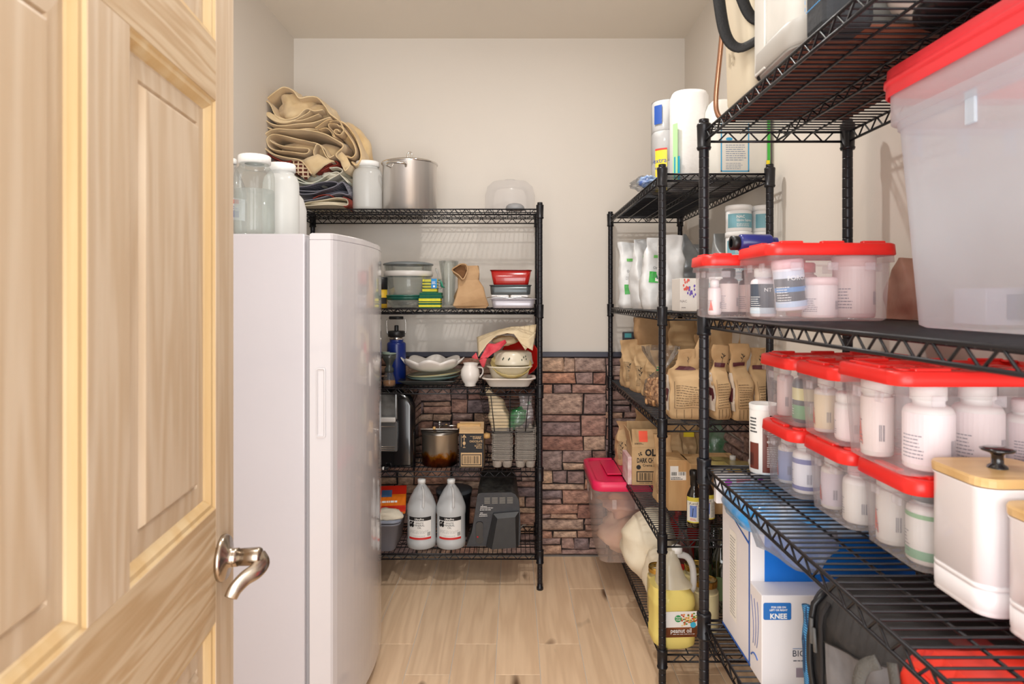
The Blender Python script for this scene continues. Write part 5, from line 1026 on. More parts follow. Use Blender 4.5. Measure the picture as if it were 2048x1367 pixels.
# ---- third shelf: kraft bags of nuts and grain
ARM = lambda: M('plum_print', (92, 42, 50), 0.5)
def kraft_bag(px, d, w_, dd, h, seed, label, rz=0.0, style='side', z=None, x=None, lean=0.0, flapk=1.0, grp=None, lab=True):
    ks = [(0, 0.9, 0.9, 0, 0), (0.04, 1, 1, 0, 0), (0.35, 1, 1, 0, 0), (0.56, 0.96, 0.7, lean * 0.3, 0), (0.68, 0.88, 0.16, lean * 0.6, 0.0), (0.76, 0.86 * flapk, 0.07, lean * 0.8, -0.004), (1, 0.90 * flapk, 0.06, lean, -0.012)]
    t, Fm, Sd = pouch('kraft_bag', label, 'bag', (X(px, d) if x is None else x, d, S3 if z is None else z), w_, dd, h, ks, kraft, e=0.42, amp=0.009, fq=20, seed=seed, rz=rz)
    if not lab: return t
    mb = MB()
    if style == 'side':
        p_lines(mb, Fm, -w_ * 0.3, h * 0.20, w_ * 0.32, h * 0.50, 9, 0.0012, seed, 0.22)
        for k in range(4): p_rect(mb, Fm, -w_ * 0.3 + w_ * 0.19 * k, h * 0.02, -w_ * 0.3 + w_ * 0.19 * k + 0.0014, h * 0.15, 0.0012, 1, 3)
        p_rect(mb, Fm, -w_ * 0.34, h * 0.165, w_ * 0.35, h * 0.17, 0.0012, 5, 1); p_rect(mb, Fm, -w_ * 0.345, h * 0.165, -w_ * 0.335, h * 0.54, 0.0012, 1, 5)
        mb.build('print', COL((92, 70, 44)), t)
        mb = MB(); p_rect(mb, Fm, -w_ * 0.36, h * 0.70, w_ * 0.30, h * 0.755, 0.0025, 5, 2); mb.build('plum_band', ARM(), t)
        mb = MB(); Ls = Sd(-1); p_rect(mb, Ls, -dd * 0.4, h * 0.12, dd * 0.4, h * 0.62, 0.0014, 5, 5); mb.build('front_label', COL((216, 204, 190)), t)
        mb = MB(); p_rect(mb, Ls, -dd * 0.3, h * 0.24, dd * 0.25, h * 0.42, 0.0022, 4, 3); mb.build('front_picture', ARM(), t)
        mb = MB(); sprig(mb, Fm, w_ * 0.1, h * 0.76, h * 0.12, 0.004, 0.003, 0.7, 3); mb.build('sprig', INK(), t)
    else:
        for k, (u, v, hh) in enumerate(((-w_ * 0.22, 0.02, h * 0.45), (w_ * 0.02, 0.01, h * 0.52), (w_ * 0.25, 0.02, h * 0.40))): sprig(mb, Fm, u, v, hh, 0.006 * (k - 1), 0.0014, 0.9, 6)
        p_lines(mb, Fm, -w_ * 0.46, h * 0.14, -w_ * 0.28, h * 0.56, 22, 0.0012, seed, 0.3)
        mb.build('print', COL((52, 42, 34)), t)
    return t
kraft_bag(1262, 3.12, 0.085, 0.12, 0.225, 1, 'leftmost kraft bag, folded top pointing left, sprig print', rz=0.15, style='art', lean=-0.012, flapk=1.15)
kraft_bag(1283, 2.95, 0.085, 0.11, 0.215, 2, 'second kraft bag from the left with black sprigs', rz=0.15, style='art', lean=0.004)
kraft_bag(1305, 2.80, 0.075, 0.11, 0.20, 3, 'third kraft bag, just behind the bag of cashews', rz=0.15, style='art', lean=0.0, flapk=0.8)
t, Fm, _ = pouch('paper_bag', 'large plain brown paper bag reaching up to the shelf above', 'bag', (X(1312, 3.1), 3.14, S3), 0.17, 0.16, 0.335, [(0, 0.9, 0.9, 0, 0), (0.05, 1, 1, 0, 0), (0.55, 1, 0.9, 0, 0), (0.75, 0.95, 0.7, -0.01, 0), (1, 1.02, 0.5, -0.012, 0)], kraft2, e=0.4, amp=0.016, fq=10, seed=31)
kraft_bag(1368, 3.05, 0.17, 0.12, 0.33, 12, 'wide brown bag with black wheat sprigs behind the front post', style='art', grp=None)
kraft_bag(1410, 2.78, 0.13, 0.12, 0.27, 13, 'kraft bag behind the near post with dark sprigs', style='art', lean=0.01)
# cashews in a clear bag
t = thing('cashew_bag', 'clear plastic bag of cashews with a green twist tie behind the front post', 'bag', (X(1322, 2.55), 2.55, S3))
nutm = M('cashew', (206, 160, 112), 0.5, col2=(180, 126, 82), vs=20, rand=0.1)
nm = MB(); nm.tube([(0.012 * math.cos(a), 0, 0.010 * math.sin(a)) for a in (0.2, 0.8, 1.5, 2.2, 2.8)], [0.004, 0.0065, 0.006, 0.0065, 0.004], 7); nme = nm.mesh('cashew', nutm)
nr_ = random.Random(3)
for i in range(130):
    a = nr_.uniform(0, 2 * math.pi); z = nr_.uniform(0.008, 0.105); rad_ = 0.058 * (1 - (z / 0.13 - 0.3) ** 2); rr_ = rad_ * (0.86 + 0.1 * nr_.random())
    o = link('cashew', nme, t); o.location = (rr_ * math.cos(a) * 1.0, rr_ * math.sin(a) * 0.9, z); o.rotation_euler = (nr_.uniform(0, 6), nr_.uniform(0, 6), nr_.uniform(0, 6))
mb = MB(); blob(mb, 0, 0.055, 0, 0.048, 0.045, 0.05, 3, 0.1); mb.build('cashews', nutm, t, kind='stuff')
def crk(a, r_, z_): return 1 + 0.10 * math.sin(a * 9 + z_ * 40) * min(1, max(0, (z_ - 0.12) * 14)) + 0.05 * math.sin(a * 3)
MB().lathe([(0, 0), (0.04, 0.0), (0.06, 0.012), (0.068, 0.05), (0.06, 0.10), (0.03, 0.128), (0.017, 0.14), (0.022, 0.15), (0.045, 0.18), (0.066, 0.215), (0.07, 0.235)], 54, wob=crk).build('film', clear, t)
MB().tube([(0.018 * math.cos(a), 0.018 * math.sin(a), 0.141) for a in [k * 0.5 for k in range(13)]] + [(-0.02, -0.02, 0.155)], 0.0022, 5).build('twist_tie', COL((20, 140, 84)), t)
kb = kraft_bag(1372, 2.31, 0.135, 0.11, 0.245, 7, 'front kraft bag with a big text panel, long top flap folded up to the right', rz=-0.12, style='side', lean=0.0, flapk=0.5)
mb = MB(); mb.grid(lambda u, v: Vector((0.005 + 0.035 * u * (1 - 0.1 * v) + 0.062 * v, -0.012 + 0.006 * math.sin(3 * v), 0.185 + 0.155 * v - 0.012 * u)), 2, 8); mb.build('flap', kraft, kb, solid=0.0015)
kraft_bag(1438, 2.30, 0.062, 0.10, 0.26, 9, 'kraft bag with plum band right of the near post, first of the three in front', rz=0.05)
kraft_bag(1480, 2.28, 0.070, 0.10, 0.265, 10, 'middle of the three front kraft bags with tall folded tops', rz=0.05, lean=-0.008)
kraft_bag(1520, 2.29, 0.072, 0.11, 0.25, 11, 'rightmost of the three front kraft bags, dark plum band', rz=0.05, lean=-0.012)
kraft_bag(1508, 2.62, 0.15, 0.12, 0.345, 14, 'big creased kraft bag with sprig print behind the three front bags', style='art')
kraft_bag(1448, 2.72, 0.15, 0.11, 0.355, 15, 'pale kraft bag standing behind, left of the big creased bag', style='art', lean=0.01)
kraft_bag(1556, 2.50, 0.10, 0.11, 0.24, 16, 'kraft bag with plum band against the right rear post', style='side')
t = thing('wall_thermometer', 'small dark device with a teal screen fixed to the rear wall above the kraft bags', 'device', (X(1257, 3.45), YB - 0.012, Z(674, 3.45)))
MB().box(0, 0, 0, 0.062, 0.022, 0.056, 0.004).build('housing', M('charcoal_device', (74, 76, 82), 0.4), t); mb = MB(); mb.box(-0.003, -0.0115, 0.01, 0.036, 0.002, 0.024); mb.build('screen', COL((92, 176, 184), 0.3), t)
# ---- fourth shelf
t = thing('chocolate_box', 'open kraft carton printed DARK CHOCOLATE Creme Brulee with an orange sticker', 'box', (X(1304, 2.84), 2.90, S4), -0.02)
bw_, bd_, bh = 0.175, 0.15, 0.165
mb = MB(); MBw = 0.003
for (cx0, cy0, sx, sy) in ((0, -bd_ / 2, bw_, MBw), (0, bd_ / 2, bw_, MBw), (-bw_ / 2, 0, MBw, bd_), (bw_ / 2, 0, MBw, bd_)): mb.box(cx0, cy0, bh / 2, sx, sy, bh)
mb.box(0, 0, 0.002, bw_, bd_, 0.004); mb.build('carton', kraft, t)
mb = MB(); mb.grid(lambda u, v: Vector((-bw_ / 2 + bw_ * u, -bd_ / 2 + 0.02 * v, bh + 0.075 * v)), 1, 1, False); mb.build('flap', kraft, t, solid=0.003)
mb = MB(); mb.grid(lambda u, v: Vector((-bw_ / 2 - 0.014 * v, -bd_ / 2 + bd_ * u, bh + 0.07 * v)), 1, 1, False); mb.build('flap', kraft, t, solid=0.003)
mb = MB(); mb.grid(lambda u, v: Vector((-bw_ / 2 + bw_ * u, bd_ / 2 + 0.01 * v, bh + 0.085 * v)), 1, 1, False); mb.build('flap', kraft, t, solid=0.003)
S = plane((-bw_ / 2, -bd_ / 2 - 0.0016, 0), (1, 0, 0), (0, 0, 1)); mb = MB()
p_text(mb, S, 'OLYRA', 0.055, 0.128, 0.030, 0.001, 'l', 0.045, 0.115); p_text(mb, S, 'DARK CHOCOLATE', 0.020, 0.098, 0.021, 0.001, 'l', 0.03, 0.15); p_text(mb, S, 'Creme Brulee', 0.045, 0.081, 0.011, 0.001, 'l', 0.012, 0.085)
for (u, v) in ((0.028, 0.136), (0.036, 0.142), (0.040, 0.132), (0.031, 0.129), (0.036, 0.136)): p_disc(mb, S, u, v, 0.0035, 0.0025, 0.001, 8)
p_disc(mb, S, 0.027, 0.078, 0.010, off=0.001)
for a in ((0.018, 0.014, 0.165, 0.018), (0.018, 0.056, 0.165, 0.060), (0.018, 0.014, 0.022, 0.060), (0.161, 0.014, 0.165, 0.060)): p_rect(mb, S, *a, 0.001)
p_bars(mb, S, 0.03, 0.021, 0.155, 0.053, 34, 0.001); p_lines(mb, S, 0.03, 0.008, 0.15, 0.011, 1)
mb.build('print', INK(), t)
Sf = lambda u, v, off=0: Vector((-bw_ / 2 + u, -bd_ / 2 + 0.02 * v / 0.075 - 0.0018 - off, bh + v))
mb = MB(); p_rect(mb, Sf, 0.03, 0.022, 0.068, 0.068, 0.0006); mb.build('sticker', COL((250, 96, 66)), t)
mb = MB(); p_text(mb, Sf, '6 PACK', 0.13, 0.008, 0.010, 0.0008, bold=0.02); p_lines(mb, Sf, 0.01, 0.012, 0.05, 0.02, 2, 0.0008); mb.build('flap_print', INK(), t)
mb = MB(); mb.box(-bw_ / 2 - 0.011, 0.01, 0.06, 0.016, 0.12, 0.12, 0.001); 
t2 = thing('pink_printed_box', 'narrow white and pink box against the left side of the chocolate carton', 'box', (X(1304, 2.84) - bw_ / 2 - 0.012, 2.90, S4)); MB().box(0, 0, 0.06, 0.017, 0.14, 0.12, 0.001).build('carton', M('pink_white_card', (230, 212, 210), 0.6, col2=(210, 160, 166), vs=30), t2)
t = kraft_bag(1247, 3.2, 0.09, 0.10, 0.21, 21, 'orange printed kraft bag leaning beyond the chocolate carton', z=S4, style='art', x=0.545)
mb = MB(); 
kraft_bag(1284, 3.22, 0.09, 0.1, 0.27, 22, 'crumpled kraft bag top showing above the chocolate carton', z=S4, style='art', x=0.64)
kraft_bag(1329, 2.62, 0.07, 0.10, 0.27, 23, 'kraft bag on the fourth shelf mostly hidden behind the front post', z=S4, style='art', x=0.60)
crd = M('plain_cardboard', (204, 166, 118), 0.8, col2=(190, 150, 102), vs=5, bump=0.1, bs=60, stretch=(6, 6, 1))
for i, (px, w_, d0, lab) in enumerate(((1352, 0.075, 2.50, 'cardboard box with barcode sticker just right of the front post'), (1398, 0.085, 2.44, 'cardboard box with barcode sticker behind the dark sauce bottle'), (1450, 0.12, 2.46, 'cardboard box seen between the near post and the white canister'))):
    t, S = carton('shipping_box', lab, X(px, d0) + 0.004, d0 + 0.06, S4, w_, 0.16, 0.195, crd)
    mb = MB(); p_rect(mb, S, 0.006, 0.118, w_ - 0.008, 0.150, 0.0006); p_rect(mb, S, 0.006, 0.150, w_ * 0.5, 0.172, 0.0006); mb.build('sticker', WHT(), t)
    mb = MB(); p_bars(mb, S, 0.008, 0.136, w_ - 0.010, 0.149, 22, 0.001, i); p_lines(mb, S, 0.008, 0.121, w_ - 0.02, 0.132, 2, 0.001); mb.build('barcode', INK(), t)
    mb = MB(); mb.tube(cr_([(w_ / 2 - 0.002, -0.0805, 0.04), (w_ / 2 - 0.006, -0.0812, 0.05), (w_ / 2 - 0.006, -0.0812, 0.09), (w_ / 2 - 0.002, -0.0805, 0.10)], 3), 0.0012, 5); mb.build('hand_slot', COL((60, 40, 24)), t)
def stoutb(label, x, y, z, s=1.0, g='dark sauce bottles'):
    t = thing('sauce_bottle', label, 'bottle', (x, y, z)); r = 0.0265 * s; h = 0.205 * s
    MB().lathe([(0, 0.003), (r * 0.9, 0), (r, 0.004), (r, h * 0.52), (r * 0.96, h * 0.56), (r * 0.7, h * 0.64), (r * 0.48, h * 0.70), (r * 0.45, h * 0.92)], 32).build('glass', M('dark_bottle', (24, 14, 8), 0.08, coat=0.8), t)
    MB().lathe([(r * 0.53, h * 0.72), (r * 0.56, h * 0.88), (r * 0.64, h * 0.89), (r * 0.64, h * 0.965), (r * 0.56, h * 0.985), (0, h)], 26).build('cap', M('black_seal', (16, 15, 16), 0.3), t)
    S = cyl(r, 0.0, z=h * 0.10); lh = h * 0.44; mb = MB(); p_rect(mb, S, -r * 1.4, 0, r * 1.4, lh, 0.0005, 14); mb.build('label', COL((232, 228, 214)), t)
    mb = MB(); p_rect(mb, S, -r * 1.4, lh * 0.84, r * 1.4, lh, 0.0009, 12); p_rect(mb, S, -r * 1.4, 0, r * 1.4, lh * 0.05, 0.0009, 12); mb.build('yellow_band', COL((214, 196, 70)), t)
    mb = MB(); p_rect(mb, S, -r * 0.85, lh * 0.22, r * 0.05, lh * 0.68, 0.0009, 6); mb.build('blue_picture', COL((108, 134, 200)), t)
    mb = MB(); p_text(mb, S, 'yLand', -r * 0.4, lh * 0.72, 0.010, 0.0012); p_lines(mb, S, r * 0.2, lh * 0.1, r * 0.75, lh * 0.72, 12, 0.0012, 2, 0.3); mb.tube([S(-r * 0.5, lh * 0.25, 0.001), S(-r * 0.45, lh * 0.4, 0.001), S(-r * 0.4, lh * 0.58, 0.001)], 0.0012, 5); mb.build('print', INK(), t)
    mb = MB(); p_disc(mb, S, r * 0.0, lh * 0.66, 0.003); p_lines(mb, S, -r * 0.8, lh * 0.10, r * 0.0, lh * 0.2, 2, 0.0012, 4, 0.5); mb.build('red_print', COL((214, 90, 80)), t)
stoutb('tall dark sauce bottle with black cap and yellow banded label, fourth shelf', X(1390, 2.30), 2.31, S4)
stoutb('second dark sauce bottle half hidden by the near post', X(1418, 2.33), 2.35, S4, 0.97)
t = thing('green_bag', 'shiny green snack bag behind the near post on the fourth shelf', 'bag', (X(1440, 2.75), 2.78, S4)); MB(); 
bpy.data.objects.remove(t); pouch('snack_bag', 'shiny green plastic bag behind the near post on the fourth shelf', 'bag', (X(1442, 2.75), 2.78, S4), 0.13, 0.09, 0.29, STAND, M('green_film'), amp=0.014, seed=5)
kraft_bag(1478, 2.74, 0.10, 0.08, 0.33, 24, 'kraft bag leaning right behind the white canister', z=S4, style='art', rz=0.2, lean=0.05)
for i, (px, lab) in enumerate(((1345, 'folded kraft bag top with a clip above the cardboard boxes'), (1372, 'dark kraft bag with yellow tag above the cardboard boxes'), (1400, 'kraft bag with sprigs just left of the near post, fourth shelf'))):
    tt = kraft_bag(px, 2.78 + 0.02 * i, 0.095, 0.09, 0.30 - 0.015 * i, 26 + i, lab, z=S4, style='art', lean=(-0.01, 0.0, 0.01)[i])
    if i == 1: mb = MB(); mb.box(0.004, -0.03, 0.235, 0.045, 0.002, 0.026); mb.build('yellow_tag', COL((240, 214, 50)), tt)
for i in range(2):
    t, Fm, _ = pouch('oil_pouch', ('left', 'right')[i] + ' flat olive pouch with a white screw cap lying by the canister', 'pouch', (X(1452 + 26 * i, 2.33), 2.40 - 0.06 * i, S4 + 0.1985), 0.10, 0.09, 0.02, [(0, 0.9, 0.9, 0, 0), (0.5, 1, 1, 0, 0), (1, 0.85, 0.8, 0, 0)], M('olive_film', (176, 162, 100), 0.25, coat=0.4, bump=0.4, bs=30), amp=0.003, seed=i)
    MB().lathe([(0, 0), (0.011, 0), (0.011, 0.018), (0, 0.019)], 18, mat=Matrix.Translation((0.045, -0.01, 0.018))).build('cap', M('white_cap'), t)
# ---- bottom shelf
def bin_(name, label, x, y, z, w_, d_, h, body, lidm, rz=0, taper=0.88, lid_h=0.028, bars=True, cat='storage bin', lip=0.010, rad=0.020, group=None, rot=None):
    t = thing(name, label, cat, (x, y, z), rz, group, rot); wb_, db_ = w_ * taper, d_ * (taper - 0.02); hb = h - lid_h * 0.8
    def L_(f, ins=0, z_=None): return rr(0, 0, wb_ + (w_ - 2 * lip - wb_) * f - ins, db_ + (d_ - 2 * lip - db_) * f - ins, rad, z_ if z_ is not None else hb * f, 6)
    MB().loft([L_(0, 0.012, 0.0), L_(0.02, 0, 0.004), L_(0.5, 0, hb * 0.5), L_(0.86, 0, hb * 0.86)], cap=False).build('bin_wall', body, t)
    MB().loft([L_(0.86, 0, hb * 0.86), L_(0.86, -lip * 1.3, hb * 0.862), L_(1.0, -lip * 0.9, hb)], cap=False, cap0=False).build('bin_collar', body, t)
    mb = MB()
    for s_ in (-1, 1):
        for k in range(3):
            u = (-0.32 + 0.32 * k) * wb_; mb.box(u, s_ * (d_ / 2 - lip - 0.001), hb * 0.80, 0.020, 0.005, hb * 0.12, 0.001)
        for k in range(2): mb.box(s_ * (w_ / 2 - lip - 0.001), (-0.2 + 0.4 * k) * db_, hb * 0.80, 0.005, 0.020, hb * 0.12, 0.001)
    mb.build('tabs', body, t, kind='stuff')
    if lidm is not None:
        z0 = h - lid_h; r2 = rad + 0.008
        MB().loft([rr(0, 0, w_ - 0.004, d_ - 0.004, r2, z0), rr(0, 0, w_, d_, r2, z0 + 0.002), rr(0, 0, w_ - 0.003, d_ - 0.003, r2, h - 0.006), rr(0, 0, w_ - 0.010, d_ - 0.010, r2, h - 0.0035), rr(0, 0, w_ - 0.045, d_ - 0.045, rad, h - 0.0035), rr(0, 0, w_ - 0.052, d_ - 0.052, rad, h - 0.010)], cap=True, cap0=False).build('lid', lidm, t)
        if bars:
            mb = MB()
            for s_ in (-1, 1):
                for k in range(3): mb.box((-0.31 + 0.31 * k) * w_, s_ * (d_ / 2 - 0.016), h - 0.002, w_ * 0.17, 0.014, 0.006, 0.002, 2)
                mb.box(s_ * (w_ / 2 - 0.016), 0, h - 0.002, 0.014, d_ * 0.36, 0.006, 0.002, 2)
                for s2 in (-1, 1): mb.lathe([(0, 0.002), (0.013, 0.002), (0.012, -0.003 + 0.008), (0, 0.005)], 18, (s_ * (w_ / 2 - 0.03), s2 * (d_ / 2 - 0.03)), Matrix.Translation((0, 0, h - 0.006)))
            for k in range(5):
                for j in range(3): mb.box((-0.26 + 0.13 * k) * w_, (-0.2 + 0.2 * j) * d_, h - 0.009, w_ * 0.11, d_ * 0.15, 0.004, 0.001)
            mb.build('lid_ribs', lidm, t, kind='stuff')
    return t
pinkl = M('hot_pink_lid', (236, 40, 92), 0.35, var=0.05)
t = bin_('storage_bin', 'clear bin with hot pink lid on the bottom shelf of the far right unit', 0.55, 3.12, S5, 0.40, 0.46, 0.385, thin('pinkbin_plastic', (255, 254, 254), (255, 250, 248), 0.24, 0.2, 0.4, 0.5), pinkl, taper=0.80, lid_h=0.045, bars=False, rad=0.04)
MB().box(-0.02, 0.02, 0.386, 0.20, 0.26, 0.006, 0.002).build('lid_recess', pinkl, t)
def rag(name, label, x, y, z, rx_, ry, rz_, seed, m, amp=0.22, cat='bag'):
    t = thing(name, label, cat, (x, y, z)); mb = MB(); blob(mb, 0, rz_ * 0.97, 0, rx_, ry, rz_, seed, amp, 30); mb.build('folds', m, t); return t
rag('cloth_bundle', 'pinkish beige cloth packed in the lower part of the pink-lidded bin', 0.55, 3.10, S5 + 0.006, 0.135, 0.16, 0.09, 5, M('beige_cloth', (236, 200, 172), 0.9, col2=(216, 170, 146), vs=8, bump=0.6, bs=18), 0.35, 'cloth')
rag('cloth_bundle', 'rusty beige crumpled cloth at the top of the pink-lidded bin', 0.53, 3.12, S5 + 0.175, 0.12, 0.14, 0.06, 15, M('rust_beige', (230, 176, 146), 0.9, col2=(170, 130, 124), vs=8, bump=0.6, bs=18), 0.4, 'cloth')
t, Fm, _ = pouch('flour_sack', 'white cotton flour sack slumped over the bottom shelf edge, paper label', 'sack', (X(1295, 2.78) + 0.01, 2.76, S5), 0.23, 0.22, 0.30, [(0, 0.55, 0.8, 0.05, 0), (0.12, 0.8, 1, 0.03, 0), (0.4, 1.05, 1.05, -0.01, 0), (0.7, 1.0, 0.95, -0.015, 0), (0.9, 0.7, 0.7, 0.0, 0), (1, 0.3, 0.3, 0.02, 0)], M('cotton_sack', (232, 222, 200), 0.9, col2=(220, 206, 180), vs=6, bump=0.4, bs=20), e=0.8, amp=0.014, fq=9, seed=3)
mb = MB(); p_rect(mb, Fm, -0.03, 0.125, 0.09, 0.155, 0.003, 8, 2); mb.build('label', WHT(), t); mb = MB(); p_lines(mb, Fm, -0.02, 0.134, 0.07, 0.144, 1, 0.005, 3, 0.7); mb.build('print', INK(), t)
rag('cloth_bag', 'grey white cloth bag wedged between sack and oil jar', X(1318, 2.62), 2.6, S5, 0.07, 0.08, 0.10, 9, M('cotton_sack'), 0.2)
# peanut oil
t = thing('peanut_oil_jug', 'gallon jug of yellow peanut oil with brown label at the shelf end', 'jug', (X(1357, 2.26), 2.285, S5), 0.05)
def jl(w_, d_, z, ox=0, r=0.045): return rr(ox, 0, w_, d_, r, z, 6)
up_ = [jl(0.140, 0.14, 0.175), jl(0.122, 0.12, 0.20, -0.012), jl(0.10, 0.105, 0.225, -0.022), jl(0.085, 0.09, 0.26, -0.028, 0.04), jl(0.07, 0.075, 0.285, -0.028, 0.034), jl(0.036, 0.036, 0.302, -0.02, 0.018), jl(0.034, 0.034, 0.318, -0.02, 0.017)]
MB().loft([jl(0.128, 0.128, 0), jl(0.146, 0.146, 0.010), jl(0.148, 0.148, 0.04), jl(0.144, 0.144, 0.046), jl(0.144, 0.144, 0.135), jl(0.148, 0.148, 0.142), jl(0.148, 0.148, 0.155), jl(0.140, 0.14, 0.175), jl(0.122, 0.12, 0.20, -0.012)], cap=True).build('oil', thin('peanut_oil', (255, 240, 150), (255, 238, 142), 0.9, 0.12, 0.2, 0.7), t)
MB().loft(up_[1:], cap0=False).build('body', thin('oil_jug_plastic', (250, 246, 236), (246, 240, 224), 0.74, 0.2, 0.4), t)
MB().tube(cr_([(0.0, 0, 0.300), (0.035, 0, 0.292), (0.055, 0, 0.262), (0.060, 0, 0.22), (0.058, 0, 0.185), (0.05, 0, 0.17)], 5), 0.0115, 12).build('handle', milk, t)
capm(MB(), 0.019, 0.308, 0.022).build('cap', M('white_cap'), t)
for c_ in [t.children[-1]]: c_.location = (-0.02, 0, 0)
S = plane((-0.066, -0.0742, 0.046), (1, 0, 0), (0, 0, 1))
mb = MB(); p_rect(mb, S, 0, 0.0, 0.132, 0.088, 0.0006); mb.build('label', WHT(), t)
mb = MB(); p_rect(mb, S, 0.006, 0, 0.128, 0.034, 0.001); mb.add([S(0.006, 0.034, 0.001), S(0.050, 0.028, 0.001), S(0.09, 0.030, 0.001), S(0.128, 0.044, 0.001), S(0.128, 0.0, 0.001), S(0.006, 0.0, 0.001)], [(5, 4, 3, 2, 1, 0)]); mb.build('brown_panel', COL((146, 82, 44)), t)
mb = MB(); p_text(mb, S, 'peanut oil', 0.058, 0.016, 0.016, 0.0018, bold=0.01, w_=0.072); p_lines(mb, S, 0.03, 0.010, 0.11, 0.013, 1, 0.0016, 3, 0.5); mb.build('print', WHT(), t)
fr_ = random.Random(6)
for cc in ((196, 70, 34), (226, 140, 50), (236, 214, 150), (90, 140, 50)):
    mb = MB()
    for i in range(22): p_disc(mb, S, 0.088 + fr_.gauss(0, 0.018), 0.060 + fr_.gauss(0, 0.009), 0.004, 0.0028, 0.0012 + 0.00002 * i, 7)
    mb.build('food_picture', COL(cc), t)
mb = MB(); p_disc(mb, S, 0.048, 0.064, 0.012, off=0.002); mb.build('green_logo', COL((40, 150, 80)), t); mb = MB(); p_text(mb, S, 'Food', 0.048, 0.066, 0.006, 0.0028, bold=0.02); p_text(mb, S, 'Club', 0.048, 0.058, 0.006, 0.0028, bold=0.02); mb.build('logo_print', WHT(), t)
mb = MB(); p_disc(mb, S, 0.100, 0.042, 0.010, off=0.002); mb.build('blue_seal', COL((60, 178, 214)), t)
def mason(label, x, y, r, h, fill, fcol, tintn):
    t = thing('canning_jar', label, 'jar', (x, y, S5)); MB().lathe([(0, 0.004), (r * .88, 0), (r, 0.01), (r, h * 0.72), (r * 0.84, h * 0.84), (r * 0.80, h * 0.86), (r * 0.80, h * 0.97)], 36).build('body', glass, t)
    MB().lathe([(0, 0.006), (r * .86, 0.006), (r * 0.95, 0.014), (r * 0.95, h * fill), (0, h * fill)], 32).build('contents', M(tintn, fcol, 0.5, var=0.08, vs=20), t)
    MB().lathe([(r * 0.86, h * 0.88), (r * 0.87, h * 0.90), (r * 0.85, h * 0.92), (r * 0.87, h * 0.94), (r * 0.86, h * 0.99), (r * 0.80, h), (r * 0.78, h * 0.985)], 36).build('screw_band', M('brass_band', (204, 172, 92), 0.22, 1.0), t, 'gold coloured screw band')
    return t
mason('gold-banded canning jar of pale oil left of the front post', X(1316, 2.47), 2.47, 0.042, 0.185, 0.80, (222, 196, 124), 'pale_grain'); S = cyl(0.0425, 0, z=0.03); 
mason('gold-banded jar behind the peanut oil jug handle', X(1390, 2.50), 2.50, 0.047, 0.18, 0.8, (216, 200, 140), 'pale_grain2')
mason('gold-banded jar of cream grain beside the near post on the bottom shelf', X(1412, 2.30) + 0.012, 2.34, 0.046, 0.19, 0.78, (226, 208, 160), 'pale_grain3')
t = thing('vinegar_bottle', 'clear bottle with black cap and red label behind the peanut oil', 'bottle', (X(1366, 2.62), 2.62, S5)); MB().lathe([(0, 0), (0.04, 0), (0.043, 0.01), (0.043, 0.15), (0.03, 0.21), (0.017, 0.25), (0.016, 0.28)], 28).build('body', clear, t); MB().lathe([(0.018, 0.275), (0.019, 0.278), (0.018, 0.32), (0, 0.322)], 20).build('cap', M('black_plastic'), t)
S = cyl(0.0435, 0, z=0.02); mb = MB(); p_rect(mb, S, -0.05, 0, 0.05, 0.12, 0.0006, 12); mb.build('label', WHT(), t); mb = MB(); p_rect(mb, S, -0.05, 0.10, 0.05, 0.125, 0.001, 12); mb.build('red_band', COL((214, 40, 40)), t); mb = MB(); p_lines(mb, S, -0.04, 0.01, 0.04, 0.09, 10, 0.001, 3, 0.4); mb.build('print', INK(), t)
for i, (px, d, lab) in enumerate(((1352, 2.86, 'red capped squeeze bottle behind the vinegar bottle'), (1378, 2.88, 'red and white bottle between the dark bottles and vinegar'))):
    t = thing('squeeze_bottle', lab, 'bottle', (X(px, d) + 0.01, d, S5)); MB().lathe(shoulder(0.034, 0.27, 0.014, 0.03), 24).build('body', COL((206, 40, 40), 0.3), t); capm(MB(), 0.016, 0.27, 0.03).build('cap', bkp, t)
for i, (px, d) in enumerate(((1400, 2.62), (1422, 2.66), (1436, 2.50))):
    t = thing('wine_bottle', ('first', 'second', 'third')[i] + ' dark green glass bottle behind the near post, counted from the left', 'bottle', (X(px, d) + 0.012, d, S5)); MB().lathe([(0, 0), (0.034, 0), (0.036, 0.006), (0.036, 0.19), (0.03, 0.215), (0.015, 0.25), (0.014, 0.31), (0.016, 0.312), (0.016, 0.33), (0, 0.331)], 28).build('glass', M('green_black_glass', (22, 30, 20), 0.08, coat=0.8), t)
    S = cyl(0.0365, 0, z=0.05); mb = MB(); p_rect(mb, S, -0.03, 0, 0.03, 0.09, 0.0006, 10); mb.build('label', COL((90, 110, 70)), t)
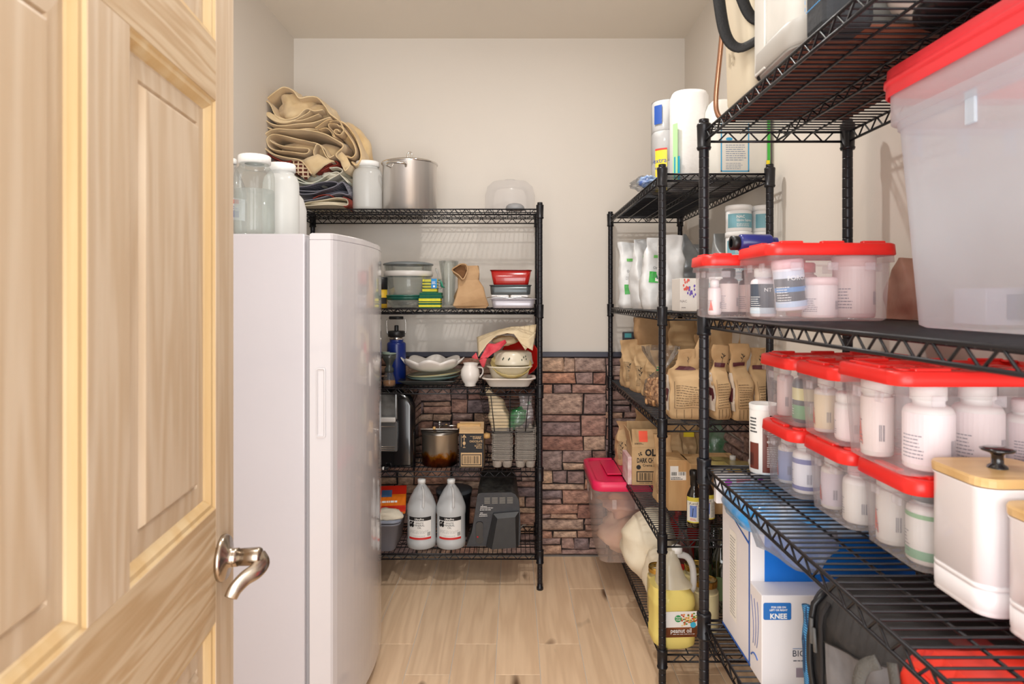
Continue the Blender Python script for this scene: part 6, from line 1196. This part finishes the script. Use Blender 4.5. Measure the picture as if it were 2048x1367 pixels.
# ================================================================== NEAREST RIGHT UNIT (front rim x = 0.48, y 0.45..1.64)
def vial(label, x, y, z, r, h, body=(236, 232, 228), capc=(238, 236, 232), lab=None, bands=(), txt=None, a=0.0, neck=0.62, nh=0.16, kind='supplement_bottle', cat='bottle', lines=True, ch=0.15, rot=None, group=None, picture=None):
    t = thing(kind, label, cat, (x, y, z), a, group, rot)
    MB().lathe(shoulder(r, h * (1 - ch) + 0.001, r * neck, h * nh * 0.5, 0.003), 30).build('body', COL(body, 0.35), t)
    capm(MB(), r * (neck + 0.08), h * (1 - ch) - 0.004, h * ch + 0.004).build('cap', COL(capc, 0.4), t)
    S = cyl(r, 0, z=h * 0.07); lh = h * (0.60 if neck < 0.9 else 0.70)
    if lab: mb = MB(); p_rect(mb, S, -r * 1.8, 0, r * 1.8, lh, 0.0005, 20); mb.build('label', COL(lab, 0.45), t)
    for (v0, v1, c) in bands: mb = MB(); p_rect(mb, S, -r * 1.8, lh * v0, r * 1.8, lh * v1, 0.0009, 20); mb.build('label_band', COL(c, 0.45), t)
    if lines:
        mb = MB(); p_lines(mb, S, -r * 1.5, lh * 0.12, -r * 0.5, lh * 0.62, 7, 0.0012, 3, 0.3); p_bars(mb, S, r * 0.55, lh * 0.2, r * 0.9, lh * 0.5, 9, 0.0012)
        if txt: p_text(mb, S, txt, 0, lh * 0.74, min(0.014, r * 0.32), 0.0012, bold=0.01)
        mb.build('print', COL((110, 108, 124) if not lab or sum(lab) > 450 else (236, 236, 236)), t)
    if picture: mb = MB(); mb.add([S(-r * 1.2, lh * 0.1, 0.0016), S(-r * 0.5, lh * 0.1, 0.0016), S(-r * 0.62, lh * 0.3, 0.0016), S(-r * 0.85, lh * 0.62, 0.0016), S(-r * 1.0, lh * 0.3, 0.0016)], [(0, 1, 2, 3, 4)]); mb.build('flame_logo', COL(picture), t)
    return t
Z2, Z3, Z4, Z1 = LVL[3], LVL[2], LVL[1], LVL[4]
# ---- shelf at eye level
bin_('storage_bin', 'wide clear bin with red lid, tubs inside, in front on the eye-level shelf', 0.6365, 1.38, Z2, 0.265, 0.20, 0.160, binp, redl)
S = plane((0.6365 - 0.1325, 1.28, Z2), (1, 0, 0), (0, 0, 1))
bin_('storage_bin', 'smaller clear bin with red lid against the near post, dark bottles inside', 0.560, 1.558, Z2, 0.245, 0.135, 0.150, binp, redl)
vial('black and blue labelled tub leaning at the left in the wide red-lidded bin', 0.572, 1.335, Z2 + 0.022, 0.030, 0.105, (232, 226, 236), (236, 190, 196), (52, 56, 66), [(0.80, 1.0, (206, 214, 230)), (0.42, 0.55, (70, 130, 190)), (0, 0.16, (190, 210, 236))], 'FORCE', 0.25, 0.94, 0.02, rot=(0, -0.10, 0.2), kind='supplement_tub', cat='tub')
vial('short white tub with pale red lid in the middle of the wide bin', 0.630, 1.335, Z2 + 0.006, 0.034, 0.083, (236, 222, 222), (240, 214, 214), (234, 222, 222), (), None, 0, 0.94, 0.02, kind='supplement_tub', cat='tub')
vial('large white tub with a dense fact panel at the right of the wide bin', 0.706, 1.345, Z2 + 0.006, 0.040, 0.128, (232, 212, 210), (238, 206, 202), (226, 208, 204), (), None, 0, 0.95, 0.02, kind='supplement_tub', cat='tub')
vial('dark blue-grey labelled bottle at the far left in the wide bin', 0.535, 1.39, Z2 + 0.006, 0.026, 0.105, (230, 224, 230), (238, 236, 236), (74, 82, 96), [(0.0, 0.2, (200, 214, 226))], 'NT', 0)
vial('red capped white bottle behind the short tub in the wide bin', 0.635, 1.43, Z2 + 0.006, 0.032, 0.118, (222, 180, 176), (232, 84, 80), (226, 200, 180), (), None, 0, 0.8)
vial('brown supplement bottle with black cap in the smaller bin, left one', 0.515, 1.555, Z2 + 0.006, 0.022, 0.112, (74, 44, 50), (24, 22, 28), (220, 204, 200), (), None, 0)
vial('brown supplement bottle with black cap in the smaller bin, right one', 0.563, 1.555, Z2 + 0.006, 0.022, 0.108, (64, 42, 54), (24, 22, 28), (214, 190, 186), (), None, 0)
vial('slim white bottle with a red flame mark at the left end of the smaller bin', 0.478, 1.545, Z2 + 0.006, 0.015, 0.085, (234, 220, 222), (236, 232, 232), (232, 222, 222), (), None, 0, picture=(232, 84, 60))
t = thing('supplement_bottle', 'dark blue labelled bottle lying on the lid of the smaller bin', 'bottle', (0.545, 1.515, Z2 + 0.1755), rot=(0, R(90), 0.05)); MB().lathe(shoulder(0.021, 0.09, 0.014, 0.012), 28, mat=Matrix.Translation((0, 0, -0.02))).build('body', COL((52, 58, 132), 0.25), t); capm(MB(), 0.0165, -0.038, 0.02).build('cap', bkp, t)
S = cyl(0.021, math.pi / 2, z=-0.01); mb = MB(); p_lines(mb, S, -0.02, 0.01, 0.02, 0.07, 8, 0.001, 3, 0.4); mb.build('print', COL((150, 170, 226)), t)
pouch('leather_pouch', 'brown pouch standing behind the wide bin near the wall', 'pouch', (0.868, 1.42, Z2), 0.07, 0.12, 0.135, [(0, 0.8, 0.9, 0, 0), (0.3, 1, 1, 0, 0), (0.8, 0.8, 0.5, 0, 0), (1, 0.6, 0.1, 0, 0)], M('tan_leather', (172, 128, 108), 0.6, var=0.2, bump=0.3), amp=0.006, seed=4)
# big tote
t = bin_('storage_tote', 'large cloudy plastic tote with coral red lid, right edge of the picture', 0.757, 0.775, Z2, 0.295, 0.66, 0.425, totep, coral, taper=0.84, lid_h=0.05, bars=False, rad=0.05, lip=0.014)
MB().loft([rr(0, 0, 0.285, 0.65, 0.055, 0.392), rr(0, 0, 0.300, 0.665, 0.06, 0.394), rr(0, 0, 0.300, 0.665, 0.06, 0.402), rr(0, 0, 0.285, 0.65, 0.055, 0.404)], cap=False, cap0=False).build('lid_flange', coral, t)
MB().loft([rr(0, 0, 0.250, 0.60, 0.05, 0.318), rr(0, 0, 0.272, 0.625, 0.055, 0.320), rr(0, 0, 0.275, 0.63, 0.055, 0.345)], cap=False, cap0=False).build('body_rim', totep, t)
vial('large blue-grey bottle shape inside the cloudy tote', 0.77, 0.90, Z2 + 0.006, 0.045, 0.19, (176, 178, 200), (130, 138, 170), None, (), None, 0, lines=False)
t, S = carton('medicine_box', 'small printed box lying at the bottom of the cloudy tote', 0.735, 0.98, Z2 + 0.006, 0.09, 0.07, 0.055, COL((206, 196, 210))); mb = MB(); p_rect(mb, S, 0.03, 0.008, 0.07, 0.045, 0.001); mb.build('picture', COL((110, 110, 150)), t)
rag('gauze_roll', 'pale rumpled cloth filling the middle of the cloudy tote', 0.76, 0.68, Z2 + 0.006, 0.09, 0.13, 0.10, 6, M('pale_gauze', (226, 206, 200), 0.9, bump=0.5, bs=20), 0.3, 'cloth')

# ---- shelf below: white and brown canister, stacked bins, enamel canisters
t = thing('drink_canister', 'white and brown drink powder canister behind the stacked red bins', 'canister', (X(1530, 1.572), 1.578, Z3), 0.0)
MB().lathe([(0, 0.0), (0.0325, 0), (0.034, 0.003), (0.034, 0.158), (0.0325, 0.16)], 40).build('body', WHT(), t); MB().lathe([(0.0345, 0.154), (0.035, 0.166), (0.033, 0.168), (0.031, 0.164), (0, 0.164)], 40).build('lid', M('white_cap'), t)
S = cyl(0.034); mb = MB(); p_rect(mb, S, -0.016, 0.006, 0.075, 0.112, 0.0006, 20); p_rect(mb, S, -0.052, 0.012, -0.025, 0.075, 0.0006, 5); mb.build('brown_panel', COL((112, 52, 40), 0.35), t)
mb = MB()
for i in range(4): p_disc(mb, S, -0.003 + 0.0072 * i, 0.080, 0.0032, off=0.0014)
p_lines(mb, S, -0.006, 0.020, 0.04, 0.07, 12, 0.0014, 3, 0.4); p_lines(mb, S, -0.006, 0.092, 0.035, 0.106, 3, 0.0014, 5, 0.45); mb.build('white_print', WHT(), t)
mb = MB(); p_lines(mb, S, 0.0, 0.140, 0.035, 0.146, 1, 0.001, 5, 0.5); p_lines(mb, S, -0.005, 0.120, 0.03, 0.134, 3, 0.001, 5, 0.25); p_bars(mb, S, -0.05, 0.02, -0.038, 0.05, 7, 0.0016); p_lines(mb, S, -0.05, 0.1, -0.028, 0.14, 5, 0.001); mb.build('print', INK(), t)
H3 = 0.150
stk = []
for i, (y, xl) in enumerate(((1.428, 0.572), (1.245, 0.588), (1.063, 0.600))):
    nm_ = ('farthest', 'middle', 'nearest')[i]
    bin_('storage_bin', 'lower red-lidded clear bin of the %s stack on the canister shelf' % nm_, xl + 0.148, y, Z3, 0.296, 0.178, H3, binp, redl, group=None)
    stk.append((xl, y))
bin_('storage_bin', 'upper red-lidded clear bin of the farthest stack on the canister shelf', 0.572 + 0.148, 1.438, Z3 + H3, 0.296, 0.176, H3, binp, redl)
bin_('storage_bin', 'upper red-lidded clear bin of the middle stack on the canister shelf', 0.577 + 0.148, 1.258, Z3 + H3, 0.296, 0.176, H3, binp, redl)
bin_('storage_bin', 'largest red-lidded clear bin, upper one of the nearest stack, waffled lid', 0.572 + 0.165, 1.068, Z3 + H3, 0.328, 0.196, 0.166, binp, redl, rz=0.0, lid_h=0.026)
R_ = (228, 84, 56)
lowz, upz = Z3 + 0.006, Z3 + H3 + 0.006
A_ = -0.95
for (lab, x, y, z, r, h, kw) in (
    ('white bottle with blue label and flame mark at the left of the farthest lower bin', 0.622, 1.472, lowz, 0.020, 0.108, dict(lab=(150, 164, 206), picture=R_)),
    ('white bottle with navy banded label at the right of the farthest lower bin', 0.632, 1.398, lowz, 0.028, 0.115, dict(lab=(226, 228, 238), bands=[(0.8, 0.95, (84, 92, 160)), (0, 0.12, (84, 92, 160))])),
    ('plain white bottle deep in the farthest lower bin', 0.72, 1.43, lowz, 0.028, 0.11, dict(lab=(226, 222, 224))),
    ('slim white bottle with purple print in the middle lower bin', 0.636, 1.292, lowz, 0.021, 0.106, dict(lab=(224, 214, 226), picture=R_)),
    ('white bottle with rosy cap and pale text label in the middle lower bin', 0.648, 1.212, lowz, 0.029, 0.108, dict(capc=(214, 170, 172), lab=(226, 222, 216))),
    ('dark capped amber bottle behind others in the middle lower bin', 0.715, 1.25, lowz, 0.026, 0.118, dict(body=(190, 160, 130), capc=(96, 80, 76))),
    ('tall white carton-like bottle with red flame mark in the nearest lower bin', 0.650, 1.108, lowz, 0.026, 0.118, dict(lab=(232, 228, 224), picture=R_, neck=0.9)),
    ('white bottle with green banded label and dark green cap in the nearest lower bin', 0.662, 1.028, lowz, 0.034, 0.118, dict(capc=(50, 62, 60), lab=(228, 226, 222), bands=[(0.0, 0.2, (120, 176, 140)), (0.90, 1.0, (120, 176, 120))])),
    ('plain white bottle deep in the nearest lower bin', 0.74, 1.07, lowz, 0.03, 0.11, dict(lab=(226, 222, 224))),
    ('slender pinkish white bottle at the left of the farthest upper bin', 0.622, 1.484, upz, 0.018, 0.118, dict(body=(238, 214, 214))),
    ('black bottle with green and yellow label in the farthest upper bin', 0.640, 1.402, upz, 0.034, 0.122, dict(body=(40, 44, 56), capc=(26, 28, 34), lab=(44, 50, 60), bands=[(0.0, 0.4, (90, 150, 100)), (0.55, 0.9, (206, 200, 140))])),
    ('cream bottle with yellow label and flame mark in the middle upper bin', 0.628, 1.302, upz, 0.022, 0.112, dict(lab=(236, 222, 190), picture=R_)),
    ('short white jar with barcode in the middle upper bin', 0.640, 1.222, upz, 0.031, 0.090, dict(lab=(238, 226, 226), neck=0.85)),
    ('white bottle resting behind the short jar in the middle upper bin', 0.712, 1.26, upz, 0.028, 0.118, dict(body=(236, 218, 210), capc=(232, 206, 190))),
    ('tall slim white bottle with red flame mark at the left of the nearest upper bin', 0.622, 1.108, upz, 0.025, 0.130, dict(lab=(238, 226, 222), picture=R_, neck=0.9)),
    ('big white pill bottle, left of the two in the nearest upper bin', 0.655, 1.022, upz, 0.036, 0.132, dict(lab=(238, 224, 226), nh=0.2)),
    ('big white pill bottle, right of the two in the nearest upper bin', 0.738, 1.030, upz, 0.036, 0.132, dict(lab=(236, 222, 222), nh=0.2)),
    ('shorter white bottle reading THORNE beside the two big pill bottles', 0.812, 1.024, upz, 0.029, 0.108, dict(lab=(232, 214, 216), txt='THORNE', capc=(232, 214, 214), a=0.3)),
    ('black lidded dark jar behind the THORNE bottle', 0.800, 1.105, upz, 0.032, 0.125, dict(body=(92, 70, 70), capc=(46, 42, 44), lines=False)),
):
    kw.setdefault('lines', True); kw.setdefault('a', A_ if 'big white pill' not in lab else -0.2); vial(lab, x, y, z, r, h, **kw)
# enamel canisters
ew = M('canister_enamel', (250, 246, 248), 0.28, coat=0.4, var=0.02)
bam = wood('bamboo', (226, 190, 136), (208, 168, 112), 'X', 8, 0.35, 40)
def can(label, x, y, w_, d_, h, knob=True):
    t = thing('storage_canister', label, 'canister', (x, y, Z3)); r = 0.024
    hb = h - 0.014
    pr = [(0.006, 0), (0.0, 0.003), (0.001, 0.006), (0.0, 0.010), (0, 0.034), (0.0018, 0.0355), (0.0, 0.037), (0, 0.042), (0.0018, 0.0435), (0, 0.045), (0, hb - 0.004), (-0.0015, hb - 0.002), (-0.0015, hb)]
    MB().loft([rr(0, 0, w_ - 2 * a, d_ - 2 * a, r, z, 8) for a, z in pr]).build('body', ew, t)
    MB().loft([rr(0, 0, w_ - 0.01, d_ - 0.01, r, hb), rr(0, 0, w_ + 0.006, d_ + 0.006, r + 0.003, hb + 0.002, 5), rr(0, 0, w_ + 0.007, d_ + 0.007, r + 0.003, hb + 0.011, 5), rr(0, 0, w_ + 0.003, d_ + 0.003, r, h, 5)], smooth=False).build('lid', bam, t, 'bamboo lid')
    MB().lathe([(0.013, h), (0.012, h + 0.003), (0.0075, h + 0.006), (0.0075, h + 0.018), (0.010, h + 0.021), (0.020, h + 0.024), (0.0215, h + 0.0265), (0.016, h + 0.029), (0, h + 0.030)], 32).build('knob', M('gloss_black_knob', (26, 20, 22), 0.15, coat=0.6), t)
    return t
can('white enamel canister with bamboo lid and black knob, farther of the two in front', 0.677, 0.905, 0.124, 0.118, 0.186)
can('nearest white enamel canister with bamboo lid at the right edge', 0.680, 0.770, 0.110, 0.122, 0.163)
can('white enamel canister with bamboo lid at the back by the wall', 0.818, 0.900, 0.115, 0.115, 0.186)
# ---- shelf with boxes and bags
bc = M('blue_card', (20, 116, 206), 0.4, col2=(10, 84, 190), vs=4); wc = M('white_gloss_card', (232, 228, 230), 0.4, var=0.02)
t, S = carton('product_box', 'big white box with blue edges and front, behind the knee brace box', 0.705, 1.525, Z4, 0.366, 0.195, 0.305, wc)
mb = MB(); p_rect(mb, S, 0.030, 0.0, 0.364, 0.303, 0.0006); mb.build('blue_front', bc, t)
S2_ = plane((-0.183, 0.0975, 0), (0, -1, 0), (0, 0, 1)); mb = MB(); p_rect(mb, S2_, 0.0, 0, 0.195, 0.006, 0.0006); p_rect(mb, S2_, 0.183, 0, 0.190, 0.305, 0.0007); mb.add([S2_(0.0, 0.305, 0.0006), S2_(0.02, 0.305, 0.0006), S2_(0.19, 0.265, 0.0006), S2_(0.19, 0.272, 0.0006)], [(0, 1, 2, 3)]); mb.build('blue_edges', COL((24, 92, 186)), t)
mb = MB(); p_rect(mb, S2_, 0.055, 0.05, 0.105, 0.26, 0.0006); mb.build('sticker', COL((238, 234, 226)), t); mb = MB(); p_lines(mb, S2_, 0.06, 0.06, 0.10, 0.25, 26, 0.001, 4, 0.25); mb.build('print', COL((120, 120, 120)), t)
t, S = carton('knee_brace_box', 'white box with a blue panel reading KNEE and BIOSKIN below', 0.652, 1.393, Z4, 0.264, 0.068, 0.19, wc)
mb = MB(); mb.loft([[(p[0], -0.0346, p[2]) for p in [(x, 0, z) for x, z, _ in [(q_[0], q_[1], 0) for q_ in rr(-0.132 + 0.0325, 0.157, 0.059, 0.036, 0.004, 0)]]], [(q_[0], -0.0350, q_[1]) for q_ in rr(-0.132 + 0.0325, 0.157, 0.058, 0.035, 0.004, 0)]]); mb.build('blue_panel', COL((40, 110, 186)), t)
mb = MB(); p_text(mb, S, 'KNEE', 0.035, 0.142, 0.011, 0.0012, bold=0.03); p_text(mb, S, 'FOR USE ON', 0.035, 0.164, 0.004, 0.0012, bold=0.03); p_text(mb, S, 'LEFT OR RIGHT', 0.035, 0.158, 0.004, 0.0012, bold=0.03); mb.build('panel_print', WHT(), t)
mb = MB(); p_text(mb, S, 'BIOSKIN', 0.065, 0.062, 0.014, 0.0008, 'l', w_=0.066); p_lines(mb, S, 0.066, 0.052, 0.12, 0.055, 1, 0.0008, 3, 0.6); mb.build('print', COL((36, 44, 66)), t)
mb = MB(); p_rect(mb, S, 0.065, 0.078, 0.13, 0.079, 0.0008); mb.build('rule', COL((60, 110, 170)), t)
mb = MB(); p_rect(mb, S, 0.072, 0.018, 0.13, 0.038, 0.0008); mb.build('mauve_panel', COL((150, 138, 152)), t)
S2_ = plane((-0.132, 0.034, 0), (0, -1, 0), (0, 0, 1)); mb = MB()
for k in range(3): mb.tube([S2_(0.008 + 0.014 * k + 0.014 * math.sin(f * 2.2 + 0.3 * k), 0.165 - 0.10 * f, 0.0006) for f in [j / 10 for j in range(11)]], 0.0006, 4)
mb.build('blue_curves', COL((50, 80, 150)), t)
mb = MB(); mb.tube([S2_(0.03 + 0.026 * math.cos(a), 0.02 + 0.026 * math.sin(a), 0.0006) for a in [math.pi * 0.3 + j * 0.2 for j in range(9)]], 0.0016, 5); mb.build('blue_swirl', COL((60, 100, 176)), t)
# plastic wrapped package and its loose film
t, Fm, _ = pouch('wrapped_package', 'blue and white plastic wrapped package lying on the big white box', 'package', (0.665, 1.49, Z4 + 0.3065), 0.34, 0.24, 0.06, [(0, 0.95, 0.92, 0, 0), (0.4, 1, 1, 0, 0), (0.8, 0.97, 0.95, 0, 0), (1, 0.88, 0.85, 0, 0)], M('blue_white_wrap', (40, 150, 222), 0.2, col2=(226, 230, 236), vs=9, coat=0.6, bump=0.5, bs=20, stretch=(1, 1, 1)), amp=0.007, seed=6)
mb = MB(); mb.grid(lambda u, v: Vector((-0.165 + 0.02 * math.sin(5 * u) * v + 0.19 * u, -0.10 - 0.055 * v - 0.02 * math.sin(3.1 * u), 0.036 - 0.10 * v * (0.4 + math.sin(3.1 * u) * 0.5) + 0.004 * math.sin(u * 17))), 14, 8); mb.build('loose_film', thin('loose_film', (250, 250, 252), (236, 238, 242), 0.22, 0.08, 0.5, 1.3), t, solid=0.0008)
t, S = carton('white_packet', 'white packet with purple and red spots behind the blue wrapped package', 0.60, 1.612, Z4 + 0.3065, 0.20, 0.02, 0.07, wc)
mb = MB(); p_disc(mb, S, 0.03, 0.052, 0.009); p_disc(mb, S, 0.11, 0.055, 0.008); mb.build('purple_spots', COL((190, 60, 190)), t); mb = MB(); p_rect(mb, S, 0.05, 0.045, 0.085, 0.06, 0.0006); mb.build('red_print', COL((226, 70, 90)), t)
# backpack
bpf = M('charcoal_nylon', (46, 44, 44), 0.75, col2=(62, 60, 60), vs=14, bump=0.5, bs=40); bpg = M('grey_nylon', (132, 132, 136), 0.75, col2=(104, 104, 108), vs=12, bump=0.5, bs=40)
t, Fm, Sd = pouch('backpack', 'charcoal and grey backpack with blue mesh strap beside the knee brace box', 'backpack', (0.695, 1.085, Z4), 0.29, 0.31, 0.288, [(0, 0.95, 0.95, 0, 0), (0.1, 1, 1, 0, 0), (0.85, 1, 1, 0, 0), (0.95, 0.95, 0.95, 0.005, 0.005), (1, 0.82, 0.85, 0.015, 0.01)], bpf, e=0.3, amp=0.010, fq=9, seed=12, part='shell')
L_ = lambda u, v, off=0, f_=Sd(-1): f_(-u, v, off)
def gpanel(mb): mb.grid(lambda a, b: L_(-0.045 + 0.175 * a, 0.0 + (0.215 + 0.05 * a) * b, 0.003), 12, 10)
mb = MB(); gpanel(mb); mb.build('grey_panel', bpg, t)
mb = MB(); mb.tube([L_(-0.045 + 0.175 * f, 0.215 + 0.05 * f, 0.0045) for f in [j / 12 for j in range(13)]], 0.0012, 5); mb.build('seam', COL((44, 42, 42)), t)
mb = MB(); mb.tube([L_(-0.062, 0.275 * f, 0.004) for f in [j / 14 for j in range(15)]], 0.006, 6, flat=(1, 0.6)); mb.build('zip_placket', COL((34, 30, 30), 0.8), t)
blu = lattice_mat('blue_mesh', (70, 140, 190), (24, 60, 96), 120)
mb = MB(); mb.tube([L_(-0.118 + 0.012 * math.sin(f * 3), 0.01 + 0.235 * f, 0.010) for f in [j / 14 for j in range(15)]], 0.013, 8, flat=(1.0, 0.5)); mb.build('strap', blu, t, 'blue mesh shoulder strap')
mb = MB(); mb.tube([L_(-0.095, 0.02 + 0.26 * f, 0.008) for f in [j / 12 for j in range(13)]], 0.006, 6); mb.build('strap_edge', bkp, t)
for k in range(2): mb = MB(); mb.tube([L_(-0.082 + 0.012 * k, 0.19 - 0.01 * k, 0.010), L_(-0.088 + 0.012 * k, 0.235 - 0.012 * k, 0.012)], 0.005, 8, flat=(1, 0.6)); mb.build('zip_pull', COL((92, 92, 92), 0.5), t)
t = thing('webbing_strap', 'grey webbing loop with buckle in front of the backpack', 'strap', (0.505, 0.895, Z4)); mb = MB()
mb.tube(cr_([(0.010, 0.02, 0.30), (0.0, 0.04, 0.28), (-0.002, 0.05, 0.24), (0.004, 0.03, 0.21), (0.012, 0.0, 0.23), (0.015, -0.015, 0.27), (0.018, 0.0, 0.31)], 5), 0.011, 6, flat=(0.25, 1)); mb.build('webbing', M('grey_webbing', (92, 90, 86), 0.85, bump=0.6, bs=300), t)
MB().box(0.014, -0.01, 0.235, 0.014, 0.03, 0.03, 0.004).build('buckle', bkp, t)
redc_ = M('red_case_plastic', (240, 58, 40), 0.38, var=0.06, vs=6)
t = thing('tool_case', 'bright red ribbed plastic case under the wire shelf, bottom right corner', 'case', (0.0, 0.03, Z4))
x0c = 0.528; ypl = lambda pts, x: [(x, y, z) for y, z in pts]
def arc_case(ins): return [(0.50 + ins, 0.0 + ins), (0.872 - ins, 0.0 + ins), (0.872 - ins, 0.27), (0.862 - ins * 0.7, 0.315 - ins), (0.835 - ins * 0.6, 0.345 - ins), (0.80, 0.362 - ins), (0.62, 0.362 - ins), (0.50 + ins, 0.362 - ins)]
MB().loft([ypl(arc_case(0.012), x0c), ypl(arc_case(0.0), x0c + 0.012), ypl(arc_case(0), 0.80), ypl(arc_case(0.01), 0.81)], smooth=False).build('shell', redc_, t)
for k in range(7): MB().box(x0c - 0.001, 0.66, 0.03 + 0.032 * k, 0.006, 0.30 - 0.012 * k, 0.018, 0.002).build('rib', redc_, t)
MB().box(x0c - 0.001, 0.74, 0.305, 0.006, 0.16, 0.05, 0.003).build('handle_block', redc_, t)
MB().box(0.60, 0.815, 0.3625, 0.05, 0.022, 0.002).build('slot', COL((90, 14, 12)), t)
t, Fm, _ = pouch('blue_pouch', 'bright blue fabric pouch edge between shelf rim and red case', 'pouch', (0.508, 0.80, Z4 + 0.18), 0.035, 0.10, 0.115, [(0, 0.9, 0.9, 0, 0), (0.3, 1, 1, 0, 0), (1, 0.5, 0.6, 0, 0)], M('blue_fabric', (30, 140, 224), 0.6, bump=0.3), amp=0.005, seed=2)
t.location.z = Z4; t.scale = (1, 1, 2.6)
t, S = carton('white_carton', 'small white carton on the lowest shelf under the knee brace box', 0.56, 1.33, LVL[0], 0.1, 0.1, 0.12, wc)
# ---- top shelf of the nearest unit
t = thing('woven_tray', 'dark reddish brown slatted tray lying flat on the highest near shelf', 'tray', (0.645, 1.29, Z1 + 0.0005))
slm = M('brown_slat', (120, 66, 46), 0.5, var=0.35, vs=10, rand=0.35)
for k in range(11): MB().box(0, -0.245 + 0.049 * k, 0.006, 0.30, 0.040, 0.008, 0.001).build('slat', slm, t)
for s_ in (-1, 1): MB().box(0.13 * s_, 0, 0.0125, 0.02, 0.53, 0.005).build('runner', slm, t)
zt1 = Z1 + 0.016
t = thing('dry_bag', 'tall pale grey roll bag standing on the highest near shelf', 'bag', (0.60, 1.215, zt1))
dbm = M('pale_grey_vinyl', (216, 214, 208), 0.4, col2=(200, 198, 192), vs=6, bump=0.4, bs=10)
MB().loft([[crump(p, 0.006, 9, 3) for p in rr(0, 0, w_, d_, 0.055, z, 8)] for w_, d_, z in ((0.225, 0.225, 0.0), (0.235, 0.235, 0.012), (0.235, 0.235, 0.10), (0.232, 0.23, 0.2), (0.236, 0.234, 0.3), (0.225, 0.2, 0.4), (0.22, 0.1, 0.5))]).build('shell', dbm, t)
MB().loft([rr(0, 0, 0.236, 0.236, 0.056, 0.001, 8), rr(0, 0, 0.244, 0.244, 0.06, 0.006, 8), rr(0, 0, 0.243, 0.243, 0.06, 0.040, 8), rr(0, 0, 0.238, 0.238, 0.057, 0.046, 8)], cap=False, cap0=False).build('base_band', M('grey_vinyl_band', (172, 168, 162), 0.45), t)
MB().box(-0.119, 0.05, 0.25, 0.004, 0.05, 0.5, 0.001).build('seam_strip', M('pale_grey_vinyl'), t)
t = thing('beige_bin', 'tall beige plastic box embossed 15 behind the pale grey bag', 'box', (0.565, 1.45, zt1))
MB().loft([rr(0, 0, 0.13, 0.15, 0.02, 0), rr(0, 0, 0.135, 0.155, 0.02, 0.01), rr(0, 0, 0.15, 0.17, 0.02, 0.38)]).build('body', M('beige_plastic', (212, 200, 176), 0.5), t)
mb = MB(); p_text(mb, plane((-0.0715, 0, 0.06), (0, -1, 0), (0, 0, 1)), '15', -0.02, 0.03, 0.035); mb.build('number', COL((170, 156, 132)), t)
t = thing('luggage_frame', 'bent copper-toned metal rod standing at the shelf end, black straps looped over it', 'frame', (0.49, 1.56, Z1 + 0.001))
MB().tube(cr_([(0.01, -0.12, 0.50), (0.006, -0.06, 0.34), (0.0, -0.02, 0.16), (-0.004, 0.0, 0.06), (0.0, 0.0, 0.02), (0.014, -0.005, 0.006), (0.04, -0.01, 0.005)], 6), 0.006, 10).build('rod', M('copper_rod', (176, 132, 106), 0.25, 0.9), t)
t = thing('carry_strap', 'black padded carry straps with buckle hanging at the top beside the pale grey bag', 'strap', (0.485, 1.38, Z1)); st = M('black_strap', (24, 23, 24), 0.75, bump=0.4, bs=200)
mb = MB(); mb.tube(cr_([(-0.005, 0.0, 0.42), (-0.018, 0.02, 0.33), (-0.045, 0.03, 0.30), (-0.042, 0.02, 0.22), (-0.030, 0.01, 0.14), (-0.004, 0.0, 0.11), (0.03, -0.03, 0.12)], 6), 0.014, 8, flat=(0.4, 1)); mb.build('strap', st, t)
mb = MB(); mb.tube(cr_([(0.02, 0.0, 0.40), (0.0, 0.0, 0.33), (-0.02, 0.0, 0.29), (0.0, 0.0, 0.22), (0.02, -0.01, 0.17), (0.05, -0.03, 0.15)], 6), 0.014, 8, flat=(0.4, 1)); mb.build('strap', st, t)
mb = MB(); mb.tube(cr_([(-0.04, 0.01, 0.30), (-0.02, -0.01, 0.315), (0.0, -0.01, 0.30), (-0.01, -0.01, 0.275)], 4, closed=True), 0.003, 6, closed=True); mb.build('buckle', chrome, t)
t = thing('black_bag', 'black bag with bright blue stitching beside the pale grey bag', 'bag', (0.525, 1.045, Z1 + 0.001)); MB().box(0, 0, 0.15, 0.08, 0.075, 0.30, 0.012, 2).build('shell', M('black_fabric', (46, 48, 52), 0.8, bump=0.4, bs=120), t)
mb = MB(); S = plane((-0.041, 0.036, 0), (0, -1, 0), (0, 0, 1))
for k in range(14): p_rect(mb, S, 0.006, 0.05 + 0.012 * k, 0.008, 0.057 + 0.012 * k, 0.001); p_rect(mb, S, 0.01 + 0.005 * k, 0.045, 0.0135 + 0.005 * k, 0.047, 0.001)
mb.build('stitching', COL((40, 150, 220)), t)
t = thing('slow_cooker', 'white oval pot with a black base seen from below on the highest near shelf', 'pot', (0.70, 0.955, Z1 + 0.0005))
MB().lathe([(0, 0.0), (0.085, 0), (0.095, 0.006), (0.096, 0.018), (0, 0.018)], 40).build('base', M('black_plastic'), t); MB().lathe([(0.096, 0.014), (0.125, 0.03), (0.14, 0.07), (0.142, 0.16), (0.13, 0.165)], 40).build('body', M('white_cap'), t)
t = thing('wooden_board', 'reddish brown board lying on the highest near shelf toward the camera', 'board', (0.66, 0.62, Z1 + 0.0005)); MB().loft([rr(0, 0, 0.28, 0.24, 0.04, 0), rr(0, 0, 0.284, 0.244, 0.04, 0.003), rr(0, 0, 0.284, 0.244, 0.04, 0.015), rr(0, 0, 0.28, 0.24, 0.04, 0.018)]).build('board', wood('dark_board', (110, 62, 44), (80, 42, 30), 'X', 9, 0.4, 40), t)
